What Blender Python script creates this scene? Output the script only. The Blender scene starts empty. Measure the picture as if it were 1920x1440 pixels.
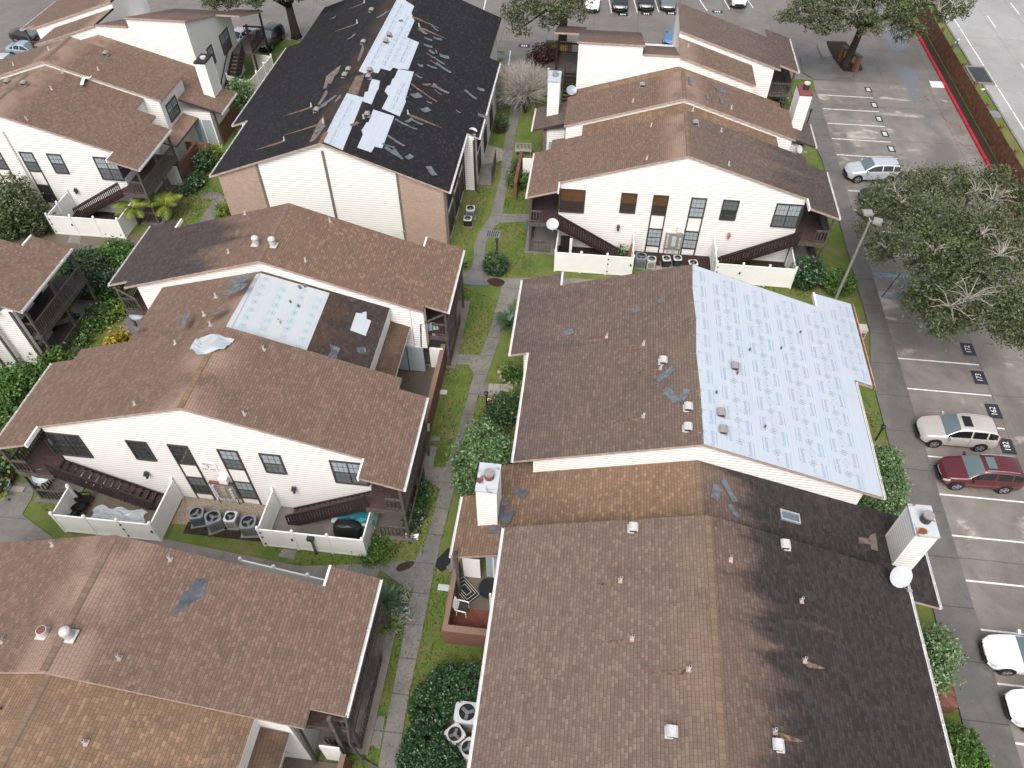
import bpy, math, random
import numpy as np
from mathutils import Vector, Matrix
R_ = math.radians
# ---------------------------------------------------------------- camera, world, sun, exposure
scene = bpy.context.scene
COL = scene.collection
CAM_H, CAM_F, CAM_P, CAM_YAW, CAM_ROLL = 37.0, 1403.51, 0.849975, 0.117744, -0.000557
cam = bpy.data.cameras.new('camera'); cam.sensor_width = 36.0; cam.lens = 36.0 * CAM_F / 1920.0
cam.clip_start = 0.5; cam.clip_end = 3000
camo = bpy.data.objects.new('camera', cam); COL.objects.link(camo)
camo.location = (0, 0, CAM_H)
camo.rotation_euler = (math.pi / 2 - CAM_P, 0, CAM_YAW)
scene.camera = camo
SUN_EL, SUN_AZ = R_(55), R_(186)
world = bpy.data.worlds.new('World'); scene.world = world; world.use_nodes = True
wn = world.node_tree; bg = wn.nodes['Background']
sky = wn.nodes.new('ShaderNodeTexSky'); sky.sky_type = 'NISHITA'; sky.sun_disc = False
sky.sun_elevation = SUN_EL; sky.sun_rotation = SUN_AZ
sky.air_density = 1.0; sky.dust_density = 6.0; sky.ozone_density = 1.0
hs = wn.nodes.new('ShaderNodeHueSaturation'); hs.inputs['Saturation'].default_value = 0.42
wn.links.new(sky.outputs[0], hs.inputs['Color']); wn.links.new(hs.outputs[0], bg.inputs['Color'])
bg.inputs['Strength'].default_value = 0.15
sl = bpy.data.lights.new('sun', 'SUN'); sl.energy = 1.0; sl.angle = R_(38); sl.color = (1.0, 0.965, 0.925)
slo = bpy.data.objects.new('sun', sl); COL.objects.link(slo)
slo.rotation_euler = (math.pi / 2 - SUN_EL, 0, math.pi - SUN_AZ)
slo.location = (0, 0, 80)
scene.view_settings.view_transform = 'Standard'; scene.view_settings.look = 'None'
scene.view_settings.gamma = 1.0; scene.view_settings.exposure = 0.66
# ---------------------------------------------------------------- measuring helpers (photo pixel -> real point)
_cp, _sp = math.cos(CAM_P), math.sin(CAM_P)
_rz = Matrix.Rotation(CAM_YAW, 3, 'Z')
_F, _D, _X = _rz @ Vector((0, _cp, -_sp)), _rz @ Vector((0, -_sp, -_cp)), _rz @ Vector((1, 0, 0))
def ray(u, v): return _X * ((u - 960) / CAM_F) + _D * ((v - 720) / CAM_F) + _F
def g(u, v, z=0.0):
    r = ray(u, v); t = (z - CAM_H) / r.z; return Vector((r.x * t, r.y * t, z))
def ony(u, v, Y):
    r = ray(u, v); return Vector((0, 0, CAM_H)) + r * (Y / r.y)
def onroof(u, v, xc, zr, s, sd):
    r = ray(u, v); t = (zr + s * sd * xc - CAM_H) / (r.z + s * sd * r.x); return Vector((0, 0, CAM_H)) + r * t
# ---------------------------------------------------------------- mesh builder
ORG = {}
def tag(o, label=None, cat=None, group=None, kind=None):
    if label: o['label'] = label
    if cat: o['category'] = cat
    if group: o['group'] = group
    if kind: o['kind'] = kind
    return o
def empty(name, loc=(0, 0, 0), label=None, cat=None, group=None, rz=0.0):
    o = bpy.data.objects.new(name, None); COL.objects.link(o); o.location = loc; o.rotation_euler = (0, 0, rz)
    o.empty_display_size = 0.3; ORG[o] = Vector(loc); return tag(o, label, cat, group)
class MB:
    def __init__(s): s.v, s.f, s.m, s.uv = [], [], [], []
    def poly(s, pts, mi=0, uv=None):
        i = len(s.v); s.v += [tuple(p) for p in pts]; s.f.append(tuple(range(i, i + len(pts)))); s.m.append(mi)
        s.uv.append(uv or [(0, 0)] * len(pts))
    def faces(s, vs, fs, mi=0):
        i = len(s.v); s.v += [tuple(p) for p in vs]
        for f in fs: s.f.append(tuple(i + k for k in f)); s.m.append(mi); s.uv.append([(0, 0)] * len(f))
    def box(s, x0, y0, z0, x1, y1, z1, mi=0):
        s.faces([(x0,y0,z0),(x1,y0,z0),(x1,y1,z0),(x0,y1,z0),(x0,y0,z1),(x1,y0,z1),(x1,y1,z1),(x0,y1,z1)],
                [(0,3,2,1),(4,5,6,7),(0,1,5,4),(1,2,6,5),(2,3,7,6),(3,0,4,7)], mi)
    def obox(s, c, sx, sy, sz, rz=0.0, mi=0, M=None):
        M = M or Matrix.Rotation(rz, 3, 'Z'); c = Vector(c)
        vs = [c + M @ Vector((a*sx/2, b*sy/2, d*sz/2)) for d in (-1, 1) for a, b in ((-1,-1),(1,-1),(1,1),(-1,1))]
        s.faces(vs, [(0,3,2,1),(4,5,6,7),(0,1,5,4),(1,2,6,5),(2,3,7,6),(3,0,4,7)], mi)
    def prism(s, pts, z0, z1, mi=0, mside=None):        # polygon in xy extruded in z (counter-clockwise)
        ms = mi if mside is None else mside; n = len(pts); i = len(s.v)
        s.v += [(p[0], p[1], z0) for p in pts] + [(p[0], p[1], z1) for p in pts]
        s.f.append(tuple(i + n + k for k in range(n))); s.m.append(mi); s.uv.append([(0, 0)] * n)
        for k in range(n):
            l = (k + 1) % n; s.f.append((i + k, i + l, i + n + l, i + n + k)); s.m.append(ms); s.uv.append([(0, 0)] * 4)
    def ygable(s, pts, y0, y1, mi=0):                    # polygon in xz extruded along y
        n = len(pts); i = len(s.v)
        s.v += [(p[0], y0, p[1]) for p in pts] + [(p[0], y1, p[1]) for p in pts]
        s.f.append(tuple(i + k for k in range(n))); s.f.append(tuple(i + n + k for k in reversed(range(n)))); s.m += [mi, mi]
        s.uv += [[(0, 0)] * n] * 2
        for k in range(n):
            l = (k + 1) % n; s.f.append((i + l, i + k, i + n + k, i + n + l)); s.m.append(mi); s.uv.append([(0, 0)] * 4)
    def bar(s, p, q, w, h=None, mi=0):                   # rectangular bar from p to q
        p, q = Vector(p), Vector(q); d = q - p; L = d.length
        if L < 1e-6: return
        z = d.normalized(); up = Vector((0, 0, 1)) if abs(z.z) < 0.95 else Vector((0, 1, 0))
        x = up.cross(z).normalized(); y = z.cross(x); M = Matrix((x, y, z)).transposed()
        s.obox((p + q) / 2, w, h or w, L, mi=mi, M=M)
    def tube(s, pts, rad, n=8, mi=0, cap=True):
        pts = [Vector(p) for p in pts]; k = len(pts)
        rad = [rad] * k if not hasattr(rad, '__len__') else rad
        i0 = len(s.v); prev = None
        for j, p in enumerate(pts):
            d = (pts[min(j + 1, k - 1)] - pts[max(j - 1, 0)]).normalized()
            a = prev if prev is not None else (Vector((1, 0, 0)) if abs(d.x) < 0.9 else Vector((0, 1, 0)))
            x = (a - d * a.dot(d)).normalized(); y = d.cross(x); prev = x
            s.v += [tuple(p + (x * math.cos(2*math.pi*t/n) + y * math.sin(2*math.pi*t/n)) * rad[j]) for t in range(n)]
        for j in range(k - 1):
            for t in range(n):
                u = (t + 1) % n
                s.f.append((i0+j*n+t, i0+j*n+u, i0+(j+1)*n+u, i0+(j+1)*n+t)); s.m.append(mi); s.uv.append([(0, 0)] * 4)
        if cap:
            s.f.append(tuple(i0 + t for t in reversed(range(n)))); s.f.append(tuple(i0 + (k-1)*n + t for t in range(n)))
            s.m += [mi, mi]; s.uv += [[(0, 0)] * n] * 2
    def cyl(s, c, r, h, n=16, mi=0, r2=None):
        c = Vector(c); s.tube([c, c + Vector((0, 0, h))], [r, r if r2 is None else r2], n, mi)
    def ball(s, c, r, n=8, mi=0, sz=1.0):
        c = Vector(c); rows = n // 2; i0 = len(s.v)
        for a in range(rows + 1):
            th = math.pi * a / rows
            s.v += [(c.x + r*math.sin(th)*math.cos(2*math.pi*b/n), c.y + r*math.sin(th)*math.sin(2*math.pi*b/n), c.z + r*sz*math.cos(th)) for b in range(n)]
        for a in range(rows):
            for b in range(n):
                d = (b + 1) % n
                s.f.append((i0+a*n+b, i0+(a+1)*n+b, i0+(a+1)*n+d, i0+a*n+d)); s.m.append(mi); s.uv.append([(0, 0)] * 4)
    def build(s, name, mats, parent=None, smooth=False):
        me = bpy.data.meshes.new(name); off = ORG.get(parent, Vector((0, 0, 0))) if parent else Vector((0, 0, 0))
        me.from_pydata([(a - off.x, b - off.y, c - off.z) for a, b, c in s.v], [], s.f)
        mats = mats if isinstance(mats, (list, tuple)) else [mats]
        for m in mats: me.materials.append(m)
        me.polygons.foreach_set('material_index', s.m)
        if any(any(q != (0, 0) for q in u) for u in s.uv):
            l = me.uv_layers.new(name='UVMap'); l.data.foreach_set('uv', [c for u in s.uv for q in u for c in q])
        if smooth: me.polygons.foreach_set('use_smooth', [True] * len(me.polygons))
        me.update()
        o = bpy.data.objects.new(name, me); COL.objects.link(o)
        if parent: o.parent = parent; ORG[o] = off
        return o
def rebase(o, loc):                                      # put a lone mesh's origin at its base
    loc = Vector(loc); o.data.transform(Matrix.Translation(-loc)); o.location = loc; return o
def copy_tree(o, parent=None):
    c = o.copy(); COL.objects.link(c)
    if parent: c.parent = parent
    for ch in [k for k in o.children]: copy_tree(ch, c)
    return c
def text_faces(txt, size):
    cu = bpy.data.curves.new('letters', 'FONT'); cu.body = txt; cu.size = size; cu.align_x = 'CENTER'; cu.align_y = 'CENTER'
    cu.resolution_u = 2
    ob = bpy.data.objects.new('letters', cu); COL.objects.link(ob)
    dg = bpy.context.evaluated_depsgraph_get(); me = bpy.data.meshes.new_from_object(ob.evaluated_get(dg))
    vs = [(v.co.x, v.co.y) for v in me.vertices]; fs = [tuple(p.vertices) for p in me.polygons]
    bpy.data.objects.remove(ob); bpy.data.curves.remove(cu); bpy.data.meshes.remove(me)
    return vs, fs
# ---------------------------------------------------------------- materials
class NT:
    def __init__(s, name, rough=0.6, spec=0.4, metal=0.0):
        s.mat = bpy.data.materials.new(name); s.mat.use_nodes = True; s.t = s.mat.node_tree
        s.b = s.t.nodes['Principled BSDF']; s.set('Roughness', rough); s.set('Specular IOR Level', spec); s.set('Metallic', metal)
    def set(s, k, v):
        if isinstance(v, bpy.types.NodeSocket): s.t.links.new(v, s.b.inputs[k])
        else: s.b.inputs[k].default_value = (*v, 1) if (isinstance(v, tuple) and len(v) == 3 and 'Color' in k) else v
        return s
    def n(s, typ, ins={}, out=0, **props):
        nd = s.t.nodes.new(typ)
        for k, v in props.items(): setattr(nd, k, v)
        for k, v in ins.items():
            if isinstance(v, bpy.types.NodeSocket): s.t.links.new(v, nd.inputs[k])
            else:
                if isinstance(v, tuple) and len(v) == 3 and nd.inputs[k].type == 'RGBA': v = (*v, 1)
                nd.inputs[k].default_value = v
        return nd.outputs[out]
    def m(s, op, a, b=0.0, c=None, clamp=False):
        ins = {0: a, 1: b}
        if c is not None: ins[2] = c
        return s.n('ShaderNodeMath', ins, operation=op, use_clamp=clamp)
    def mix(s, f, a, b, mode='MIX'):
        return s.n('ShaderNodeMix', {0: f, 6: a, 7: b}, 2, data_type='RGBA', blend_type=mode)
    def noise(s, vec, scale, detail=3.0, rough=0.55, dist=0.0, out=0):
        return s.n('ShaderNodeTexNoise', {'Vector': vec, 'Scale': scale, 'Detail': detail, 'Roughness': rough, 'Distortion': dist}, out)
    def ramp(s, fac, stops):
        nd = s.t.nodes.new('ShaderNodeValToRGB'); s.t.links.new(fac, nd.inputs[0]); e = nd.color_ramp.elements
        while len(e) < len(stops): e.new(0.5)
        for el, (p, c) in zip(e, stops):
            el.position = p; el.color = (*c, 1) if isinstance(c, tuple) else (c, c, c, 1)
        return nd.outputs[0]
    def step(s, x, a, b):                                # 0 below a, 1 above b, smooth
        return s.n('ShaderNodeMapRange', {0: x, 1: a, 2: b, 3: 0.0, 4: 1.0}, interpolation_type='SMOOTHSTEP')
    def vec(s, x, y, z=0.0): return s.n('ShaderNodeCombineXYZ', {0: x, 1: y, 2: z})
    def sep(s, v):
        nd = s.t.nodes.new('ShaderNodeSeparateXYZ'); s.t.links.new(v, nd.inputs[0]); return nd.outputs
    def pos(s): return s.n('ShaderNodeNewGeometry', out=0)
    def obj(s): return s.n('ShaderNodeTexCoord', out=3)
    def uv(s): return s.n('ShaderNodeTexCoord', out=2)
    def bump(s, h, strength=0.4, dist=0.02):
        s.set('Normal', s.n('ShaderNodeBump', {'Height': h, 'Strength': strength, 'Distance': dist})); return s
def plain(name, col, rough=0.6, spec=0.4, metal=0.0, var=0.12, scale=3.0):
    q = NT(name, rough, spec, metal); p = q.obj(); f = q.noise(p, scale, 4.0)
    d = tuple(c * (1 - var * 1.6) for c in col); l = tuple(min(1, c * (1 + var)) for c in col)
    q.set('Base Color', q.ramp(f, [(0.25, d), (0.75, l)])); return q.mat
def shingle(name, tones, stain=(0.0, 0.0, 0.0), stain_col=(0.022, 0.020, 0.022), ridge_tan=0.35, tan=(0.19, 0.12, 0.08), patchy=0.35, gap=0.80, seed=0.0, spec=0.22):
    q = NT(name, 0.72, spec); uv = q.uv(); u, v, _ = q.sep(uv)
    row = q.m('FLOOR', q.m('DIVIDE', v, 0.145)); fv = q.m('FRACT', q.m('DIVIDE', v, 0.145))
    jit = q.n('ShaderNodeTexWhiteNoise', {'W': q.m('ADD', row, seed)}, noise_dimensions='1D')
    fu_ = q.m('ADD', q.m('DIVIDE', u, 0.225), q.m('MULTIPLY', jit, 3.7)); colu = q.m('FLOOR', fu_); fu = q.m('FRACT', fu_)
    w = q.n('ShaderNodeTexWhiteNoise', {'Vector': q.vec(colu, row, seed)}, noise_dimensions='2D')
    big = q.noise(q.vec(q.m('MULTIPLY', u, 0.55), q.m('MULTIPLY', v, 0.45), seed), 1.0, 4.0, 0.6)
    gran = q.noise(uv, 38.0, 2.0, 0.7)
    f = q.m('ADD', q.m('ADD', q.m('MULTIPLY', q.m('POWER', w, 1.35), 0.66), q.m('MULTIPLY', q.m('SUBTRACT', big, 0.5), patchy)), q.m('ADD', q.m('MULTIPLY', gran, 0.30), 0.04), clamp=True)
    c = q.ramp(f, tones)
    # bleached granules along the ridge
    rt = q.m('MULTIPLY', q.m('SUBTRACT', 1.0, q.step(v, 0.5, 2.3)), q.m('MULTIPLY', q.step(q.noise(q.vec(q.m('MULTIPLY', u, 0.6), q.m('MULTIPLY', v, 0.6), seed), 0.9, 4.0), 0.28, 0.60), ridge_tan))
    c = q.mix(rt, c, tan)
    if stain[2] > 0:                                     # dark algae running down the slope
        st = q.noise(q.vec(q.m('MULTIPLY', u, 0.75), q.m('MULTIPLY', v, 0.13), seed + 3), 1.0, 5.0, 0.62)
        gate = q.step(v, stain[0], stain[1])
        k = q.m('MULTIPLY', q.step(q.m('ADD', st, q.m('MULTIPLY', gate, 0.42)), 0.52, 0.82), stain[2])
        c = q.mix(k, c, q.mix(q.m('MULTIPLY', w, 0.8), stain_col, tuple(x * 2.1 for x in stain_col)))
    edge = q.m('MULTIPLY', q.m('MAXIMUM', q.m('GREATER_THAN', fv, 0.80), q.m('LESS_THAN', fu, 0.09)), gap)  # dark tab joints, plus a painted shadow line along each course's lower edge
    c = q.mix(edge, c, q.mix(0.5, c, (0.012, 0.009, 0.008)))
    q.set('Base Color', c)
    q.set('Roughness', q.ramp(big, [(0.3, 0.55), (0.7, 0.82)]))
    q.bump(q.m('ADD', q.m('SUBTRACT', 1.0, fv), q.m('MULTIPLY', q.m('SUBTRACT', w, 0.5), 0.8)), 0.55, 0.012)
    return q.mat
def tones(c, hi=1.42, lo=0.62): return [(0.04, tuple(x*lo for x in c)), (0.24, tuple(x*0.88 for x in c)), (0.55, c), (0.70, tuple(x*1.10 for x in c)), (0.80, tuple(x*hi*0.92 for x in c)), (1.0, tuple(x*hi*1.08 for x in c))]
BR = tones((0.152, 0.101, 0.077), 1.3); TAN = tones((0.185, 0.120, 0.077)); DK = tones((0.124, 0.091, 0.076), 1.32); DKW = tones((0.148, 0.107, 0.086), 1.32); BK = tones((0.0165, 0.0157, 0.0180), 1.8)
M = {}
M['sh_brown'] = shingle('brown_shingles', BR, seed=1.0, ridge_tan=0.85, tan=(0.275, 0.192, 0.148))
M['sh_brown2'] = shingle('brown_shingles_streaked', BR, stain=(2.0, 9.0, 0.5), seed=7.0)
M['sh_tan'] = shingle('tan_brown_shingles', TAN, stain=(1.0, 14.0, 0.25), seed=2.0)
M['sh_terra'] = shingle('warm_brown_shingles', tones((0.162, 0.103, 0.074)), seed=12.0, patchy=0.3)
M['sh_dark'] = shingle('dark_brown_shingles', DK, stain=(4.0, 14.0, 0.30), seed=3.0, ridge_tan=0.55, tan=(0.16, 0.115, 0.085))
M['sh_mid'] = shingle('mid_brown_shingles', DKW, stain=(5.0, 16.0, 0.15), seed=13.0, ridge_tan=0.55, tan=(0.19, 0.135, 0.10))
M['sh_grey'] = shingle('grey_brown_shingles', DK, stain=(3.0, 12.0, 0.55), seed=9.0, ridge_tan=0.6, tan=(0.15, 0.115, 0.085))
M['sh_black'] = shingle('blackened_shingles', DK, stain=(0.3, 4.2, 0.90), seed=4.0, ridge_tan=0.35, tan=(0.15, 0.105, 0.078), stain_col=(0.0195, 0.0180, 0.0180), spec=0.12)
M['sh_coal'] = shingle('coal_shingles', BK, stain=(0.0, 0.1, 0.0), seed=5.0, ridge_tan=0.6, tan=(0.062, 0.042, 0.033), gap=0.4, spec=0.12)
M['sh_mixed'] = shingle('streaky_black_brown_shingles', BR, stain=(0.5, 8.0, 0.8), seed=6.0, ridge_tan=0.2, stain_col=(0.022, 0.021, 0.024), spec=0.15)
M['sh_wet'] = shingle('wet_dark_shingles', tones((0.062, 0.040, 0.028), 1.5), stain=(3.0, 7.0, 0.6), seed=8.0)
def siding(name, col, pitch=0.2, ax=2):
    q = NT(name, 0.42, 0.35); p = q.obj(); z = q.sep(p)[2]; fz = q.m('FRACT', q.m('DIVIDE', z, pitch))
    d = q.noise(p, 0.7, 4.0); st = q.noise(q.n('ShaderNodeVectorMath', {0: p, 1: (3.0, 3.0, 0.35)}, operation='MULTIPLY'), 1.0, 4.0)
    c = q.mix(q.m('MULTIPLY', q.step(d, 0.45, 0.75), 0.5), col, tuple(x * f for x, f in zip(col, (0.93, 0.925, 0.90))))
    c = q.mix(q.m('MULTIPLY', q.step(st, 0.55, 0.8), 0.25), c, tuple(x * 0.8 for x in col))
    g_ = q.m('MULTIPLY', q.m('SUBTRACT', 1.0, q.step(z, 0.1, 1.6)), q.step(d, 0.42, 0.7)); c = q.mix(q.m('MULTIPLY', g_, 0.35), c, (0.34, 0.33, 0.28))
    c = q.mix(q.m('MULTIPLY', q.m('LESS_THAN', fz, 0.20), 0.85), c, tuple(x * 0.56 for x in col))  # dark joint line, with the shade under each lap painted in
    q.set('Base Color', c); q.bump(fz, 0.5, 0.018); return q.mat
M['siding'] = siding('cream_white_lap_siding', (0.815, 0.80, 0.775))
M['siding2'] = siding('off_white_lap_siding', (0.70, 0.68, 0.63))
M['white'] = plain('white_vinyl', (0.76, 0.75, 0.725), 0.35, var=0.04, scale=1.2)
M['trim_white'] = plain('white_trim_paint', (0.76, 0.74, 0.71), 0.45, var=0.06)
M['fascia'] = plain('weathered_fascia', (0.36, 0.27, 0.235), 0.6, var=0.2)
M['trim_brown'] = plain('dark_brown_trim', (0.050, 0.042, 0.038), 0.55, var=0.15)
M['wood_dark'] = plain('dark_red_brown_wood', (0.030, 0.0165, 0.0165), 0.6, var=0.35, scale=6)
M['wood_tread'] = plain('worn_brown_treads', (0.055, 0.034, 0.032), 0.6, var=0.35, scale=6)
M['wood_grey'] = plain('weathered_grey_brown_wood', (0.088, 0.075, 0.067), 0.7, var=0.35, scale=5)
M['gutter'] = plain('white_gutter_metal', (0.66, 0.655, 0.65), 0.4, 0.5, var=0.1)
M['metal'] = plain('galvanised_metal', (0.46, 0.47, 0.48), 0.35, 0.5, 0.5, var=0.15, scale=6)
M['metal_dark'] = plain('dark_metal', (0.03, 0.03, 0.032), 0.5, 0.5, var=0.3)
M['black'] = plain('black_plastic', (0.012, 0.012, 0.013), 0.45, var=0.2)
M['pipe'] = plain('white_pipe', (0.50, 0.47, 0.45), 0.4, var=0.1)
M['vent'] = plain('grey_white_vent_metal', (0.25, 0.235, 0.225), 0.45, 0.5, var=0.2, scale=8)
M['vent_white'] = plain('white_vent_metal', (0.46, 0.45, 0.445), 0.4, 0.5, var=0.1, scale=8)
M['ac_grey'] = plain('grey_unit_casing', (0.16, 0.17, 0.19), 0.45, 0.5, var=0.1)
M['ac_light'] = plain('pale_grey_unit_casing', (0.42, 0.45, 0.46), 0.45, 0.5, var=0.08)
M['ac_beige'] = plain('beige_unit_casing', (0.42, 0.41, 0.36), 0.5, 0.4, var=0.1)
M['ac_blue'] = plain('blue_grey_unit_casing', (0.085, 0.105, 0.135), 0.45, 0.5, var=0.1)
M['dish'] = plain('pale_blue_dish', (0.27, 0.31, 0.35), 0.35, 0.5, var=0.05)
M['dish_white'] = plain('white_dish', (0.42, 0.44, 0.45), 0.35, 0.5, var=0.06)
M['rust'] = plain('rusty_red_metal', (0.17, 0.055, 0.045), 0.7, var=0.4, scale=5)
def streaked(name, base, rust, rough=0.4, thr=0.5):
    q = NT(name, rough, 0.5); p = q.obj(); f = q.noise(p, 1.35, 4.0, 0.55, 0.6)
    q.set('Base Color', q.mix(q.step(f, thr, thr + 0.1), base, q.mix(q.noise(p, 6.0), rust, tuple(x * 1.8 for x in rust)))); return q.mat
M['cap_rusty'] = streaked('white_chimney_cap_with_rust', (0.42, 0.44, 0.455), (0.11, 0.038, 0.014), thr=0.565)
M['cap_half'] = streaked('chimney_cap_flaking_red', (0.40, 0.44, 0.47), (0.095, 0.034, 0.030), thr=0.52)
M['cap_white'] = plain('pale_metal_chimney_cap', (0.36, 0.42, 0.48), 0.35, 0.5, var=0.08)
def brick(name, c1, c2, mortar, bw=0.21, bh=0.075):
    q = NT(name, 0.8, 0.2); p = q.obj(); x, y, z = q.sep(p); u = q.m('ADD', x, y)
    nd = q.t.nodes.new('ShaderNodeTexBrick'); q.t.links.new(q.vec(u, z), nd.inputs['Vector'])
    for k, v in {'Color1': (*c1, 1), 'Color2': (*c2, 1), 'Mortar': (*mortar, 1), 'Scale': 1.0, 'Mortar Size': 0.011, 'Brick Width': bw, 'Row Height': bh, 'Bias': 0.1}.items(): nd.inputs[k].default_value = v
    f = q.noise(p, 1.3, 4.0); c = q.mix(q.m('MULTIPLY', f, 0.5), nd.outputs[0], tuple(a * 0.6 for a in c1))
    q.set('Base Color', c); q.bump(nd.outputs[1], -0.3, 0.01); return q.mat
M['brick_pink'] = brick('pinkish_brick', (0.40, 0.265, 0.20), (0.27, 0.16, 0.12), (0.50, 0.44, 0.38))
M['brick_red'] = brick('dark_red_brick', (0.19, 0.080, 0.055), (0.115, 0.047, 0.034), (0.20, 0.14, 0.11))
M['brick_pave'] = brick('red_brick_paving', (0.20, 0.062, 0.045), (0.14, 0.045, 0.035), (0.16, 0.09, 0.07), 0.2, 0.1)
def concrete(name, dark, light, stain, wet=0.5, scale=1.0, joint=None, green=0.0, puddle=0.0, patch=0.0):
    q = NT(name, 0.6, 0.4); p = q.pos(); x, y, z = q.sep(p)
    a = q.noise(p, 0.16 * scale, 5.0, 0.6, 0.6); b = q.noise(p, 0.9 * scale, 6.0, 0.65); s3 = q.noise(p, 14.0, 3.0, 0.7)
    f = q.m('ADD', q.m('MULTIPLY', a, 0.55), q.m('ADD', q.m('MULTIPLY', b, 0.40), q.m('MULTIPLY', q.m('SUBTRACT', s3, 0.5), 0.32)))
    c = q.ramp(f, [(0.30, dark), (0.66, light)])
    big = q.noise(q.vec(q.m('MULTIPLY', x, 0.8), q.m('MULTIPLY', y, 0.35), 5.0), 0.32 * scale, 5.0, 0.6, 0.8)
    c = q.mix(q.m('MULTIPLY', q.step(big, 0.50, 0.68), 0.75), c, stain)
    if patch:
        pw = q.noise(q.vec(x, q.m('MULTIPLY', y, 2.2), 11.0), 0.30, 6.0, 0.62, 0.5)
        c = q.mix(q.m('MULTIPLY', q.step(pw, 0.57, 0.70), patch), c, tuple(k * 1.75 for k in light))
    if green: c = q.mix(q.m('MULTIPLY', q.step(q.noise(p, 0.5, 5.0, 0.6), 0.5, 0.7), green), c, (0.045, 0.05, 0.028))
    sp = q.n('ShaderNodeTexVoronoi', {'Vector': p, 'Scale': 2.6, 'Randomness': 1.0}, 0)
    c = q.mix(q.m('MULTIPLY', q.m('LESS_THAN', sp, 0.045), 0.55), c, (0.40, 0.38, 0.34))
    if joint:
        jx, jy, ox, oy = joint
        wob = q.m('MULTIPLY', q.m('SUBTRACT', q.noise(p, 0.35), 0.5), 0.18)
        ex = q.m('ABSOLUTE', q.m('SUBTRACT', q.m('FRACT', q.m('DIVIDE', q.m('ADD', q.m('ADD', x, wob), ox + 1000 * jx), jx)), 0.5))
        ey = q.m('ABSOLUTE', q.m('SUBTRACT', q.m('FRACT', q.m('DIVIDE', q.m('ADD', q.m('ADD', y, wob), oy + 1000 * jy), jy)), 0.5))
        ln = q.m('MAXIMUM', q.m('GREATER_THAN', ex, 0.5 - 0.020 / jx), q.m('GREATER_THAN', ey, 0.5 - 0.022 / jy))
        c = q.mix(q.m('MULTIPLY', ln, 0.75), c, tuple(k * 0.42 for k in dark))
    q.set('Base Color', c)
    wetn = q.noise(p, 0.22, 4.0, 0.55, 0.5)
    q.set('Roughness', q.ramp(wetn, [(0.40, 0.62), (0.62, max(0.12, 0.62 - wet))])); q.bump(s3, 0.12, 0.01); return q.mat
M['lot'] = concrete('stained_concrete_lot', (0.1007, 0.0903, 0.0815), (0.2344, 0.2118, 0.1875), (0.1076, 0.0955, 0.0851), 0.34, 1.0, (6.0, 6.2, 2.75, 2.2), patch=0.85)
M['drive'] = concrete('damp_concrete_drive', (0.1013, 0.0918, 0.0824), (0.1823, 0.1647, 0.1485), (0.1188, 0.1067, 0.0972), 0.40, 0.8, (5.0, 5.5, 1.0, 0.6))
M['walk'] = concrete('damp_sidewalk', (0.0926, 0.0865, 0.0805), (0.2173, 0.2012, 0.1811), (0.1127, 0.1087, 0.1127), 0.45, 1.5, (40.0, 1.75, 11.0, 0.4))
M['walk_side'] = concrete('dark_damp_sidewalk', (0.0761, 0.0706, 0.067), (0.1595, 0.1467, 0.1341), (0.0834, 0.0816, 0.0852), 0.40, 1.2, (60.0, 2.9, 9.0, 0.7))
M['slab'] = concrete('patio_concrete', (0.10, 0.092, 0.08), (0.23, 0.215, 0.19), (0.12, 0.105, 0.085), 0.35, 1.6)
M['slab_brown'] = concrete('brown_patio_concrete', (0.075, 0.062, 0.046), (0.14, 0.118, 0.088), (0.08, 0.066, 0.05), 0.35, 1.6)
M['slab_light'] = concrete('pale_walkway_concrete', (0.20, 0.182, 0.150), (0.31, 0.285, 0.24), (0.20, 0.18, 0.15), 0.1, 1.6, (1.6, 30.0, 0.2, 1.0))
M['road'] = concrete('wet_concrete_road', (0.2025, 0.1998, 0.1971), (0.3375, 0.3321, 0.324), (0.2025, 0.2025, 0.2052), 0.42, 0.5, (3.7, 12.0, 0.6, 7.0))
M['curb'] = concrete('concrete_curb', (0.13, 0.1196, 0.1066), (0.221, 0.2015, 0.182), (0.117, 0.104, 0.0936), 0.2, 2.0)
def grass(name, pal):
    q = NT(name, 0.85, 0.15); p = q.pos(); a = q.noise(p, 0.32, 5.0, 0.6, 0.5); b = q.noise(p, 1.6, 6.0, 0.7); c = q.noise(p, 11.0, 5.0, 0.75)
    f = q.m('ADD', q.m('MULTIPLY', a, 0.42), q.m('ADD', q.m('MULTIPLY', b, 0.36), q.m('MULTIPLY', c, 0.30)))
    col = q.ramp(f, pal); d = q.noise(p, 30.0, 3.0, 0.75)
    col = q.mix(q.m('MULTIPLY', q.step(d, 0.50, 0.72), 0.45), col, (0.016, 0.024, 0.007))
    s = q.noise(p, 0.55, 3.0); col = q.mix(q.m('MULTIPLY', q.step(s, 0.63, 0.74), 0.5), col, (0.062, 0.046, 0.028))
    q.set('Base Color', col); q.bump(q.m('ADD', c, d), 0.9, 0.05); return q.mat
M['grass'] = grass('patchy_lawn', [(0.36, (0.050, 0.105, 0.018)), (0.49, (0.092, 0.145, 0.029)), (0.58, (0.145, 0.155, 0.052)), (0.70, (0.215, 0.182, 0.090))])
M['soil'] = plain('dark_mulch', (0.035, 0.025, 0.018), 0.9, 0.2, var=0.5, scale=9)
M['gravel'] = plain('gravel', (0.26, 0.215, 0.165), 0.85, 0.2, var=0.5, scale=22)
M['paint_white'] = plain('white_road_paint', (0.66, 0.66, 0.64), 0.55, var=0.16, scale=5)
M['paint_blue'] = plain('blue_road_paint', (0.13, 0.29, 0.50), 0.6, var=0.25, scale=5)
M['paint_red'] = plain('red_curb_paint', (0.36, 0.018, 0.035), 0.5, var=0.25, scale=2)
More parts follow.
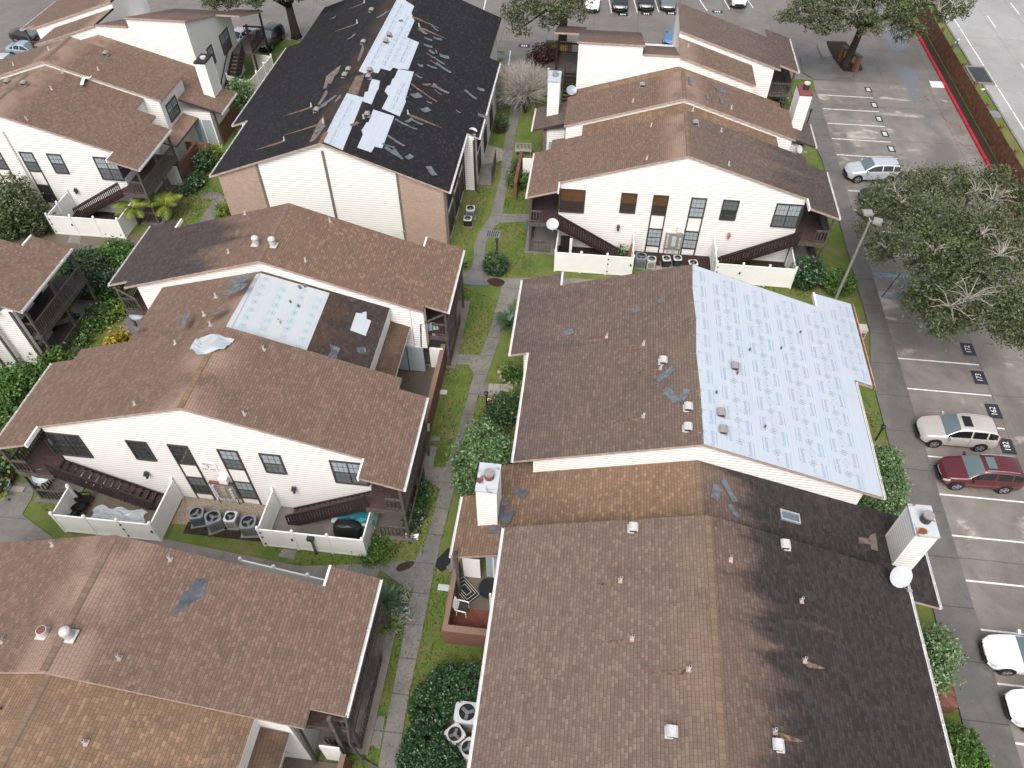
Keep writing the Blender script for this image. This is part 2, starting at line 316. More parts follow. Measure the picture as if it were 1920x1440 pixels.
M['paint_pink'] = plain('faded_red_paint', (0.22, 0.085, 0.08), 0.5, var=0.35, scale=2)
M['tar'] = plain('black_stencil_patch', (0.022, 0.026, 0.032), 0.5, var=0.3, scale=4)
q = NT('standing_water', 0.06, 0.6); q.set('Base Color', (0.11, 0.12, 0.135)); M['puddle'] = q.mat
q = NT('muddy_water', 0.10, 0.5); q.set('Base Color', (0.045, 0.028, 0.018)); M['puddle_mud'] = q.mat
def sheet(name, col, lap):
    q = NT(name, 0.32, 0.45); uv = q.uv(); u, v, _ = q.sep(uv)
    n1 = q.noise(q.vec(q.m('MULTIPLY', u, 0.12), q.m('MULTIPLY', v, 2.6), 1.0), 1.6, 5.0, 0.65); n2 = q.noise(uv, 0.5, 4.0)
    c = q.ramp(n1, [(0.30, tuple(x * 0.93 for x in col)), (0.62, col)])
    c = q.mix(q.m('MULTIPLY', q.step(n2, 0.58, 0.74), 0.35), c, tuple(x * 0.82 for x in col))
    fv = q.m('FRACT', q.m('DIVIDE', v, lap)); c = q.mix(q.m('MULTIPLY', q.m('LESS_THAN', fv, 0.035), 0.5), c, tuple(x * 0.80 for x in col))
    q.set('Base Color', c); q.bump(q.noise(q.vec(q.m('MULTIPLY', u, 0.8), q.m('MULTIPLY', v, 2.0), 0.0), 1.4, 3.0), 0.35, 0.04); return q.mat
M['sheet'] = sheet('pale_blue_underlayment', (0.400, 0.445, 0.497), 0.98)
M['sheet2'] = sheet('white_underlayment', (0.405, 0.435, 0.462), 1.35)
M['print'] = plain('blue_print', (0.185, 0.255, 0.385), 0.5, var=0.2)
M['print_grey'] = plain('grey_print', (0.20, 0.25, 0.33), 0.5, var=0.15)
M['print_teal'] = plain('pale_teal_print', (0.22, 0.34, 0.39), 0.5, var=0.15)
def glass(name, tint, rough=0.06):
    q = NT(name, rough, 0.7); q.set('Base Color', tint); return q.mat
M['glass'] = glass('dark_window_glass', (0.030, 0.036, 0.040))
def blind(name, col, pitch):
    q = NT(name, 0.08, 0.6); z = q.sep(q.obj())[2]; fz = q.m('FRACT', q.m('DIVIDE', z, pitch))
    q.set('Base Color', q.mix(q.m('LESS_THAN', fz, 0.3), col, tuple(c * 0.6 for c in col))); return q.mat
M['blind_white'] = blind('glass_over_white_blinds', (0.34, 0.39, 0.42), 0.05)
M['blind_grey'] = blind('glass_over_grey_blinds', (0.13, 0.15, 0.165), 0.05)
M['blind_wood'] = blind('glass_over_wooden_blinds', (0.125, 0.060, 0.025), 0.06)
M['screen'] = glass('brown_insect_screen', (0.038, 0.026, 0.021), 0.4)
def leaf(name, pal, rough=0.5, spec=0.3):
    q = NT(name, rough, spec); r = q.n('ShaderNodeNewGeometry', out=8); p = q.pos(); n1 = q.noise(p, 0.9, 3.0)
    f = q.m('ADD', q.m('MULTIPLY', r, 0.55), q.m('MULTIPLY', n1, 0.5)); q.set('Base Color', q.ramp(f, pal)); return q.mat
M['leaf_oak'] = leaf('live_oak_leaves', [(0.15, (0.034, 0.046, 0.020)), (0.5, (0.062, 0.078, 0.033)), (0.75, (0.098, 0.112, 0.050)), (0.95, (0.155, 0.160, 0.085))])
M['leaf_dark'] = leaf('dark_glossy_leaves', [(0.2, (0.0095, 0.0270, 0.0108)), (0.55, (0.0230, 0.0594, 0.0216)), (0.8, (0.0486, 0.1080, 0.0351)), (0.98, (0.1148, 0.2025, 0.0743))], 0.35, 0.5)
M['leaf_green'] = leaf('fresh_green_leaves', [(0.2, (0.0182, 0.0442, 0.0091)), (0.5, (0.0468, 0.1040, 0.0169)), (0.8, (0.0975, 0.1820, 0.0286)), (0.98, (0.1950, 0.2860, 0.0650))], 0.4, 0.4)
M['leaf_pale'] = leaf('pale_green_leaves', [(0.2, (0.0350, 0.0688, 0.0250)), (0.5, (0.0875, 0.1525, 0.0562)), (0.8, (0.1625, 0.2500, 0.1063)), (0.98, (0.2750, 0.3625, 0.1750))], 0.4, 0.4)
M['leaf_lime'] = leaf('yellow_green_leaves', [(0.2, (0.05, 0.075, 0.010)), (0.5, (0.12, 0.16, 0.02)), (0.8, (0.22, 0.26, 0.03)), (0.98, (0.34, 0.36, 0.08))], 0.45, 0.35)
M['leaf_yellow'] = leaf('yellow_leaves', [(0.2, (0.13, 0.09, 0.012)), (0.5, (0.28, 0.20, 0.02)), (0.9, (0.42, 0.33, 0.05))], 0.5, 0.3)
M['leaf_red'] = leaf('red_brown_leaves', [(0.2, (0.022, 0.010, 0.010)), (0.55, (0.060, 0.024, 0.022)), (0.9, (0.12, 0.06, 0.045))], 0.55, 0.3)
M['leaf_gray'] = leaf('silvery_succulent_leaves', [(0.2, (0.14, 0.17, 0.13)), (0.9, (0.36, 0.40, 0.32))], 0.5, 0.3)
M['petal'] = leaf('pink_white_petals', [(0.2, (0.42, 0.17, 0.19)), (0.9, (0.66, 0.50, 0.48))])
M['twig'] = plain('pale_bare_twigs', (0.30, 0.275, 0.24), 0.8, 0.2, var=0.3, scale=8)
M['bark'] = plain('dark_bark', (0.040, 0.034, 0.029), 0.9, 0.2, var=0.45, scale=7)
M['stone'] = plain('pale_edging_stone', (0.38, 0.31, 0.22), 0.8, 0.2, var=0.35, scale=5)
def paint(name, col, metal=0.0, rough=0.28):
    q = NT(name, rough, 0.5, metal); q.set('Base Color', col); q.set('Coat Weight', 0.8); q.set('Coat Roughness', 0.05)
    d = q.noise(q.obj(), 2.2, 5.0); q.set('Base Color', q.mix(q.m('MULTIPLY', q.step(d, 0.5, 0.8), 0.25), col, tuple(c * 0.8 + 0.008 for c in col))); return q.mat
M['car_champagne'] = paint('champagne_paint', (0.46, 0.43, 0.40), 0.25)
M['car_maroon'] = paint('maroon_paint', (0.090, 0.013, 0.016), 0.2)
M['car_white'] = paint('white_paint', (0.80, 0.80, 0.79))
M['car_silver'] = paint('silver_paint', (0.50, 0.53, 0.57), 0.35)
M['car_black'] = paint('black_paint', (0.010, 0.010, 0.012))
M['car_blue'] = paint('blue_paint', (0.07, 0.17, 0.36), 0.2)
M['car_grey'] = paint('grey_green_paint', (0.16, 0.18, 0.18), 0.4)
M['car_bluegrey'] = paint('pale_blue_grey_paint', (0.30, 0.36, 0.44), 0.35)
M['windshield'] = glass('car_windshield', (0.10, 0.135, 0.145), 0.04)
M['car_glass'] = glass('tinted_car_glass', (0.010, 0.011, 0.012), 0.05)
M['headlamp'] = glass('headlamp_lens', (0.42, 0.45, 0.47), 0.08)
M['taillamp'] = glass('red_taillamp', (0.26, 0.010, 0.016), 0.15)
M['chrome'] = plain('chrome', (0.62, 0.63, 0.64), 0.18, 0.5, 0.8, var=0.1)
M['tyre'] = plain('rubber', (0.014, 0.014, 0.014), 0.8, 0.2, var=0.2)
M['rim'] = plain('alloy_rim', (0.36, 0.37, 0.38), 0.3, 0.5, 0.6, var=0.1)
M['scrap'] = plain('slate_grey_shingle_scrap', (0.115, 0.128, 0.142), 0.6, 0.3, var=0.35, scale=4)
M['scrap_brown'] = plain('brown_shingle_scrap', (0.145, 0.105, 0.085), 0.7, 0.3, var=0.35, scale=4)
M['deck_bare'] = plain('bare_felt_patch', (0.075, 0.083, 0.094), 0.6, 0.3, var=0.3, scale=3)
M['bare_wood'] = plain('exposed_pale_felt', (0.145, 0.115, 0.10), 0.7, 0.3, var=0.4, scale=3)
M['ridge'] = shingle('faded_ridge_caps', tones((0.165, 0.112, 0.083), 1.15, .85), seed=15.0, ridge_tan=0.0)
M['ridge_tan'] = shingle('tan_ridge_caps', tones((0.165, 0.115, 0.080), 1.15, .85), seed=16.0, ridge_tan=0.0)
M['wood_trim'] = plain('taupe_trim_boards', (0.15, 0.128, 0.112), 0.65, var=0.2, scale=4)
M['rust_wash'] = plain('tan_granule_wash', (0.150, 0.100, 0.074), 0.75, 0.2, var=0.5, scale=7)
M['orange'] = plain('orange_brown_wood', (0.28, 0.12, 0.05), 0.6, var=0.2)
M['pink'] = plain('pink_fabric', (0.28, 0.10, 0.17), 0.7, var=0.2)
M['blue'] = plain('blue_plastic', (0.03, 0.10, 0.30), 0.4, var=0.2)
M['teal'] = plain('teal_tarp', (0.015, 0.16, 0.19), 0.5, var=0.3)
M['red'] = plain('red_plastic', (0.32, 0.015, 0.02), 0.5, var=0.2)
M['terracotta'] = plain('terracotta', (0.17, 0.062, 0.045), 0.6, var=0.2)
M['yellow'] = plain('yellow_sign_board', (0.36, 0.28, 0.06), 0.6, var=0.15)
M['fence_wood'] = plain('red_brown_fence_boards', (0.165, 0.082, 0.052), 0.8, 0.2, var=0.4, scale=2.2)
# ---------------------------------------------------------------- ground
def flat(name, pts, z, mat, kind='structure', h=None):
    b = MB(); pts = [(p[0], p[1]) for p in pts]
    if name == 'puddle':                                 # rounded outline
        for _ in range(2): pts = [(a_[0]*w + c_[0]*(1-w), a_[1]*w + c_[1]*(1-w)) for a_, c_ in zip(pts, pts[1:] + pts[:1]) for w in (0.75, 0.25)]
    a = sum(pts[i][0]*pts[(i+1) % len(pts)][1] - pts[(i+1) % len(pts)][0]*pts[i][1] for i in range(len(pts)))
    if a < 0: pts = pts[::-1]
    if h: b.prism(pts, z - h, z)
    else: b.poly([(x, y, z) for x, y in pts])
    return tag(b.build(name, mat), kind=kind)
def px(*q): return [g(u, v) for u, v in q]
def rect(x0, y0, x1, y1): return [(x0, y0), (x1, y0), (x1, y1), (x0, y1)]
flat('ground', rect(-900, -400, 900, 1400), 0, M['grass'])
flat('parking_lot', rect(21.86, -30, 34.9, 77.0), 0.004, M['lot'])
flat('driveway', [(-70, 72.7), (-53.2, 72.7), (-53.2, 79.5), (-36, 79.5), (-8.6, 79.7), (20.2, 77.0), (34.9, 77.0), (34.9, 140), (-150, 140), (-150, 40), (-70, 40)], 0.008, M['drive'])
flat('driveway', rect(-10.2, 74.9, 12.4, 80.3), 0.012, M['drive'])
flat('driveway', rect(-10.2, 71.4, -8.2, 74.9), 0.012, M['drive'])
flat('road', rect(38.95, -150, 90, 400), 0.010, M['road'])
flat('curb', rect(38.75, -150, 38.95, 400), 0.10, M['curb'], h=0.1)
b = MB()
b.box(34.85, 30, 0.0, 35.10, 92, 0.16); tag(b.build('red_curb', M['paint_red']), kind='structure')
flat('hedge_strip', rect(35.1, 30, 35.9, 92), 0.06, M['soil'], h=0.06)
flat('sidewalk', [(19.35, -30), (21.86, -30), (21.86, 74.2), (19.35, 74.2), (19.35, 70), (20.5, 62), (20.5, 40), (19.75, 36), (19.75, 20)], 0.10, M['walk_side'], h=0.1)
flat('sidewalk', px((1532, 130), (1600, 134), (1603, 137), (1597, 146), (1585, 149), (1527, 150)), 0.105, M['walk_side'], h=0.1)
flat('sidewalk', px((1500, 108), (1560, 109), (1582, 136), (1600, 137), (1590, 148), (1524, 149), (1505, 137)), 0.11, M['walk_side'], h=0.1)
flat('curb', px((1531, 85), (1548, 80), (1551, 88), (1560, 108), (1541, 109)), 0.12, M['curb'], h=0.12)
flat('tree_island', px((1550, 79), (1585, 80), (1602, 100), (1617, 131), (1598, 137), (1580, 135), (1561, 110), (1552, 92)), 0.13, M['soil'], h=0.13)
# central footpath and its branches
L = [(709,1440),(730,1327),(751,1223),(767.5,1131),(786,1069),(799,1015),(813,965),(826,915),(836,877),(850,838),(866.7,780),(885,716),(900,666),(916.7,626),(928,585),(938,550),(940,533),(862,532),(866,513),(873,513),(884,503),(888.5,490),(888.5,461),(897,439),(906,425),(916,412),(922.6,395),(928,372),(937.5,337),(941,304),(944,280),(949,250),(955.5,214),(960,180),(958,150)]
Rr = [(744.6,1440),(767.5,1298),(790,1194),(813,1077),(826,1017),(851,919),(858,877),(880,820),(895,746),(910,713),(926.7,666),(943,620),(965,562),(985,562),(1056,547),(1056,523),(945,523),(921,518),(911,498),(910,466),(914.5,445),(921,433),(937.5,418),(943,395),(947,372),(955,334),(959,311),(962.5,280),(968,244),(975,210),(980,180),(975,150)]
Rr = [(u, v) for u, v in Rr if (u, v) not in ((985,562),(1056,547),(1056,523))]
flat('footpath', px(*L) + px(*Rr)[::-1], 0.050, M['walk'], h=0.05)
def path(*q, z=0.045, mat='walk', name='footpath'): flat(name, px(*q), z, M[mat], h=z)
path((960,562),(1075,556),(1180,540),(1180,530),(1066,522),(943,522))
path((835,664),(900,666),(890,706),(880,684),(838,684), z=0.040)
path((917,720),(962,721),(962,742),(914,742), mat='slab_light', z=0.046)
path((896,742),(905,722),(919,722),(914,745), z=0.044)
path((942,402),(1012,402),(1012,416),(938,418), z=0.042)
path((795,875),(840,877),(828,918),(790,895), z=0.041)
path((722,1057),(780,1050),(792,1022),(790,1075),(770,1110),(700,1060), z=0.041)
path((180,985),(560,1062),(722,1057),(700,1092),(600,1090),(180,1020), z=0.034)
path((675,1345),(722,1342),(713,1405),(665,1383), z=0.042)
path((905,310),(945,300),(942,280),(905,270), z=0.043, mat='slab_light')
path((826,1052),(862,1025),(866,1050),(846,1075), z=0.039)
path((0,900),(16,893),(45,908),(74,880),(60,935),(42,965),(100,1010),(-20,1020),(-90,950), z=0.038)
path((409,361),(424,372),(398,418),(372,424),(380,405), z=0.036)
path((381,361),(409,361),(405,372),(372,374), z=0.034, mat='slab')
path((225,615),(262,560),(300,560),(250,640), z=0.036)
path((60,440),(140,440),(270,440),(250,475),(0,480),(0,455), z=0.030, mat='slab_brown')
path((133,437),(153,438),(150,458),(127,456), z=0.045, mat='slab')
path((530,1030),(556,1032),(552,1050),(520,1044), z=0.045, mat='slab')
flat('puddle', px((1682,128),(1694,124),(1710,129),(1726,137),(1722,150),(1716,162),(1722,180),(1727,190),(1716,195),(1705,177),(1694,150),(1684,140)), 0.0085, M['puddle'])
flat('puddle', px((1735,222),(1745,221),(1747,232),(1737,234)), 0.0085, M['puddle'])
flat('puddle', px((1655,48),(1690,45),(1705,70),(1690,100),(1668,95)), 0.0125, M['puddle'])
flat('puddle', px((912,526),(921,522),(935,523),(948,528),(944,536),(934,539),(922,536),(915,531)), 0.055, M['puddle_mud'])
flat('puddle', px((870,527),(915,527),(922,537),(870,535)), 0.054, M['puddle'])
flat('puddle', px((745,1058),(780,1050),(772,1066),(742,1075)), 0.046, M['puddle_mud'])
flat('puddle', px((920,100),(938,99),(948,108),(930,112)), 0.017, M['puddle'])
# painted markings
mk = MB()
def line(x0, y0, x1, y1, w=0.10, z=0.010, mi=0, b=None):
    d = Vector((x1 - x0, y1 - y0, 0)); nrm = Vector((-d.y, d.x, 0)).normalized() * w / 2
    (b or mk).poly([(x0 - nrm.x, y0 - nrm.y, z), (x1 - nrm.x, y1 - nrm.y, z), (x1 + nrm.x, y1 + nrm.y, z), (x0 + nrm.x, y0 + nrm.y, z)], mi)
stall_y = [34.93 + 2.737 * k for k in range(-9, 2)]
for y in stall_y: line(21.9, y, 27.2, y)
for y in [63.0 + 2.737 * k for k in range(5)] + [60.2, 57.4, 54.6, 51.9, 49.1]: line(22.0, y, 27.28, y)
for (u, v), (u2, v2) in (((1147,25),(1142,0)), ((1195,24),(1188,-2)), ((1235,23),(1228,0)), ((1326,21),(1312,0)), ((1368,18),(1358,0)), ((1412,15),(1402,0)), ((906,22),(912,-5)), ((954,122),(957,95))):
    p, q2 = g(u, v), g(u2, v2); line(p.x, p.y, q2.x, q2.y, 0.11, 0.017)
for k in range(12): line(40.15, 50 + 4.6 * k, 40.15, 54.4 + 4.6 * k, 0.13, 0.015)
for y in (44, 56, 68, 80, 92, 104, 116): line(44.2, y, 44.2, y + 3.2, 0.12, 0.015); line(48.0, y + 4, 48.0, y + 7.2, 0.12, 0.015)
tag(mk.build('parking_lines', M['paint_white']), kind='structure')
bb = MB()
for a, c in (((1637,512),(1720,517)), ((1650,554),(1712,557)), ((1640,514),(1652,521)), ((1655,514),(1664,523)), ((1670,515),(1680,524)), ((1689,516),(1716,546)), ((1708,516),(1714,521)), ((1690,538),(1698,547)), ((1682,548),(1690,554)), ((1650,547),(1657,552)),
             ((1742,541),(1752,535)), ((1744,535),(1753,542)), ((1776,549),(1782,546))):
    p, q2 = g(*a), g(*c); line(p.x, p.y, q2.x, q2.y, 0.13, 0.0105, 0, bb)
tag(bb.build('accessible_bay_hatching', M['paint_blue']), kind='structure')
pk = MB()
for a, c in (((1712,140),(1726,142)), ((1730,175),(1742,190)), ((1762,215),(1790,240)), ((1790,262),(1822,282)), ((1800,235),(1806,252))):
    p, q2 = g(*a), g(*c); line(p.x, p.y, q2.x, q2.y, 0.10, 0.009, 0, pk)
tag(pk.build('faded_lot_paint', M['paint_pink']), kind='structure')
def stencil(p, txt, rz, size=0.52, w=0.85, l=1.2):
    b = MB(); c, s = math.cos(rz), math.sin(rz)
    def T(x, y, z): return (p.x + c * x - s * y, p.y + s * x + c * y, z)
    b.poly([T(-l/2, -w/2, 0.012), T(l/2, -w/2, 0.012), T(l/2, w/2, 0.012), T(-l/2, w/2, 0.012)], 0)
    if txt:
        vs, fs = text_faces(txt, size); b.faces([T(x * 0.95, y, 0.015) for x, y in vs], fs, 1)
    else:
        for k in (-0.24, 0, 0.24): b.poly([T(k - 0.075, -0.18, 0.015), T(k + 0.075, -0.18, 0.015), T(k + 0.075, 0.18, 0.015), T(k - 0.075, 0.18, 0.015)], 1)
    return tag(b.build('bay_number', [M['tar'], M['paint_white']]), kind='structure')
for (u, v), t in (((1815,655),'172'), ((1836,708),'173'), ((1863,771),'162'), ((1888,837),'182'), ((1628,168),''), ((1639,197),''), ((1648,223),''), ((1659,251),''), ((1671,279),'')):
    stencil(g(u, v), t, math.pi / 2) if t else stencil(g(u, v), t, math.pi / 2, w=.62, l=1.05)
for u, v in ((1168,27), (1212,26), (1258,25), (1345,22), (983,86)): stencil(g(u, v), '', 0, w=0.8)
b = MB(); P = px((1742,152),(1766,153),(1771,165),(1747,164)); b.poly([(p.x, p.y, 0.012) for p in P][::-1]); tag(b.build('painted_curb_patch', M['paint_white']), kind='structure')
# ---------------------------------------------------------------- buildings
PANE = ['blind_white', 'blind_grey', 'blind_wood', 'screen', 'glass']
def ywin(parent, x0, x1, z0, z1, y, cols=3, rows=4, up='blind_white', low='blind_grey', fr='trim_brown', face=-1, div=1, t=0.10):
    """double-hung window on a wall facing -y (face=-1) or +y"""
    f = face; b = MB()
    def bx(xa, za, xb, zb, d0, d1): b.box(xa, min(y + f*d0, y + f*d1), za, xb, max(y + f*d0, y + f*d1), zb)
    bx(x0, z0, x0 + t, z1, -0.02, 0.06); bx(x1 - t, z0, x1, z1, -0.02, 0.06)
    bx(x0 + t, z1 - t, x1 - t, z1, -0.02, 0.06); bx(x0 + t, z0, x1 - t, z0 + t, -0.02, 0.08)
    zm = (z0 + z1) / 2; bx(x0 + t, zm - 0.03, x1 - t, zm + 0.03, 0.0, 0.045)
    w = (x1 - x0 - 2 * t) / div
    for d in range(div):
        xa = x0 + t + d * w
        if d: bx(xa - 0.035, z0 + t, xa + 0.035, z1 - t, -0.01, 0.052)
        for c in range(1, cols): bx(xa + w * c / cols - 0.011, z0 + t, xa + w * c / cols + 0.011, z1 - t, 0.0, 0.03)
        for r in range(1, rows):
            if r * 2 != rows: zz = z0 + t + (z1 - z0 - 2*t) * r / rows; bx(xa + 0.01, zz - 0.011, xa + w - 0.01, zz + 0.011, 0.0, 0.029)
    o = b.build('window', M[fr], parent)
    for za, zb, mm in ((z0 + t, zm - 0.03, low), (zm + 0.03, z1 - t, up)):
        p = MB(); p.box(x0 + t, y - 0.01 if f > 0 else y - 0.018, za, x1 - t, y + 0.018 if f > 0 else y + 0.01, zb); p.build('pane', M[mm], o)
    return o
def xwin(parent, y0, y1, z0, z1, x, face=1, cols=3, rows=4, up='blind_white', low='blind_grey', fr='trim_brown', div=1, t=0.10):
    """window on a wall facing +x or -x"""
    b = MB(); f = face
    def bx(ya, za, yb, zb, d0, d1): b.box(min(x + f*d0, x + f*d1), ya, za, max(x + f*d0, x + f*d1), yb, zb)
    bx(y0, z0, y0 + t, z1, -0.02, 0.06); bx(y1 - t, z0, y1, z1, -0.02, 0.06); bx(y0 + t, z1 - t, y1 - t, z1, -0.02, 0.06); bx(y0 + t, z0, y1 - t, z0 + t, -0.02, 0.08)
    zm = (z0 + z1) / 2; bx(y0 + t, zm - 0.03, y1 - t, zm + 0.03, 0, 0.045); w = (y1 - y0 - 2*t) / div
    for d in range(div):
        ya = y0 + t + d * w
        if d: bx(ya - 0.035, z0 + t, ya + 0.035, z1 - t, -0.01, 0.052)
        for c in range(1, cols): bx(ya + w*c/cols - 0.011, z0 + t, ya + w*c/cols + 0.011, z1 - t, 0, 0.03)
        for r in range(1, rows):
            if r * 2 != rows: zz = z0 + t + (z1 - z0 - 2*t) * r / rows; bx(ya + 0.01, zz - 0.011, ya + w - 0.01, zz + 0.011, 0, 0.029)
    o = b.build('window', M[fr], parent)
    for za, zb, mm in ((z0 + t, zm - 0.03, low), (zm + 0.03, z1 - t, up)):
        p = MB(); p.box(x - 0.012, y0 + t, za, x + 0.012, y1 - t, zb); p.build('pane', M[mm], o)
    return o
def roof_slab(name, parent, pts, xc, zr, s, mat, th=0.17, side='fascia', label=None):
    """sloped slab over polygon pts (xy); height falls with |x-xc|"""
    a = sum(pts[i][0]*pts[(i+1) % len(pts)][1] - pts[(i+1) % len(pts)][0]*pts[i][1] for i in range(len(pts)))
    if a < 0: pts = pts[::-1]
    k = math.sqrt(1 + s*s); z = lambda x: zr - s * abs(x - xc); b = MB(); n = len(pts)
    b.poly([(x, y, z(x)) for x, y in pts], 0, [(y, abs(x - xc) * k + 0.001) for x, y in pts])
    b.poly([(x, y, z(x) - th) for x, y in pts][::-1], 1)
    for i in range(n):
        (x0, y0), (x1, y1) = pts[i], pts[(i+1) % n]
        if abs(x0 - xc) < 1e-4 and abs(x1 - xc) < 1e-4: continue
        b.poly([(x0, y0, z(x0) - th), (x1, y1, z(x1) - th), (x1, y1, z(x1)), (x0, y0, z(x0))], 1)
    return tag(b.build(name, [M[mat], M[side]], parent), label)
def ridge_cap(parent, xc, zr, s, y0, y1, mat):
    b = MB(); k = math.sqrt(1 + s*s); w = 0.17
    for sd in (-1, 1):
        b.poly([(xc, y0, zr + 0.03), (xc, y1, zr + 0.03), (xc + sd*w, y1, zr - s*w + 0.022), (xc + sd*w, y0, zr - s*w + 0.022)][::sd], 0, [(y0, 0), (y1, 0), (y1, w), (y0, w)][::sd])
    return b.build('ridge_cap', M[mat], parent)
def gutter(parent, x, y0, y1, z, side, mat='gutter'):
    """open trough under an eave that runs along y"""
    b = MB(); s = side
    def bx(xa, za, xb, zb): b.box(min(x + s*xa, x + s*xb), y0, z + za, max(x + s*xa, x + s*xb), y1, z + zb)
    bx(0.0, -0.13, 0.012, -0.004); bx(0.012, -0.13, 0.115, -0.118); bx(0.115, -0.13, 0.130, 0.002)
    n = max(2, int((y1 - y0) / 1.05))
    for i in range(n + 1):
        yy = y0 + 0.1 + (y1 - y0 - 0.2) * i / n; b.box(min(x - s*0.05, x + s*0.13), yy - 0.018, z + 0.003, max(x - s*0.05, x + s*0.13), yy + 0.018, z + 0.016)
    return b.build('gutter', M[mat], parent)
def downspout(parent, pts, mat='wood_grey', r=0.045):
    b = MB()
    for p, q2 in zip(pts, pts[1:]): b.bar(p, q2, r * 2, r * 1.6)
    return b.build('downspout', M[mat], parent)
def railing(parent, p, q2, z0, z1, mat='wood_grey', n=None, name='railing', slat=0.085, cap=0.09):
    b = MB(); p, q2 = Vector((*p, 0)), Vector((*q2, 0)); L = (q2 - p).length; n = n or max(2, int(L / 0.19))
    U = lambda t, z: (p.x + (q2.x - p.x) * t, p.y + (q2.y - p.y) * t, z)
    b.bar(U(0, z1), U(1, z1), cap, 0.05); b.bar(U(0, z0 + 0.1), U(1, z0 + 0.1), 0.05, 0.08); b.bar(U(0, z1 - 0.09), U(1, z1 - 0.09), 0.04, 0.08)
    for i in range(n + 1): b.bar(U(i / n, z0 + 0.02), U(i / n, z1 - 0.03), 0.035, slat)
    return b.build(name, M[mat], parent)
def balcony(parent, xc, sd, ya, yb, wall=8.75, low=True, outer=10.85, front='wood_grey'):
    """roofed balcony beside the gable wall, deck at first-floor level"""
    X = lambda d: xc + sd * d
    b = MB(); x0, x1 = sorted((X(wall + 0.02), X(outer))); b.box(x0, ya, 2.72, x1, yb, 2.84)
    for i in range(int((yb - ya) / 0.15)): b.box(x0 + 0.02, ya + 0.02 + i * 0.15, 2.84, x1 - 0.02, ya + 0.155 + i * 0.15, 2.862, 1)
    b.build('balcony_deck', [M['wood_grey'], M['wood_tread']], parent)
    b = MB(); b.box(x0, ya - 0.05, 2.52, x1, ya, 2.86); b.box(min(X(outer), X(outer) + sd*0.05), ya, 2.52, max(X(outer), X(outer) + sd*0.05), yb, 2.86); b.build('balcony_beam', M['wood_grey'], parent)
    for yy in (ya + 0.08, (ya + yb) / 2, yb - 0.08):
        b = MB(); b.box(X(outer - 0.06) - 0.075, yy - 0.075, 0, X(outer - 0.06) + 0.075, yy + 0.075, 5.0); b.build('post', M['wood_grey'], parent)
    railing(parent, (X(outer - 0.02), ya + 0.15), (X(outer - 0.02), yb - 0.1), 2.86, 3.86)
    railing(parent, (X(outer - 0.1), ya + 0.06), (X(wall + 1.15), ya + 0.06), 2.86, 3.86, front)
    if low:
        railing(parent, (X(outer - 0.02), ya + 0.15), (X(outer - 0.02), yb - 1.6), 0.08, 1.05)
        railing(parent, (X(outer - 0.1), ya + 0.06), (X(wall + 0.5), ya + 0.06), 0.08, 1.05)
    b = MB(); b.box(x0 - (0.35 if sd < 0 else 0), ya - 0.2, 0.0, x1 + (0.35 if sd > 0 else 0), yb + 0.6, 0.10); b.build('patio_slab', M['slab'], parent)
    # door and window under and behind the balcony
    for z0 in (0.12, 2.88):
        b = MB(); xw = X(wall); b.box(min(xw, xw + sd*0.05), yb - 2.9, z0, max(xw, xw + sd*0.05), yb - 1.9, z0 + 2.05); b.build('door', M['wood_dark'], parent)
        xwin(parent, ya + 0.9, ya + 2.6, z0 + 0.65, z0 + 2.0, X(wall), sd, 3, 4, div=2)
def stair(parent, xt, xb, ya, yb, zt=2.84, mat='wood_dark'):
    """straight flight along the gable wall from (xt, zt) down to (xb, 0)"""
    n = 14; d = (xb - xt); b = MB()
    for y in (ya, yb): b.bar((xt, y, zt - 0.16), (xb, y, 0.02), 0.06, 0.30)
    b.build('stair_stringer', M[mat], parent)
    b = MB()
    for i in range(n):
        x = xt + d * (i + 0.5) / n; z = zt * (1 - (i + 1) / (n + 0.6)); b.box(x - 0.19, ya + 0.04, z - 0.045, x + 0.19, yb - 0.04, z)
    b.build('stair_tread', M['wood_tread'], parent)
    for y in (ya - 0.03,):
        b = MB(); b.bar((xt, y, zt + 0.98), (xb, y, 0.98), 0.09, 0.06); b.bar((xt, y, zt + 0.85), (xb, y, 0.85), 0.03, 0.10)
        k = 27
        if y < ya:
            for i in range(k + 1):
                x = xt + d * i / k; z = zt * (1 - i / k); b.box(x - 0.05, y - 0.02, z - 0.25 if i < k else 0.0, x + 0.05, y + 0.012, z + 0.97)
        b.build('stair_railing', M[mat], parent)
def gable_pts(xc, hl, hr, zr, s, z0=0.0, drop=0.175):
    return [(xc - hl, z0), (xc + hr, z0), (xc + hr, zr - s*hr - drop), (xc, zr - drop), (xc - hl, zr - s*hl - drop)]
def gable_wall(parent, xc, hl, hr, zr, s, y0, y1, mat='siding', z0=0.0):
    b = MB(); b.ygable(gable_pts(xc, hl, hr, zr, s, z0), y0, y1); return b.build('wall', M[mat], parent)
S = 0.316
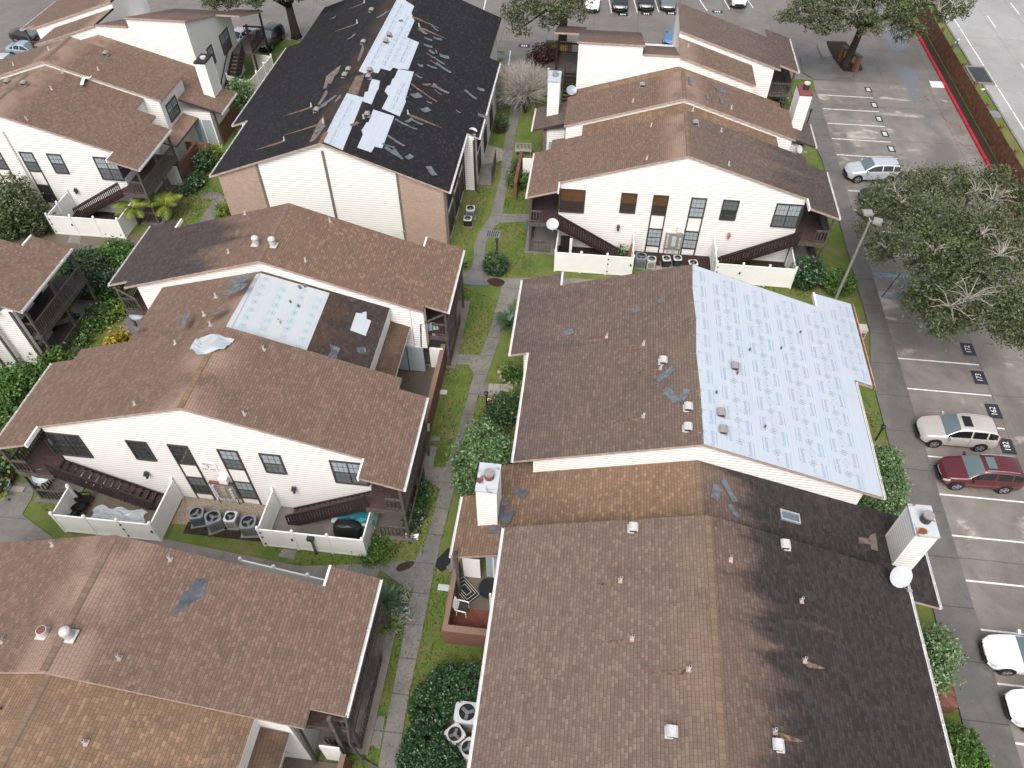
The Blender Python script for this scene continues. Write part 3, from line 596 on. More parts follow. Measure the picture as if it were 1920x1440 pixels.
def front_roof(parent, xc, zr, y0, y1, ya, yb, matL, matR, w=8.85, wf=9.5, ear=11.05, cap='sh_tan', cw=None):
    for sd, mt in ((-1, matL), (1, matR)):
        X = lambda d: xc + sd * d
        roof_slab('roof', parent, [(xc, y0), (X(w), y0), (X(w), ya), (X(ear), ya), (X(ear), yb), (X(wf), yb), (X(wf), y1), (xc, y1)], xc, zr, S, mt)
        gutter(parent, X(ear), ya, yb, zr - S * ear - 0.02, sd)
        b = MB(); z = lambda d: zr - S * d       # white notch board where the balcony roof starts
        ytop = min(ya, y0); ylow = max(ya, y0)
        b.faces([(X(w)-sd*0.0, ytop-0.03, z(w)-0.25), (X(w), ylow, z(w)-0.25), (X(w), ylow, z(w)+0.02), (X(w), ytop-0.03, z(w)+0.02), (X(w)-sd*0.09, ytop-0.03, z(w)-0.25), (X(w)-sd*0.09, ylow, z(w)-0.25), (X(w)-sd*0.09, ylow, z(w)+0.02), (X(w)-sd*0.09, ytop-0.03, z(w)+0.02)],
                [(0,1,2,3),(7,6,5,4),(3,2,6,7),(0,3,7,4),(1,0,4,5),(2,1,5,6)]); b.build('rake_board', M['trim_white'], parent)
    ridge_cap(parent, xc, zr, S, y0 + 0.02, y1 - 0.02, cap)
FRONT_WIN = [(-8.95+0.05, -6.85, 3.2, 2), (-4.25, -3.07, 3.5, 1), (-1.93, -0.80, 3.5, 1), (0.80, 1.93, 3.5, 1), (3.07, 4.25, 3.5, 1), (6.85, 8.72, 3.2, 2)]
def front_wall(parent, xc, y, styles, skip=()):
    for i, (a, c, z0, dv) in enumerate(FRONT_WIN):
        if i in skip: continue
        up, lo = styles[i]
        ywin(parent, xc + max(a, -8.72), xc + c, z0, 5.24, y, 3, 4, up, lo, div=dv)
    for k, (a, c) in enumerate(((-1.93, -0.80), (0.80, 1.93))):
        up, lo = styles[6 + k]; ywin(parent, xc + a, xc + c, 0.62, 2.30, y, 3, 4, up, lo)
        for xx in (a, c - 0.10):
            for za, zb in ((0.05, 0.618), (2.303, 3.497)): b = MB(); b.box(xc + xx, y - 0.05, za, xc + xx + 0.10, y + 0.02, zb); b.build('trim', M['trim_brown'], parent)
        for za, zb in ((2.304, 3.496), (0.10, 0.617)): b = MB(); b.box(xc + a + 0.102, y - 0.028, za, xc + c - 0.102, y + 0.02, zb); b.build('panel', M['trim_white'], parent)
def meter_bank(parent, xc, y, top='rust', mid='stone'):
    b = MB(); b.box(xc - 0.62, y - 0.10, 0.55, xc + 0.72, y, 2.05, 0); b.box(xc - 0.62, y - 0.16, 2.05, xc + 0.72, y, 2.13, 1); b.box(xc - 0.10, y - 0.14, 0.85, xc + 0.20, y - 0.10, 1.75, 4)
    for k, zz in enumerate((0.80, 1.06, 1.32, 1.58, 1.82)):
        for dx in ((-0.44,) if k == 4 else (-0.44, 0.50)):
            b.tube([(xc + dx, y - 0.10, zz), (xc + dx, y - 0.22, zz)], 0.085, 12, 2)
    for dx in (-0.3, -0.18, 0.1, 0.25): b.tube([(xc + dx, y - 0.06, 0), (xc + dx, y - 0.06, 0.55)], 0.03, 6, 2)
    for dx in (-0.55, 0.6): b.tube([(xc + dx, y - 0.08, 0), (xc + dx, y - 0.08, 0.55)], 0.03, 6, 3)
    b.build('meter_bank', [M['vent'], M[top], M['vent_white'], M['metal_dark'], M[mid]], parent)
    b = MB(); b.box(xc + 0.15, y - 0.26, 2.28, xc + 0.62, y, 2.72); b.build('service_box', M['trim_white'], parent)
def wall_light(parent, x, y, z, mat='black'):
    b = MB(); b.obox((x, y - 0.09, z), 0.16, 0.18, 0.30); b.faces([(x-0.14, y-0.24, z+0.02), (x+0.14, y-0.24, z+0.02), (x+0.1, y-0.02, z+0.22), (x-0.1, y-0.02, z+0.22)], [(0,1,2,3)]); b.obox((x, y - 0.16, z - 0.2), 0.10, 0.10, 0.10)
    b.build('wall_light', M[mat], parent)
def chimney(parent, x0, x1, y0, y1, zb, zt, cap='cap_white', flue='metal_dark', top='vent_white', tall=0.42, lab=None):
    b = MB(); b.box(x0, y0, zb, x1, y1, zt - 0.06); ch = b.build('chimney', M['siding'], parent)
    b = MB(); e = 0.09
    for xx, yy in ((x0, y0), (x1, y0), (x0, y1), (x1, y1)): b.box(xx - (0.012 if xx == x0 else e), yy - (0.012 if yy == y0 else e), zb, xx + (e if xx == x0 else 0.012), yy + (e if yy == y0 else 0.012), zt - 0.07)
    b.build('corner_trim', M['trim_white'], ch)
    b = MB(); b.box(x0 - 0.04, y0 - 0.04, zt - 0.12, x1 + 0.04, y1 + 0.04, zt); tag(b.build('chimney_cap', M[cap], ch), lab)
    b = MB(); c = ((x0 + x1) / 2 + 0.05, (y0 + y1) / 2, zt); b.cyl(c, 0.24, tall * 0.8, 18, 0); b.cyl((c[0], c[1], zt + tall * 0.8), 0.25, tall * 0.2, 18, 1); b.build('flue', [M[flue], M[top]], ch, smooth=False)
    b = MB(); b.box(x0 - 0.06, y0 - 0.10, zb - 0.0, x1 + 0.06, y0 + 0.0, zb + 0.32) if False else None
    return ch
def pipe_vent(roof, p, kind='pipe', rz=0.0):
    """small vent standing on a roof: white stub pipe in a flashing, or a hooded box vent"""
    b = MB(); x, y, z = p
    if kind == 'pipe':
        b.obox((x, y, z + 0.010), 0.22, 0.24, 0.02, 0, 2); b.cyl((x, y, z - 0.02), 0.055, 0.34, 10, 0); b.cyl((x, y, z + 0.315), 0.042, 0.008, 10, 1)
        b.build('vent_pipe', [M['pipe'], M['metal_dark'], M['fascia']], roof)
    elif kind == 'dark':
        b.cyl((x, y, z - 0.02), 0.05, 0.22, 8); b.build('vent_pipe', [M['wood_grey']], roof)
    else:
        m = M['vent_white'] if kind == 'white' else M['vent']
        b.obox((x, y, z + 0.0), 0.50, 0.44, 0.03); b.obox((x, y, z + 0.14), 0.36, 0.34, 0.25)
        b.faces([(x-0.21, y-0.21, z+0.21), (x+0.21, y-0.21, z+0.21), (x+0.21, y+0.21, z+0.21), (x-0.21, y+0.21, z+0.21), (x-0.12, y-0.18, z+0.32), (x+0.12, y-0.18, z+0.32), (x+0.12, y+0.18, z+0.32), (x-0.12, y+0.18, z+0.32)],
                [(0,3,2,1),(4,5,6,7),(0,1,5,4),(1,2,6,5),(2,3,7,6),(3,0,4,7)]); b.box(x-0.16, y-0.182, z+0.03, x+0.16, y-0.170, z+0.18, 1)
        b.build('roof_vent', [m, M['metal_dark']], roof)
def turbine(roof, p, broken=False):
    b = MB(); x, y, z = p; b.obox((x, y, z + 0.02), 0.55, 0.55, 0.04); b.cyl((x, y, z), 0.20, 0.34, 14)
    if broken: b.cyl((x, y, z + 0.34), 0.17, 0.02, 14, 1)
    else: b.ball((x, y, z + 0.46), 0.23, 12, 0, 0.75)
    b.build('turbine_vent', [M['vent_white'], M['rust']], roof, smooth=False)
# ---- prints and decals laid flat on a roof plane
def plane_map(xc, zr, s, sd, lift):
    k = math.sqrt(1 + s*s)
    return lambda x, y: (x, y, zr - s * abs(x - xc) + lift)
def roof_patch(mb, pts, xc, zr, s, lift=0.02, mi=0):
    """flat patch over xy polygon on a roof plane, with a thin rim"""
    a = sum(pts[i][0]*pts[(i+1) % len(pts)][1] - pts[(i+1) % len(pts)][0]*pts[i][1] for i in range(len(pts)))
    if a < 0: pts = pts[::-1]
    k = math.sqrt(1 + s*s); z = lambda x: zr - s * abs(x - xc)
    mb.poly([(x, y, z(x) + lift) for x, y in pts], mi, [(y, abs(x - xc) * k + 0.001) for x, y in pts])
    for i in range(len(pts)):
        (x0, y0), (x1, y1) = pts[i], pts[(i+1) % len(pts)]
        mb.poly([(x0, y0, z(x0) + 0.001), (x1, y1, z(x1) + 0.001), (x1, y1, z(x1) + lift), (x0, y0, z(x0) + lift)], mi, [(y0, 1), (y1, 1), (y1, 1), (y0, 1)])
SUMMIT = text_faces('Summit', 0.30)
def inside(x, y, poly):
    c = False; n = len(poly)
    for i in range(n):
        (x0, y0), (x1, y1) = poly[i], poly[i-1]
        if (y0 > y) != (y1 > y) and x < (x1 - x0) * (y - y0) / (y1 - y0) + x0: c = not c
    return c
def print_logo(mb, x, y, flip, T, ink=1):
    """word along the ridge direction with a zigzag mountain beside it"""
    f = -1 if flip else 1
    vs, fs = SUMMIT
    mb.faces([T(x + f * (-b_) , y + f * a_) for a_, b_ in vs], fs, ink)
    zz = [(-0.28, 0.46), (-0.52, 0.10), (-0.40, 0.06), (-0.68, -0.20), (-0.40, -0.14), (-0.46, -0.34), (-0.24, -0.30)]
    for (a0, b0), (a1, b1) in list(zip(zz, zz[1:])) + [((-0.22, 0.30), (-0.38, 0.10))]:
        d = Vector((a1 - a0, b1 - b0)); nn = Vector((-d.y, d.x)).normalized() * 0.018
        mb.poly([T(x - f * p, y - f * q2) for p, q2 in ((-a0 - nn.x, b0 - nn.y), (-a1 - nn.x, b1 - nn.y), (-a1 + nn.x, b1 + nn.y), (-a0 + nn.x, b0 + nn.y))], 2)
    mb.poly([T(x + f * p, y + f * q2) for p, q2 in ((0.20, -0.42), (0.225, -0.42), (0.225, 0.42), (0.20, 0.42))], ink)
def printed_sheet(name, roof, polys, xc, zr, s, sd, mat='sheet', lift=0.022, px_=0.98, py_=1.32, ph=0.0, sx=1.0):
    mb = MB(); T = plane_map(xc, zr, s, sd, lift + 0.004)
    for poly in polys: roof_patch(mb, poly, xc, zr, s, lift)
    x0 = min(p[0] for q2 in polys for p in q2); x1 = max(p[0] for q2 in polys for p in q2); y0 = min(p[1] for q2 in polys for p in q2); y1 = max(p[1] for q2 in polys for p in q2)
    i = 0; x = x0 + 0.55
    while x < x1:
        y = y0 + 0.5 + (0.62 if i % 2 else 0.0) + ph
        while y < y1:
            if any(all(inside(x + a, y + c, q2) for a in (-0.45, 0.38) for c in (-0.32, 0.32)) for q2 in polys): print_logo(mb, x, y, i % 2 == 1, T)
            y += py_
        x += px_; i += 1
    return mb.build(name, [M[mat], M['print'], M['print_grey']], roof)
rnd = random.Random(7)
# ================= building with the black patched roof
XL, XR = -18.95, 6.65
bm_ = empty('apartment_building', (-19.05, 46, 0), 'long building whose black shingle roof is patched in white along the ridge', 'building')
xc, zr, s = -19.05, 8.55, 0.37
gable_wall(bm_, xc, 8.62, 8.62, zr, s, 45.95, 53.7)
gable_wall(bm_, xc, 9.7, 9.6, zr, s, 53.7, 67.0); gable_wall(bm_, xc, 8.62, 8.62, zr, s, 67.0, 75.2)
for x0, x1 in ((-27.66, -24.42), (-13.78, -10.45)):      # brick wings of the gable wall
    b = MB(); z = lambda x: zr - s * abs(x - xc) - 0.20
    b.ygable([(x0, 0), (x1, 0), (x1, z(x1)), (x0, z(x0))], 45.90, 45.949); b.build('brick_panel', M['brick_pink'], bm_)
for x in (-24.37, -13.83, -19.1): b = MB(); b.box(x - 0.09, 45.87, 0, x + 0.09, 45.952, zr - s * abs(x - xc) - (0.22 if x != -19.1 else 0.75)); b.build('trim', M['wood_trim'], bm_)
b = MB(); b.box(-10.52, 45.86, 0, -10.40, 45.97, 5.0); b.build('trim', M['wood_trim'], bm_)
for y0, z0, z1 in ((46.6, 3.0, 4.9), (49.2, 3.0, 4.9), (46.6, 0.5, 2.4), (49.2, 0.5, 2.4), (51.4, 0.5, 2.4), (51.4, 3.0, 4.9)): xwin(bm_, y0, y0 + 1.9, z0, z1, -10.43, 1, 3, 4, 'blind_grey', 'glass', div=2)
for y in (46.4, 48.85, 51.2, 53.4): b = MB(); b.box(-10.46, y - 0.1, 0.05, -10.36, y + 0.1, 5.0); b.build('trim', M['wood_trim'], bm_)
for yy, xx in ((53.66, -9.47), (53.66, -10.35)): b = MB(); b.box(xx - 0.06, yy - 0.03, 0, xx + 0.06, yy + 0.03, 4.75); b.build('trim', M['trim_brown'], bm_)
downspout(bm_, [(-9.40, 53.75, 4.7), (-9.40, 53.75, 0.1), (-9.1, 53.3, 0.04)], 'trim_brown')
for y0 in (55, 58.6, 62.4): xwin(bm_, y0, y0 + 1.7, 0.6, 2.4, -9.44, 1, 3, 4, 'blind_grey', 'glass', div=2); xwin(bm_, y0, y0 + 1.7, 2.95, 4.5, -9.44, 1, 3, 4, 'blind_grey', 'glass', div=2)
railing(bm_, (-8.2, 54.6), (-8.2, 57.4), 0.05, 1.7, 'wood_grey')
b = MB(); b.box(-9.4, 54.5, 0, -8.1, 57.6, 0.1); b.build('patio_slab', M['slab'], bm_)
PL = [(xc, 45.72), (-28.15, 45.72), (-28.15, 53.78), (-29.6, 53.78), (-29.6, 68.0), (-28.15, 68.0), (-28.15, 76), (xc, 76)]
PR = [(xc, 45.72), (-10.02, 45.72), (-10.02, 53.88), (-9.05, 53.88), (-9.05, 67.0), (-10.0, 67.0), (-10.0, 75.6), (xc, 76)]
rl = roof_slab('roof', bm_, PL, xc, zr, s, 'sh_coal'); rr = roof_slab('roof', bm_, PR, xc, zr, s, 'sh_coal')
for x, y0, y1, sd in ((-28.15, 45.72, 53.78, -1), (-29.6, 53.78, 68, -1), (-10.02, 45.72, 53.88, 1), (-9.05, 53.88, 67, 1)):
    gutter(bm_, x, y0, y1, zr - s * abs(x - xc) - 0.02, sd)
ridge_cap(bm_, xc, zr, s, 45.74, 47.2, 'sh_mixed')
Z2 = lambda a, c: (480 + a / 3, c / 3)
def onM(a, c, sd=1):
    p = onroof(*Z2(a, c), xc, zr, s, sd); return (max(p.x, xc + .03) if sd > 0 else min(p.x, xc - .03), p.y)
P1 = [(565,395),(630,280),(690,160),(745,0),(760,-60),(860,-60),(842,5),(890,35),(870,86),(893,115),(850,212),(917,240),(857,392),(800,388),(770,380),(755,400),(702,385),(688,412),(640,404),(612,415)]
P2 = [(800,390),(888,405),(838,565),(845,568),(808,655),(708,612),(745,540),(724,515),(738,485),(755,480),(768,445),(778,440)]
P3 = [(652,445),(697,455),(690,500),(678,520),(650,588),(600,570),(612,520),(630,515),(640,478)]
P4 = [(500,520),(606,550),(488,845),(372,795),(440,640)]
P5 = [(660,617),(778,655),(710,835),(668,825),(648,858),(570,830),(602,758),(594,735),(622,690),(634,688)]
printed_sheet('underlayment', rr, [[onM(*q2) for q2 in P] for P in (P1, P2, P3, P4, P5)], xc, zr, s, 1, 'sheet', px_=0.95, py_=1.1)
for P, sd in (([(478,365),(430,400),(395,430),(378,500),(395,495),(405,470),(425,470),(440,430),(465,405)], -1), ([(395,505),(372,545),(345,590),(360,588),(385,555),(405,520)], -1), ([(380,645),(345,700),(300,800),(330,790),(385,715),(385,690)], -1),
              ([(600,250),(570,340),(580,345),(610,270)], -1), ([(475,530),(440,570),(450,575),(478,545)], -1)):
    b = MB(); roof_patch(b, [onM(*q2, sd) for q2 in P], xc, zr, s, 0.006); b.build('torn_strip', M['bare_wood'], rl)
def rust(roof, u, v, xc, zr, s, sd, L_, w=0.16, mat='rust_wash'):
    """tan granule wash running down-slope from a vent"""
    p = onroof(u, v, xc, zr, s, sd); b = MB(); x0 = abs(p.x - xc) + .05; pts = []
    for t, h in ((0, .7), (.15, 1), (.4, .85), (.75, .55), (1, .1)): pts.append((xc + sd * (x0 + L_ * t), p.y - .1 - w * h))
    for t, h in ((1, .1), (.75, .4), (.4, .7), (.15, .9), (0, .7)): pts.append((xc + sd * (x0 + L_ * t), p.y - .1 + w * h))
    roof_patch(b, pts, xc, zr, s, 0.005); b.build('rust_streak', M[mat], roof)
b = MB(); roof_patch(b, [onM(*q2) for q2 in ((545,420),(612,418),(570,540),(515,520))], xc, zr, s, 0.008); b.build('bare_ridge_patch', M['scrap_brown'], rr)
for a, c, sd in ((312,600,-1),(380,690,-1),(160,790,-1),(570,130,-1),(610,15,-1),(605,665,1),(855,640,1),(918,150,1),(875,90,1)):
    p = onroof(*Z2(a, c), xc, zr, s, sd); pipe_vent(rl if sd < 0 else rr, p, 'pipe')
for a, c, sd, k in ((520,400,-1,'grey'),(500,432,-1,'grey'),(650,65,-1,'grey'),(640,402,1,'grey'),(632,440,1,'grey'),(626,652,1,'grey'),(750,205,1,'grey'),(730,240,1,'grey'),(342,628,-1,'grey'),(605,245,-1,'grey')):
    p = onroof(*Z2(a, c), xc, zr, s, sd); pipe_vent(rl if sd < 0 else rr, p, 'box')
for a, c, sd, L_ in ((312,600,-1,2.4),(375,690,-1,3.2),(160,790,-1,2.4),(570,130,-1,2.2),(610,15,-1,1.6),(858,640,1,2.6),(918,150,1,2.4),(875,88,1,2.6)): rust(rl if sd < 0 else rr, *Z2(a, c), xc, zr, s, sd, L_)
# torn shingles lying about on that roof
def scrap(p, L, W, rz, tilt, label, mat='scrap', group='torn shingle pieces on the black roof', curl=0.04):
    b = MB(); n = 4; c, s_ = math.cos(rz), math.sin(rz); t = math.tan(tilt)
    vs = []
    for i in range(n + 1):
        for w in (-W/2, W/2):
            x = -L/2 + L * i / n; lift = curl * (abs(i - n/2) / (n/2)) ** 2
            X, Y = c * x - s_ * w, s_ * x + c * w; vs.append((X, Y, 0.03 + lift - t * X))
    m = len(vs); vs += [(a, d, e - 0.012) for a, d, e in vs]
    fs = []
    for i in range(n):
        fs.append((2*i, 2*i+2, 2*i+3, 2*i+1)); fs.append((m+2*i, m+2*i+1, m+2*i+3, m+2*i+2)); fs.append((2*i, m+2*i, m+2*i+2, 2*i+2)); fs.append((2*i+1, 2*i+3, m+2*i+3, m+2*i+1))
    fs += [(0, 1, m+1, m), (2*n, m+2*n, m+2*n+1, 2*n+1)]
    b.faces(vs, fs); o = b.build('shingle_scrap', M[mat]); o.location = p
    return tag(o, label, 'shingle scrap', group)
SC = [(940,180,1.2,.5,-.5,0),(970,222,.9,.35,.1,0),(1022,220,1.0,.4,.3,0),(1005,160,1.4,.22,-.7,0),(968,260,1.0,.4,.2,0),(990,295,.8,.4,-.4,0),(1015,295,.7,.15,-1.2,1),(1060,320,1.1,.6,.3,0),(985,318,1.2,.2,-.3,1),(1030,345,1.5,.3,-.4,0),(1010,360,1.3,.2,-.3,1),(990,378,1.1,.3,.1,0),(1055,385,2.0,.4,-.4,0),(925,370,.6,.4,.4,0),(915,432,.8,.3,-.2,0),(960,478,1.0,.3,.8,1),(1000,485,.9,.35,1.4,1),(905,497,1.6,.25,-.5,1),(1045,507,1.7,.4,-.2,0),(1025,522,1.0,.15,-.5,1),(902,540,1.2,.7,.9,0),(980,550,1.8,.2,-.4,1),(955,620,1.1,.6,1.0,0),(1208,535,1.7,.35,-.6,0),(1265,505,.8,.5,.2,0),(1280,655,1.2,.5,.2,0),(820,692,1.4,.3,-.2,0),(862,680,1.2,.3,1.2,0),(908,690,1.2,.3,-.1,0),(880,720,1.0,.2,0,0),(788,795,1.9,.3,-.35,0),(745,822,1.2,.2,.1,0),(770,858,1.7,.45,-.35,0),(800,870,1.5,.3,-.8,0),(862,885,.9,.5,1.1,0),(988,965,1.3,.6,-.9,0),(1138,630,.6,.2,-.3,1),(975,578,.6,.25,0,1),(555,700,1.1,.3,1.1,1),(815,118,.6,.3,1,0)]
SL = [(538,210,1.2,.35,1.0,0),(435,102,.8,.35,.6,0),(408,570,1.9,.5,.8,0),(360,605,1.6,.4,.15,0),(712,85,1.6,.5,.7,0),(360,730,1.2,.6,.9,0)]
WORD = lambda L_, W_, c_: f"{'brown' if c_ else 'slate grey'} {'long' if L_ > 1.45 else 'short' if L_ < 0.95 else 'torn'} {'strip' if W_ < 0.36 else 'piece'}"
for lst, sd in ((SC, 1), (SL, -1)):
    for a, c, L_, W_, rz, col in lst:
        p = onroof(*Z2(a, c), xc, zr, s, sd); d = abs(p.x - xc)
        where = ('beside the white patches' if d < 3.5 else 'mid right slope' if d < 6.5 else 'near the right eave') if sd > 0 else 'left of the ridge'
        far = 'front part' if p.y < 51 else 'middle part' if p.y < 59 else 'far part'
        scrap(p, L_ * 0.75, W_ * 0.78, rz, math.atan(s) * sd, f"{WORD(L_, W_, col)} of shingle on the black roof, {where}, {far}", 'scrap_brown' if col else 'scrap')
p = (-17.9, 46.1)
# ================= building at the upper right (R-A) and its twin at the upper left (L-A)
def far_block(root, xc, m, mats):
    """rear part of the two upper buildings; m=+1 shed to the left of the ridge, -1 mirrored"""
    X = lambda d: xc + m * d
    Y0 = 63.35
    # tall half-gable, wall towards the camera, roof falling away
    def shed(xa, xb, zt, y0, y1, mat):
        x0, x1 = sorted((xa, xb)); b = MB(); e = S * (y1 - y0)
        b.faces([(x0,y0,0),(x1,y0,0),(x1,y1,0),(x0,y1,0),(x0,y0,zt-0.17),(x1,y0,zt-0.17),(x1,y1,zt-e-0.17),(x0,y1,zt-e-0.17)], [(0,3,2,1),(4,5,6,7),(0,1,5,4),(1,2,6,5),(2,3,7,6),(3,0,4,7)])
        b.build('wall', M['siding'], root)
    def shed_roof(xa, xb, zt, y0, y1, mat, th=0.17):
        x0, x1 = sorted((xa, xb)); b = MB(); k = math.sqrt(1 + S*S); z = lambda y: zt - S * (y - Y0)
        b.poly([(x0,y0,z(y0)),(x1,y0,z(y0)),(x1,y1,z(y1)),(x0,y1,z(y1))], 0, [(x0,(y0-Y0)*k+.3),(x1,(y0-Y0)*k+.3),(x1,(y1-Y0)*k+.3),(x0,(y1-Y0)*k+.3)])
        b.poly([(x0,y1,z(y1)-th),(x1,y1,z(y1)-th),(x1,y0,z(y0)-th),(x0,y0,z(y0)-th)], 1)
        for a, c in (((x0,y0),(x1,y0)),((x1,y0),(x1,y1)),((x1,y1),(x0,y1)),((x0,y1),(x0,y0))): b.poly([(*a, z(a[1])-th),(*c, z(c[1])-th),(*c, z(c[1])),(*a, z(a[1]))], 1)
        b.build('roof', [M[mat], M['fascia']], root)
    shed(X(-8.55), X(-3.15), 8.72, Y0, Y0 + 8.75, None); shed_roof(X(-8.7), X(-3.0), 8.75, Y0 - 0.08, Y0 + 8.85, mats[0]); shed_roof(X(-11.0), X(-8.7), 8.75, Y0 + 5.6, Y0 + 11.0, mats[0]); shed_roof(X(-8.7), X(-8.2), 8.75, Y0 + 8.85, Y0 + 11.0, mats[0])
    shed(X(-3.15), X(0.0), 7.98, Y0, Y0 + 8.4, None); shed_roof(X(-3.0), X(-0.05), 8.0, Y0 - 0.06, Y0 + 5.5, mats[0])
    # lower strip and far gable half on the other side
    z1 = 8.0; b = MB(); xs = sorted((X(0), X(6.6))); zz = lambda x: z1 - S * abs(x - xc) - 0.18
    b.ygable([(xs[0], 0), (xs[1], 0), (xs[1], zz(xs[1])), (xs[0], zz(xs[0]))], Y0, 66.9); b.build('wall', M['siding'], root)
    roof_slab('roof', root, [(X(0), Y0 - 0.12), (X(6.75), Y0 - 0.12), (X(6.75), 66.9), (X(0), 66.9)], xc, z1, S, mats[1])
    z2 = 8.6; b = MB(); xs = sorted((X(0), X(8.75))); zz = lambda x: z2 - S * abs(x - xc) - 0.18
    b.ygable([(xs[0], 0), (xs[1], 0), (xs[1], zz(xs[1])), (xs[0], zz(xs[0]))], 66.9, 72.7); b.build('wall', M['siding'], root)
    roof_slab('roof', root, [(X(0), 66.8), (X(9.3), 66.8), (X(9.3), 67.75), (X(11.1), 67.75), (X(11.1), 74.6), (X(8.7), 74.6), (X(8.7), 72.8), (X(0), 72.8)], xc, z2, S, mats[2])
    gutter(root, X(11.1), 67.8, 74.5, z2 - S * 11.1 - 0.02, m)
    railing(root, (X(10.9), 68.0), (X(10.9), 74.0), 2.86, 3.86); railing(root, (X(8.9), 68.0), (X(10.9), 68.0), 2.86, 3.86); railing(root, (X(10.9), 68.0), (X(10.9), 74.0), 0.05, 1.05); railing(root, (X(8.9), 68.0), (X(10.9), 68.0), 0.05, 1.05)
    b = MB(); xs = sorted((X(8.8), X(10.95))); b.box(xs[0], 67.9, 2.6, xs[1], 74.2, 2.86); b.build('balcony_deck', M['wood_grey'], root)
    for xx, yy in ((X(10.85), 68.0), (X(10.85), 74.0)):
        b = MB(); b.box(xx - 0.08, yy - 0.08, 0, xx + 0.08, yy + 0.08, 5.0); b.build('post', M['wood_grey'], root)
    # open stair against the outer wall, coming down towards the camera
    xw = X(-8.6); xo = X(-9.9); n = 14
    b = MB()
    for i in range(n):
        y = 70.2 - 5.2 * (i + 0.5) / n; z = 2.84 * (1 - (i + 1) / (n + 0.6)); b.box(min(xw, xo), y - 0.17, z - 0.05, max(xw, xo), y + 0.17, z)
    b.build('stair_tread', M['wood_dark'], root)
    b = MB()
    for xx in (xw - m * 0.08, xo): b.bar((xx, 70.2, 2.7), (xx, 65.0, 0.0), 0.06, 0.3); b.bar((xx, 70.2, 3.8), (xx, 65.0, 1.0), 0.07, 0.09)
    for i in range(26): y = 70.2 - 0.2 * i; z = 2.84 * (1 - i / 26); b.box(xo - 0.02, y - 0.05, max(0, z - 0.2), xo + 0.02, y + 0.05, z + 0.95)
    b.build('stair_railing', M['wood_dark'], root)
    b = MB(); xs = sorted((X(-8.6), X(-10.9))); b.box(xs[0], 70.2, 2.66, xs[1], 73.9, 2.84); b.build('balcony_deck', M['wood_grey'], root)
    railing(root, (X(-10.8), 70.3), (X(-10.8), 73.9), 2.84, 3.84, 'wood_dark'); railing(root, (X(-8.7), 73.9), (X(-10.8), 73.9), 2.84, 3.84, 'wood_dark')
    for yy in (70.3, 73.8):
        b = MB(); b.box(X(-10.8) - 0.08, yy - 0.08, 0, X(-10.8) + 0.08, yy + 0.08, 5.6); b.build('post', M['wood_dark'], root)
    f = -m
    xwin(root, 68.6, 70.7, 3.2, 5.1, X(-8.56), f, 3, 4, 'blind_white', 'blind_grey', div=2); xwin(root, 65.6, 66.75, 3.5, 5.2, X(-8.56), f)
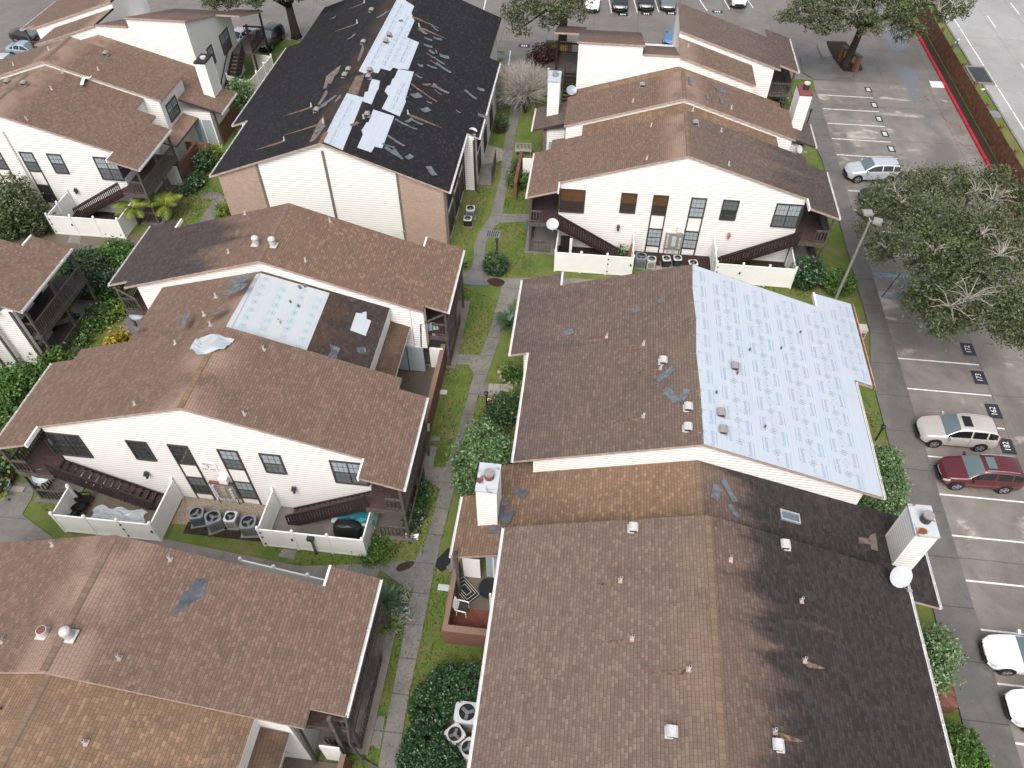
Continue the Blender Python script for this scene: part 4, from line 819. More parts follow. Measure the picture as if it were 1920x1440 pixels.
def ab_building(xc, m, label, mats, styles, skip=()):
    """front gable block, lower middle strip, second block with chimneys, rear block"""
    root = empty('apartment_building', (xc, 50, 0), label, 'building')
    gable_wall(root, xc, 8.75, 8.75, 8.6, S, 47.1, 52.75)
    front_roof(root, xc, 8.62, 47.0, 52.85, 45.9, 51.8, mats['fl'], mats['fr'], cap=mats['cap'])
    front_wall(root, xc, 47.1, styles, skip)
    for sd in (-1, 1): balcony(root, xc, sd, 46.0, 51.6); stair(root, xc + sd * 8.85, xc + sd * 3.9, 45.95, 47.0)
    gable_wall(root, xc, 7.5, 7.4, 8.2, S, 52.75, 55.1)
    for sd in (-1, 1): roof_slab('roof', root, [(xc, 52.5), (xc + sd*7.55, 52.5), (xc + sd*7.55, 55.15), (xc, 55.15)], xc, 8.2, S, mats['mid'])
    gable_wall(root, xc, 8.9, 8.8, 8.6, S, 55.1, 59.5)
    for sd, mt in ((-1, mats['sl']), (1, mats['sr'])): roof_slab('roof', root, [(xc, 55.0), (xc + sd*9.05, 55.0), (xc + sd*9.05, 59.55), (xc, 59.55)], xc, 8.6, S, mt)
    ridge_cap(root, xc, 8.6, S, 55.02, 59.5, mats['cap'])
    # lower middle roof running back to the rear block
    sdl = -m
    gable_wall(root, xc, 8.0, 8.0, 7.1, 0.3, 59.5, 63.35)
    for sd in (-1, 1): roof_slab('roof', root, [(xc, 59.4), (xc + sd*9.1, 59.4), (xc + sd*9.1, 63.34), (xc, 63.34)], xc, 7.1, 0.3, mats['mid'])
    for sd in (-1, 1):
        X = lambda d: xc + sd * d
        e = 11.8 if sd == -1 and m > 0 else 11.55 if m > 0 else 12.55 if sd > 0 else 11.3; ya = 57.65; z0 = 7.2
        roof_slab('roof', root, [(X(9.0), ya), (X(e), ya), (X(e), 61.3), (X(9.0), 61.3)], xc, z0, 0.3, mats['porch'], side='trim_brown')
        gutter(root, X(e), ya, 61.3, z0 - 0.3 * e - 0.02, sd)
        b = MB(); x0, x1 = sorted((X(8.8), X(e - 1.1))); b.box(x0, ya + 0.3, 0, x1, 61.2, z0 - 0.3 * e - 0.2); b.build('wall', M['siding'], root)
        b = MB(); x0, x1 = sorted((X(e - 1.2), X(e - 0.9))); b.box(x0, ya + 0.22, 0, x1, ya + 0.55, z0 - 0.3 * e - 0.12); b.build('post', M['wood_trim'], root)
        roof_slab('canopy', root, [(X(8.82), 53.2), (X(10.1), 53.2), (X(10.1), ya + 0.9), (X(8.82), ya + 0.9)], X(8.82), 3.0, 0.25, mats['porch'], 0.14, 'trim_brown')
        x0, x1 = sorted((X(9.5), X(e - 1.4))); b = MB(); b.box(x0, ya + 0.24, 0.1, x1, ya + 0.30, 2.5, 0); b.box((x0 + x1) / 2 - 0.04, ya + 0.20, 0.1, (x0 + x1) / 2 + 0.04, ya + 0.24, 2.5, 1); b.build('sliding_door', [M['blind_white'], M['trim_white']], root)
        xwin(root, 55.7, 57.6, 3.35, 4.9, X(8.92) if sd < 0 else X(8.82), sd, 3, 4, 'blind_white', 'blind_grey', div=2)
        b = MB(); xo = X(10.5); b.box(min(xo, xo + sd*0.22), 52.0, 0, max(xo, xo + sd*0.22), ya, 1.75); b.build('courtyard_wall', M['brick_red'], root) if m > 0 else None
    far_block(root, xc, m, mats['far'])
    return root
WB, WG, WW, DKG = ('blind_white', 'blind_grey'), ('blind_grey', 'glass'), ('blind_white', 'blind_white'), ('glass', 'glass')
WD = ('blind_wood', 'screen')
ra = ab_building(6.72, 1, 'white sided building at the upper right with brown roofs and a red capped chimney', dict(fl='sh_brown', fr='sh_grey', mid='sh_tan', sl='sh_brown', sr='sh_brown', porch='sh_dark', cap='ridge', far=('sh_brown2', 'sh_brown', 'sh_dark')), [WD, WD, WD, WW, WG, WB, WW, WW])
meter_bank(ra, 6.8, 47.05, 'vent_white', 'ac_light'); wall_light(ra, 2.55, 47.05, 2.2); wall_light(ra, 10.8, 47.05, 2.2, 'orange')
chimney(ra, -4.03, -3.07, 59.45, 61.2, 3.5, 7.15, 'cap_white', 'vent', 'vent', 0.3); chimney(ra, 16.3, 17.25, 59.5, 61.3, 3.5, 7.2, 'rust', 'metal_dark', 'vent_white', 0.55, 'chimney cap painted dull red')
la = ab_building(-45.0, -1, 'cream sided building at the upper left with a black capped chimney', dict(fl='sh_brown', fr='sh_brown', mid='sh_brown', sl='sh_brown', sr='sh_brown', porch='sh_brown', cap='ridge', far=('sh_brown2', 'sh_brown', 'sh_brown')), [WB, WB, WB, WB, WB, WB, DKG, DKG])
wall_light(la, -40.9, 47.05, 2.0); chimney(la, -34.55, -33.62, 59.5, 61.15, 3.3, 6.95, 'black', 'vent_white', 'vent_white', 0.15, 'chimney cap in black')
downspout(la, [(-44.55, 47.0, 7.0), (-44.4, 46.98, 0.1)], 'siding2')
def rv(root, lst, xc, zr, s=S):
    roofs = [c for c in root.children if c.name.startswith('roof')]
    for u, v, sd, k in lst:
        p = onroof(u, v, xc, zr, s, sd); host = min(roofs, key=lambda o: (min((Vector(w.co) + ORG[root] - p).length for w in o.data.vertices)))
        (turbine(host, p) if k == 'turbine' else turbine(host, p, True) if k == 'turbine_broken' else pipe_vent(host, p, k))
rv(ra, [(1221,237,-1,'pipe'),(1213,299,-1,'pipe'),(1187,191,-1,'pipe'),(1299,208,1,'pipe'),(1352,247,1,'pipe'),(1366,310,1,'pipe'),(1371,204,1,'pipe')], 6.72, 8.6)
rv(ra, [(1204,162,-1,'box'),(1304,233,1,'box')], 6.72, 8.6); rv(ra, [(1290,88,1,'pipe'),(1328,63,1,'pipe')], 6.72, 8.0)
rv(la, [(117,137,1,'pipe'),(97,168,1,'pipe'),(51,225,1,'pipe'),(185,132,1,'pipe'),(92,94,1,'pipe')], -45.0, 8.6); rv(la, [(46,159,1,'box'),(199,103,1,'box'),(15,156,-1,'box'),(26,122,-1,'pipe')], -45.0, 8.6)
# ================= left middle building (number 9)
lb = empty('apartment_building', (-18.95, 28, 0), 'brown roofed building with a white sheet patch and a number 9 on its wall', 'building')
xc = -18.95
gable_wall(lb, xc, 8.75, 8.75, 8.6, S, 21.4, 27.0)
front_roof(lb, xc, 8.62, 21.28, 27.1, 20.1, 26.3, 'sh_brown', 'sh_brown')
front_wall(lb, xc, 21.4, [('glass','glass'), ('glass','glass'), ('glass','glass'), WB, WB, WB, WG, WB])
balcony(lb, xc, -1, 20.2, 26.0); balcony(lb, xc, 1, 20.2, 26.0); stair(lb, xc - 8.85, xc - 3.9, 20.3, 21.3); stair(lb, xc + 8.85, xc + 3.9, 20.3, 21.3)
meter_bank(lb, -18.9, 21.35); wall_light(lb, -23.1, 21.35, 2.2); wall_light(lb, -14.6, 21.35, 2.2)
b = MB(); b.box(-19.65, 21.36, 3.15, -18.65, 21.385, 3.85, 0)
for t, z, sz in (('BLDG', 3.72, 0.2), ('9', 3.48, 0.36)):
    vs, fs = text_faces(t, sz); b.faces([(-19.15 + x, 21.352, z + y) for x, y in vs], fs, 1)
for k in range(7):
    if k != 3: b.box(-19.52 + k * 0.11, 21.354, 3.19, -19.46 + k * 0.11, 21.3595, 3.28, 1)
b.build('number_sign', [M['white'], M['black']], lb)
gable_wall(lb, xc, 6.9, 7.45, 7.8, .29, 27.0, 32.6)
ml = roof_slab('roof', lb, [(xc, 26.8), (xc - 6.95, 26.8), (xc - 6.95, 32.65), (xc, 32.65)], xc, 7.8, .29, 'sh_brown')
mr = roof_slab('roof', lb, [(xc, 26.8), (xc + 7.55, 26.8), (xc + 7.55, 32.65), (xc, 32.65)], xc, 7.8, .29, 'sh_wet', side='trim_white')
b = MB(); roof_patch(b, [(xc + 0.0, 27.1), (xc + 4.06, 27.1), (xc + 4.02, 32.45), (xc + 0.0, 32.45)], xc, 7.8, .29, 0.022)
T = plane_map(xc, 7.8, .29, 1, 0.026)
for i, x in enumerate((0.45, 1.55, 2.65, 3.6)):
    for j in range(8):
        y = 27.45 + j * 0.66 + (0.2 if i % 2 else 0); c, h = 0.155, 0.03
        for x0, y0, x1, y1 in ((-c, -c, c, -c + h), (-c, c - h, c, c), (-c, -c + h, -c + h, c - h), (c - h, -c + h, c, c - h), (-0.05, -0.05, 0.07, 0.08)):
            if y + c < 32.4: b.poly([T(xc + x + a, y + d) for a, d in ((x0, y0), (x1, y0), (x1, y1), (x0, y1))], 1)
b.build('underlayment', [M['sheet2'], M['print_teal']], mr)
b = MB(); Zd = lambda a, c: (480 + a / 3, 420 + c / 3)
roof_patch(b, [tuple(onroof(*Zd(*q2), xc, 7.8, .29, 1)[:2]) for q2 in ((563,500),(598,505),(600,497),(622,494),(622,535),(648,545),(617,630),(530,598))], xc, 7.8, .29, 0.02); b.build('underlayment', M['sheet2'], mr)
for P in (((415,675),(455,690),(458,760),(430,755)), ((575,690),(612,695),(605,730),(580,725)), ((515,415),(560,428),(540,440))):
    b = MB(); roof_patch(b, [tuple(onroof(*Zd(*q2), xc, 7.8, .29, 1)[:2]) for q2 in P], xc, 7.8, .29, 0.012); b.build('bare_felt_patch', M['deck_bare'], mr)
b = MB(); roof_patch(b, [(xc - .03, 27.1), (xc - .5, 27.1), (xc - .25, 32.4), (xc - .03, 32.4)], xc, 7.8, .29, 0.022); b.build('underlayment', M['sheet2'], ml)
gable_wall(lb, xc, 8.75, 8.75, 8.6, S, 32.75, 38.3)
for sd, mt in ((-1, 'sh_mixed'), (1, 'sh_terra')):
    X = lambda d: xc + sd * d
    roof_slab('roof', lb, [(xc, 32.62), (X(9.6), 32.62), (X(9.6), 33.22), (X(11.0), 33.22), (X(11.0), 39.42), (X(8.6), 39.42), (X(8.6), 38.45), (xc, 38.45)], xc, 8.6, S, mt)
    gutter(lb, X(11.0), 33.22, 39.42, 8.6 - S * 11.0 - 0.02, sd)
    z = 8.6 - S * 8.6; b = MB(); x0, x1 = sorted((X(8.5), X(8.6))); b.box(x0, 38.45, z - 0.2, x1, 39.45, z + 0.04); b.build('rake_board', M['trim_white'], lb)
    balcony(lb, xc, sd, 33.3, 39.2)
ridge_cap(lb, xc, 8.6, S, 32.65, 38.4, 'ridge')
downspout(lb, [(-8.2, 33.1, 5.0), (-9.6, 32.7, 4.4), (-9.9, 32.7, 0.2)], 'wood_grey'); downspout(lb, [(-29.7, 33.1, 5.0), (-28.2, 32.7, 4.5), (-27.9, 32.7, 0.2)], 'wood_grey')
# small courtyard on its right: canopy, glazed door, gate, brick wall
roof_slab('canopy', lb, [(xc + 7.45, 27.15), (xc + 8.65, 27.15), (xc + 8.65, 32.7), (xc + 7.45, 32.7)], xc + 7.45, 4.45, 0.3, 'sh_wet', 0.14, 'trim_white')
b = MB(); b.box(xc + 7.6, 32.60, 0.1, xc + 9.3, 32.74, 2.35, 0); b.box(xc + 8.2, 32.57, 0.1, xc + 8.26, 32.60, 2.35, 1); b.box(xc + 7.55, 32.56, 0.0, xc + 9.4, 32.60, 0.1, 1); b.build('sliding_door', [M['blind_white'], M['trim_brown']], lb)
b = MB(); b.box(xc + 8.8, 32.68, 2.3, xc + 9.6, 33.3, 5.5); b.build('wall', M['siding'], lb)
b = MB(); b.box(-8.60, 21.8, 0, -8.38, 33.6, 1.8, 0); b.box(-8.64, 21.8, 1.8, -8.34, 33.6, 1.87, 0); b.build('courtyard_wall', M['brick_red'], lb)
b = MB(); b.box(xc + 7.5, 25.9, 0, -8.6, 26.1, 1.8); b.build('courtyard_wall', M['wood_dark'], lb)
b = MB(); b.box(-9.35, 33.05, 0.1, -8.45, 33.12, 1.95); b.build('gate', M['white'], lb)
b = MB(); b.box(-11.4, 26.1, 0, -8.6, 33.0, 0.06); b.build('courtyard_floor', M['slab_brown'], lb)
b = MB()
for i in range(6):
    for j in range(3): b.box(-10.75 + i * 0.36, 27.3 + j * 0.42, 0.06, -10.43 + i * 0.36, 27.68 + j * 0.42, 0.10)
b.build('paver', M['stone'], lb)
b = MB(); p = ony(800, 0, 1); b.faces([(-8.37, 27.05, 0.95), (-8.37, 27.35, 1.35), (-8.37, 27.65, 0.95), (-8.37, 27.35, 0.55), (-8.35, 27.05, 0.95), (-8.35, 27.35, 1.35), (-8.35, 27.65, 0.95), (-8.35, 27.35, 0.55)], [(4,7,6,5),(0,1,2,3),(0,4,5,1),(1,5,6,2),(2,6,7,3),(3,7,4,0)]); b.build('diamond_sign', M['white'], lb)
rv(lb, [(254,759,-1,'pipe'),(330,645,-1,'pipe'),(405,557,-1,'pipe'),(383,591,-1,'pipe'),(395,610,-1,'pipe'),(458,777,1,'pipe'),(495,656,1,'pipe')], xc, 8.6)
rv(lb, [(429,474,-1,'pipe'),(573,490,1,'pipe'),(460,402,-1,'pipe'),(619,416,1,'pipe')], xc, 8.6); rv(lb, [(481,458,-1,'turbine'),(512,460,1,'turbine')], xc, 8.6); rv(lb, [(545,568,1,'dark'),(560,576,1,'dark'),(524,606,1,'pipe')], xc, 7.8, .29)
# ================= bottom left building
l3 = empty('apartment_building', (-18.9, 8, 0), 'brown roofed building at the bottom left with a grey bare shingle patch', 'building')
xc = -18.9; zr = 8.5
gable_wall(l3, xc, 8.75, 8.75, zr, S, 8.5, 14.15)
for sd in (-1, 1):
    X = lambda d: xc + sd * d
    roof_slab('roof', l3, [(xc, 8.35), (X(9.55), 8.35), (X(9.55), 9.12), (X(10.95), 9.12), (X(10.95), 15.27), (X(8.75), 15.27), (X(8.75), 14.28), (xc, 14.28)], xc, zr, S, 'sh_brown')
    gutter(l3, X(10.95), 9.12, 15.27, zr - S * 10.95 - 0.02, sd); balcony(l3, xc, sd, 9.2, 15.0)
    z = zr - S * 8.75; b = MB(); x0, x1 = sorted((X(8.66), X(8.76))); b.box(x0, 14.28, z - 0.25, x1, 15.3, z + 0.05); b.build('rake_board', M['trim_white'], l3)
ridge_cap(l3, xc, zr, S, 8.4, 14.25, 'ridge')
gable_wall(l3, xc, 7.5, 7.45, 8.12, S, -6, 8.5)
for sd in (-1, 1): roof_slab('roof', l3, [(xc, -6), (xc + sd*7.55, -6), (xc + sd*7.55, 8.45), (xc, 8.45)], xc, 8.12, S, 'sh_tan', side='trim_white')
ridge_cap(l3, xc, 8.12, S, -6, 8.3, 'ridge_tan')
roof_slab('canopy', l3, [(xc + 7.45, 0), (xc + 8.62, 0), (xc + 8.62, 8.45), (xc + 7.45, 8.45)], xc + 7.45, 4.5, 0.3, 'sh_wet', 0.14, 'trim_white')
b = MB(); b.box(-9.5, 8.60, 0.1, -8.6, 8.68, 2.05); b.build('gate', M['white'], l3)
b = MB(); b.box(-8.55, 0, 0, -8.3, 8.5, 1.8, 0); b.build('courtyard_wall', M['brick_red'], l3)
b = MB(); b.box(-11.4, 0, 0, -8.55, 8.5, 0.06); b.build('courtyard_floor', M['slab_brown'], l3)
for a, c in (((-9.75, 8.46, 5.2), (-9.95, 8.44, 0.2)), ((-8.6, 9.0, 5.0), (-8.6, 8.8, 0.2))): b = MB(); b.bar(a, c, 0.16, 0.16); b.build('post', M['wood_grey'], l3)
downspout(l3, [(-7.95, 9.15, 4.95), (-8.2, 8.9, 2.0), (-7.85, 8.75, 0.15), (-7.1, 8.5, 0.06)], 'wood_grey')
b = MB(); Z1 = lambda a, c: (a / 3, 960 + c / 3)
roof_patch(b, [tuple(onroof(*Z1(*q2), xc, zr, S, 1)[:2]) for q2 in ((1098,375),(1178,375),(1150,470),(1090,505),(990,572),(950,580),(1000,520),(1030,450),(1062,440))], xc, zr, S, 0.008)
lr = [c for c in l3.children if c.name.startswith('roof')][1]; b.build('bare_felt_patch', M['deck_bare'], lr)
b = MB(); roof_patch(b, [tuple(onroof(*Z1(*q2), xc, zr, S, 1)[:2]) for q2 in ((1148,400),(1168,405),(1140,478),(1120,475))], xc, zr, S, 0.014); b.build('loose_shingle_strip', M['scrap'], lr)
rv(l3, [(100,1022,-1,'pipe'),(319,1049,1,'pipe'),(224,1234,1,'pipe'),(4,1203,-1,'pipe')], xc, zr); rv(l3, [(84,1188,-1,'turbine_broken'),(131,1193,1,'turbine')], xc, zr); rv(l3, [(161,1393,1,'pipe'),(2,1329,-1,'dark')], xc, 8.12)
# ================= right building under re-roofing, front part at the bottom right
rb = empty('apartment_building', (6.45, 20, 0), 'large lower right building with half its rear roof covered in pale blue sheeting', 'building')
xc, zr = 6.45, 8.70
gable_wall(rb, xc, 7.98, 8.35, zr, S, 22.15, 35.0); gable_wall(rb, xc, 9.3, 9.4, zr, S, 29.9, 35.1)
gable_wall(rb, xc, 8.35, 8.8, zr, S, -6, 18.1)
PLf = [(xc, 22.0), (-2.53, 22.0), (-2.53, 29.7), (-3.6, 29.7), (-3.6, 36.35), (-1.1, 36.35), (-1.1, 35.2), (xc, 35.2)]
PRt = [(xc, 22.0), (15.75, 22.0), (15.75, 29.72), (16.85, 29.72), (16.85, 36.6), (14.3, 36.4), (14.3, 35.2), (xc, 35.2)]
r2l = roof_slab('roof', rb, PLf, xc, zr, S, 'sh_dark'); r2r = roof_slab('roof', rb, PRt, xc, zr, S, 'sh_dark')
sh = [(xc + 0.03, 22.02), (15.70, 22.02), (15.70, 29.77), (16.80, 29.77), (16.80, 36.55), (14.34, 36.35), (14.34, 35.15), (xc + 0.03, 35.15), (xc - 0.05, 33), (xc + 0.04, 30.5), (xc - 0.06, 28), (xc + 0.03, 25.2)]
printed_sheet('underlayment', r2r, [sh], xc, zr, S, 1, 'sheet', px_=0.945, py_=1.31)
gutter(rb, -2.53, 22.0, 29.7, zr - S*8.98 - 0.02, -1); gutter(rb, -3.6, 29.7, 36.35, zr - S*10.05 - 0.02, -1); gutter(rb, 15.75, 22.0, 29.7, zr - S*9.3 - 0.02, 1)
b = MB(); b.bar((16.92, 29.7, zr - S*10.4 - 0.12), (16.92, 36.6, zr - S*10.4 - 0.12), 0.08, 0.2, 0); b.bar((16.98, 29.7, zr - S*10.4 - 0.12), (16.98, 36.6, zr - S*10.4 - 0.12), 0.04, 0.22, 1); b.build('eave_board', [M['rust'], M['stone']], rb)
for xx, yy in ((-1.1, 35.2), (14.3, 35.2)): b = MB(); z = zr - S*abs(xx - xc); b.box(xx - 0.05, yy, z - 0.25, xx + 0.05, yy + 1.22, z + 0.05); b.build('rake_board', M['trim_white'], rb)
mz, ms = 7.25, 0.30
gable_wall(rb, xc, 8.0, 8.4, mz, ms, 18.0, 22.2)
rml = roof_slab('roof', rb, [(xc, 17.9), (-2.45, 17.9), (-2.45, 17.4), (-5.05, 17.4), (-5.05, 20.95), (-3.4, 20.95), (-3.4, 22.75), (-1.6, 22.75), (-1.6, 22.12), (xc, 22.12)], xc, mz, ms, 'sh_tan')
rmr = roof_slab('roof', rb, [(xc, 17.9), (16.0, 17.9), (16.0, 17.5), (18.1, 17.5), (18.1, 21.2), (17.1, 22.2), (xc, 22.12)], xc, mz, ms, 'sh_black')
gutter(rb, -5.05, 17.4, 20.95, mz - ms*11.5 - 0.02, -1); gutter(rb, 18.1, 17.5, 21.2, mz - ms*11.65 - 0.02, 1)
ridge_cap(rb, xc, mz, ms, 18.3, 22.1, 'ridge_tan')
r3l = roof_slab('roof', rb, [(xc, -6), (-2.5, -6), (-2.5, 18.15), (xc, 18.15)], xc, zr, S, 'sh_mid'); r3r = roof_slab('roof', rb, [(xc, -6), (15.85, -6), (15.85, 18.0), (xc, 18.15)], xc, zr, S, 'sh_black')
gutter(rb, -2.5, -6, 18.15, zr - S*8.95 - 0.02, -1); gutter(rb, 15.85, -6, 18.0, zr - S*9.4 - 0.02, 1)
ridge_cap(rb, xc, zr, S, -6, 18.1, 'ridge_tan')
chimney(rb, -3.97, -3.0, 19.1, 20.65, 3.9, 7.36, 'cap_half', 'rust', 'vent', 0.42); chimney(rb, 16.06, 17.05, 19.17, 20.75, 3.9, 7.24, 'cap_rusty', 'metal_dark', 'vent', 0.5)
b = MB(); b.box(-5.2, 14.6, 0, -4.95, 18.5, 1.5); b.box(-4.95, 14.6, 0, -2.2, 14.95, 1.5); b.build('courtyard_wall', M['brick_red'], rb)
b = MB(); b.box(-4.95, 14.95, 0, -2.0, 16.55, 0.06, 0); b.box(-4.95, 16.55, 0, -2.0, 18.6, 0.055, 1); b.build('courtyard_floor', [M['brick_pave'], M['slab_brown']], rb)
b = MB(); b.box(-4.75, 18.3, 0.06, -3.85, 18.36, 2.0); b.build('gate', M['white'], rb)
b = MB(); b.box(-3.55, 18.45, 0.06, -2.35, 18.52, 2.2, 0); b.box(-3.2, 18.42, 0.06, -3.12, 18.45, 2.2, 1); b.box(-2.8, 18.42, 0.06, -2.72, 18.45, 2.2, 1); b.build('sliding_door', [M['blind_white'], M['trim_white']], rb)
b = MB(); b.box(-4.9, 17.3, 0, -4.75, 17.45, 4.6); b.build('post', M['wood_grey'], rb)
downspout(rb, [(-4.95, 17.1, 4.5), (-5.05, 17.3, 3.0), (-5.05, 18.6, 0.1)], 'vent'); downspout(rb, [(-2.75, 14.9, 5.5), (-2.75, 14.9, 0.2)], 'gutter')
b = MB(); b.box(17.0, 12.8, 0, 17.25, 17.0, 1.4, 0); b.box(15.6, 12.8, 0, 17.0, 13.05, 1.4, 0); b.build('courtyard_wall', M['brick_red'], rb)
b = MB(); b.box(15.7, 17.3, 0.05, 16.7, 17.38, 2.0); b.build('gate', M['white'], rb)
rv(rb, [(1243,679,-1,'white'),(1290,766,-1,'white'),(1289,804,-1,'white'),(1377,690,1,'box'),(1351,777,1,'box'),(1355,809,1,'box')], xc, zr)
rv(rb, [(1138,632,-1,'pipe'),(1207,646,-1,'pipe'),(1239,691,-1,'pipe'),(1207,781,-1,'pipe'),(1405,658,1,'dark'),(1464,655,1,'dark'),(1382,702,1,'dark'),(1343,738,1,'dark'),(1434,802,1,'dark'),(1500,625,1,'dark')], xc, zr)
rv(rb, [(1187,992,-1,'white'),(1471,1024,1,'white'),(1259,1374,-1,'white'),(1457,1399,1,'white')], xc, zr); rv(rb, [(1164,1089,-1,'pipe'),(1186,1198,-1,'pipe'),(1292,1255,-1,'pipe'),(1369,1050,1,'pipe'),(1502,1127,1,'pipe'),(1508,1239,1,'pipe'),(1452,1372,1,'pipe')], xc, zr)
for u, v, L_ in ((1138,632,1.6),(1207,646,1.6),(1239,691,1.2),(1207,781,2.0)): rust(r2l, u, v, xc, zr, S, -1, L_, .13)
for u, v, sd, L_ in ((1292,1255,-1,1.6),(1164,1089,-1,1.0),(1186,1198,-1,1.2),(1369,1050,1,.7),(1508,1239,1,.8),(1452,1372,1,1.1)): rust(r3l if sd < 0 else r3r, u, v, xc, zr, S, sd, L_, .13)
b = MB(); p0 = onroof(1481, 970, xc, mz, ms, 1); c = (p0.x, p0.y)
for x0, y0, x1, y1, h, mi in ((-0.5,-0.28,0.5,-0.2,.12,0),(-0.5,0.2,0.5,0.28,.12,0),(-0.5,-0.2,-0.42,0.2,.12,0),(0.42,-0.2,0.5,0.2,.12,0),(-0.42,-0.2,0.42,0.2,.05,1)):
    z = lambda x: mz - ms * (x - xc); b.faces([(c[0]+x, c[1]+y, z(c[0]+x) + dz) for dz in (0, h) for x, y in ((x0,y0),(x1,y0),(x1,y1),(x0,y1))], [(0,3,2,1),(4,5,6,7),(0,1,5,4),(1,2,6,5),(2,3,7,6),(3,0,4,7)], mi)
b.build('skylight', [M['metal'], M['windshield']], rmr)
b = MB()
for P in (((960,330),(1000,335),(1003,372),(985,350)),):
    pass
Z4 = lambda a, c: (1280 + a / 3, 800 + c / 3)
roof_patch(b, [tuple(onroof(*Z4(*q2), xc, mz, ms, 1)[:2]) for q2 in ((990,622),(1048,628),(1055,610),(1085,598),(1100,700),(1060,690),(1055,662),(990,655))], xc, mz, ms, 0.008); b.build('torn_strip', M['bare_wood'], rmr)
# ================= partly seen building at the left edge
le = empty('apartment_building', (-44.95, 30, 0), 'building at the left edge with a plant filled porch under its balcony', 'building')
xc, zr = -44.95, 8.58
gable_wall(le, xc, 8.75, 8.75, zr, S, 29.5, 35.3); gable_wall(le, xc, 7.4, 7.45, 8.2, S, 24, 29.5)
for sd in (-1, 1):
    X = lambda d: xc + sd * d
    roof_slab('roof', le, [(xc, 29.38), (X(9.6), 29.38), (X(9.6), 30.1), (X(10.75), 30.1), (X(10.75), 36.4), (X(8.3), 36.4), (X(8.3), 35.35), (xc, 35.35)], xc, zr, S, 'sh_brown')
    gutter(le, X(10.75), 30.1, 36.4, zr - S * 10.75 - 0.02, sd); roof_slab('roof', le, [(xc, 24), (X(7.5), 24), (X(7.5), 29.45), (xc, 29.45)], xc, 8.2, S, 'sh_brown')
    z = zr - S * 8.3; b = MB(); x0, x1 = sorted((X(8.22), X(8.32))); b.box(x0, 35.35, z - 0.25, x1, 36.45, z + 0.05); b.build('rake_board', M['trim_white'], le)
balcony(le, xc, 1, 30.3, 36.1)
b = MB(); b.box(xc + 8.75, 29.9, 0, xc + 10.3, 30.2, 5.2); b.build('wall', M['siding'], le)
for x in (xc + 7.6, xc + 8.78, xc + 10.24): b = MB(); b.box(x - 0.08, 29.44 if x < xc + 9 else 29.86, 0, x + 0.08, 29.52 if x < xc + 9 else 29.94, 5.3); b.build('trim', M['wood_grey'], le)
xwin(le, 25.4, 28.8, 0.3, 2.3, xc + 7.46, 1, 4, 4, 'blind_white', 'blind_white', div=2)
# ---------------------------------------------------------------- white vinyl fences
def vinyl_fence(pts, label, gate=None, h=1.8, npost=3):
    root = empty('vinyl_fence', (pts[0][0], pts[0][1], 0), label, 'fence', 'white vinyl patio fences')
    posts = []
    for i, (p, q2) in enumerate(zip(pts, pts[1:])):
        p, q2 = Vector((*p, 0)), Vector((*q2, 0)); L = (q2 - p).length; n = max(1, round(L / 1.9))
        for k in range(n):
            a, c = p + (q2 - p) * (k / n), p + (q2 - p) * ((k + 1) / n); b = MB()
            gt = gate and gate == (i, k); b.bar((a.x, a.y, h/2 + 0.03), (c.x, c.y, h/2 + 0.03), 0.045, h - 0.22)
            b.bar((a.x, a.y, h - 0.06), (c.x, c.y, h - 0.06), 0.075, 0.10); b.bar((a.x, a.y, 0.12), (c.x, c.y, 0.12), 0.07, 0.14)
            o = b.build('gate' if gt else 'panel', M['white'], root)
            if gt:
                bb = MB(); d = (c - a).normalized(); nn = Vector((d.y, -d.x, 0)) * 0.06
                for z in (0.35, 1.05, 1.5): e = a + d * 0.10 + nn; bb.obox((e.x, e.y, z), 0.10, 0.05, 0.08)
                e = c - d * 0.12 + nn; bb.obox((e.x, e.y, 1.1), 0.12, 0.07, 0.16); bb.build('hinge', M['metal_dark'], o)
            posts.append(a)
        posts.append(q2)
    seen = []
    for a in posts:
        if any((a - t).length < 0.2 for t in seen): continue
        seen.append(a); b = MB(); b.box(a.x - 0.062, a.y - 0.062, 0, a.x + 0.062, a.y + 0.062, h + 0.05); o = b.build('post', M['white'], root)
        b = MB(); b.box(a.x - 0.08, a.y - 0.08, h + 0.05, a.x + 0.08, a.y + 0.08, h + 0.08); b.ball((a.x, a.y, h + 0.16), 0.095, 10); b.build('post_cap', M['white'], o, smooth=False)
    return root
vinyl_fence([(-27.35, 20.2), (-27.35, 18.42), (-21.78, 18.45), (-21.78, 21.3)], 'white vinyl fence round the patio with three black chairs', (1, 2))
vinyl_fence([(-15.95, 21.3), (-15.95, 18.86), (-10.22, 18.86), (-10.22, 21.2)], 'white vinyl fence round the patio with the covered grill', (1, 0))
vinyl_fence([(-1.95, 46.6), (-1.95, 44.0), (3.78, 44.05), (3.78, 47.0)], 'white vinyl fence with a small green plant behind its gate', (1, 2))
vinyl_fence([(9.85, 47.0), (9.85, 44.1), (15.5, 44.1), (15.5, 46.7)], 'white vinyl fence beside the dark clipped round bush', (1, 0))
vinyl_fence([(-41.75, 47.0), (-41.75, 43.82), (-36.0, 43.9), (-36.0, 46.6)], 'white vinyl fence behind the two feathery palms', (1, 0))
vinyl_fence([(-36.2, 67.5), (-33.6, 66.5), (-33.2, 71.9), (-35.4, 72.3)], 'white vinyl fence below the far stair at the upper left')
vinyl_fence([(-16.2, 17.0), (-10.6, 16.3)], 'low run of white vinyl fence peeping over the bottom left roof')
vinyl_fence([(-4.9, 72.2), (-3.9, 72.0), (-3.9, 66.5)], 'white vinyl fence half hidden behind a white chimney')
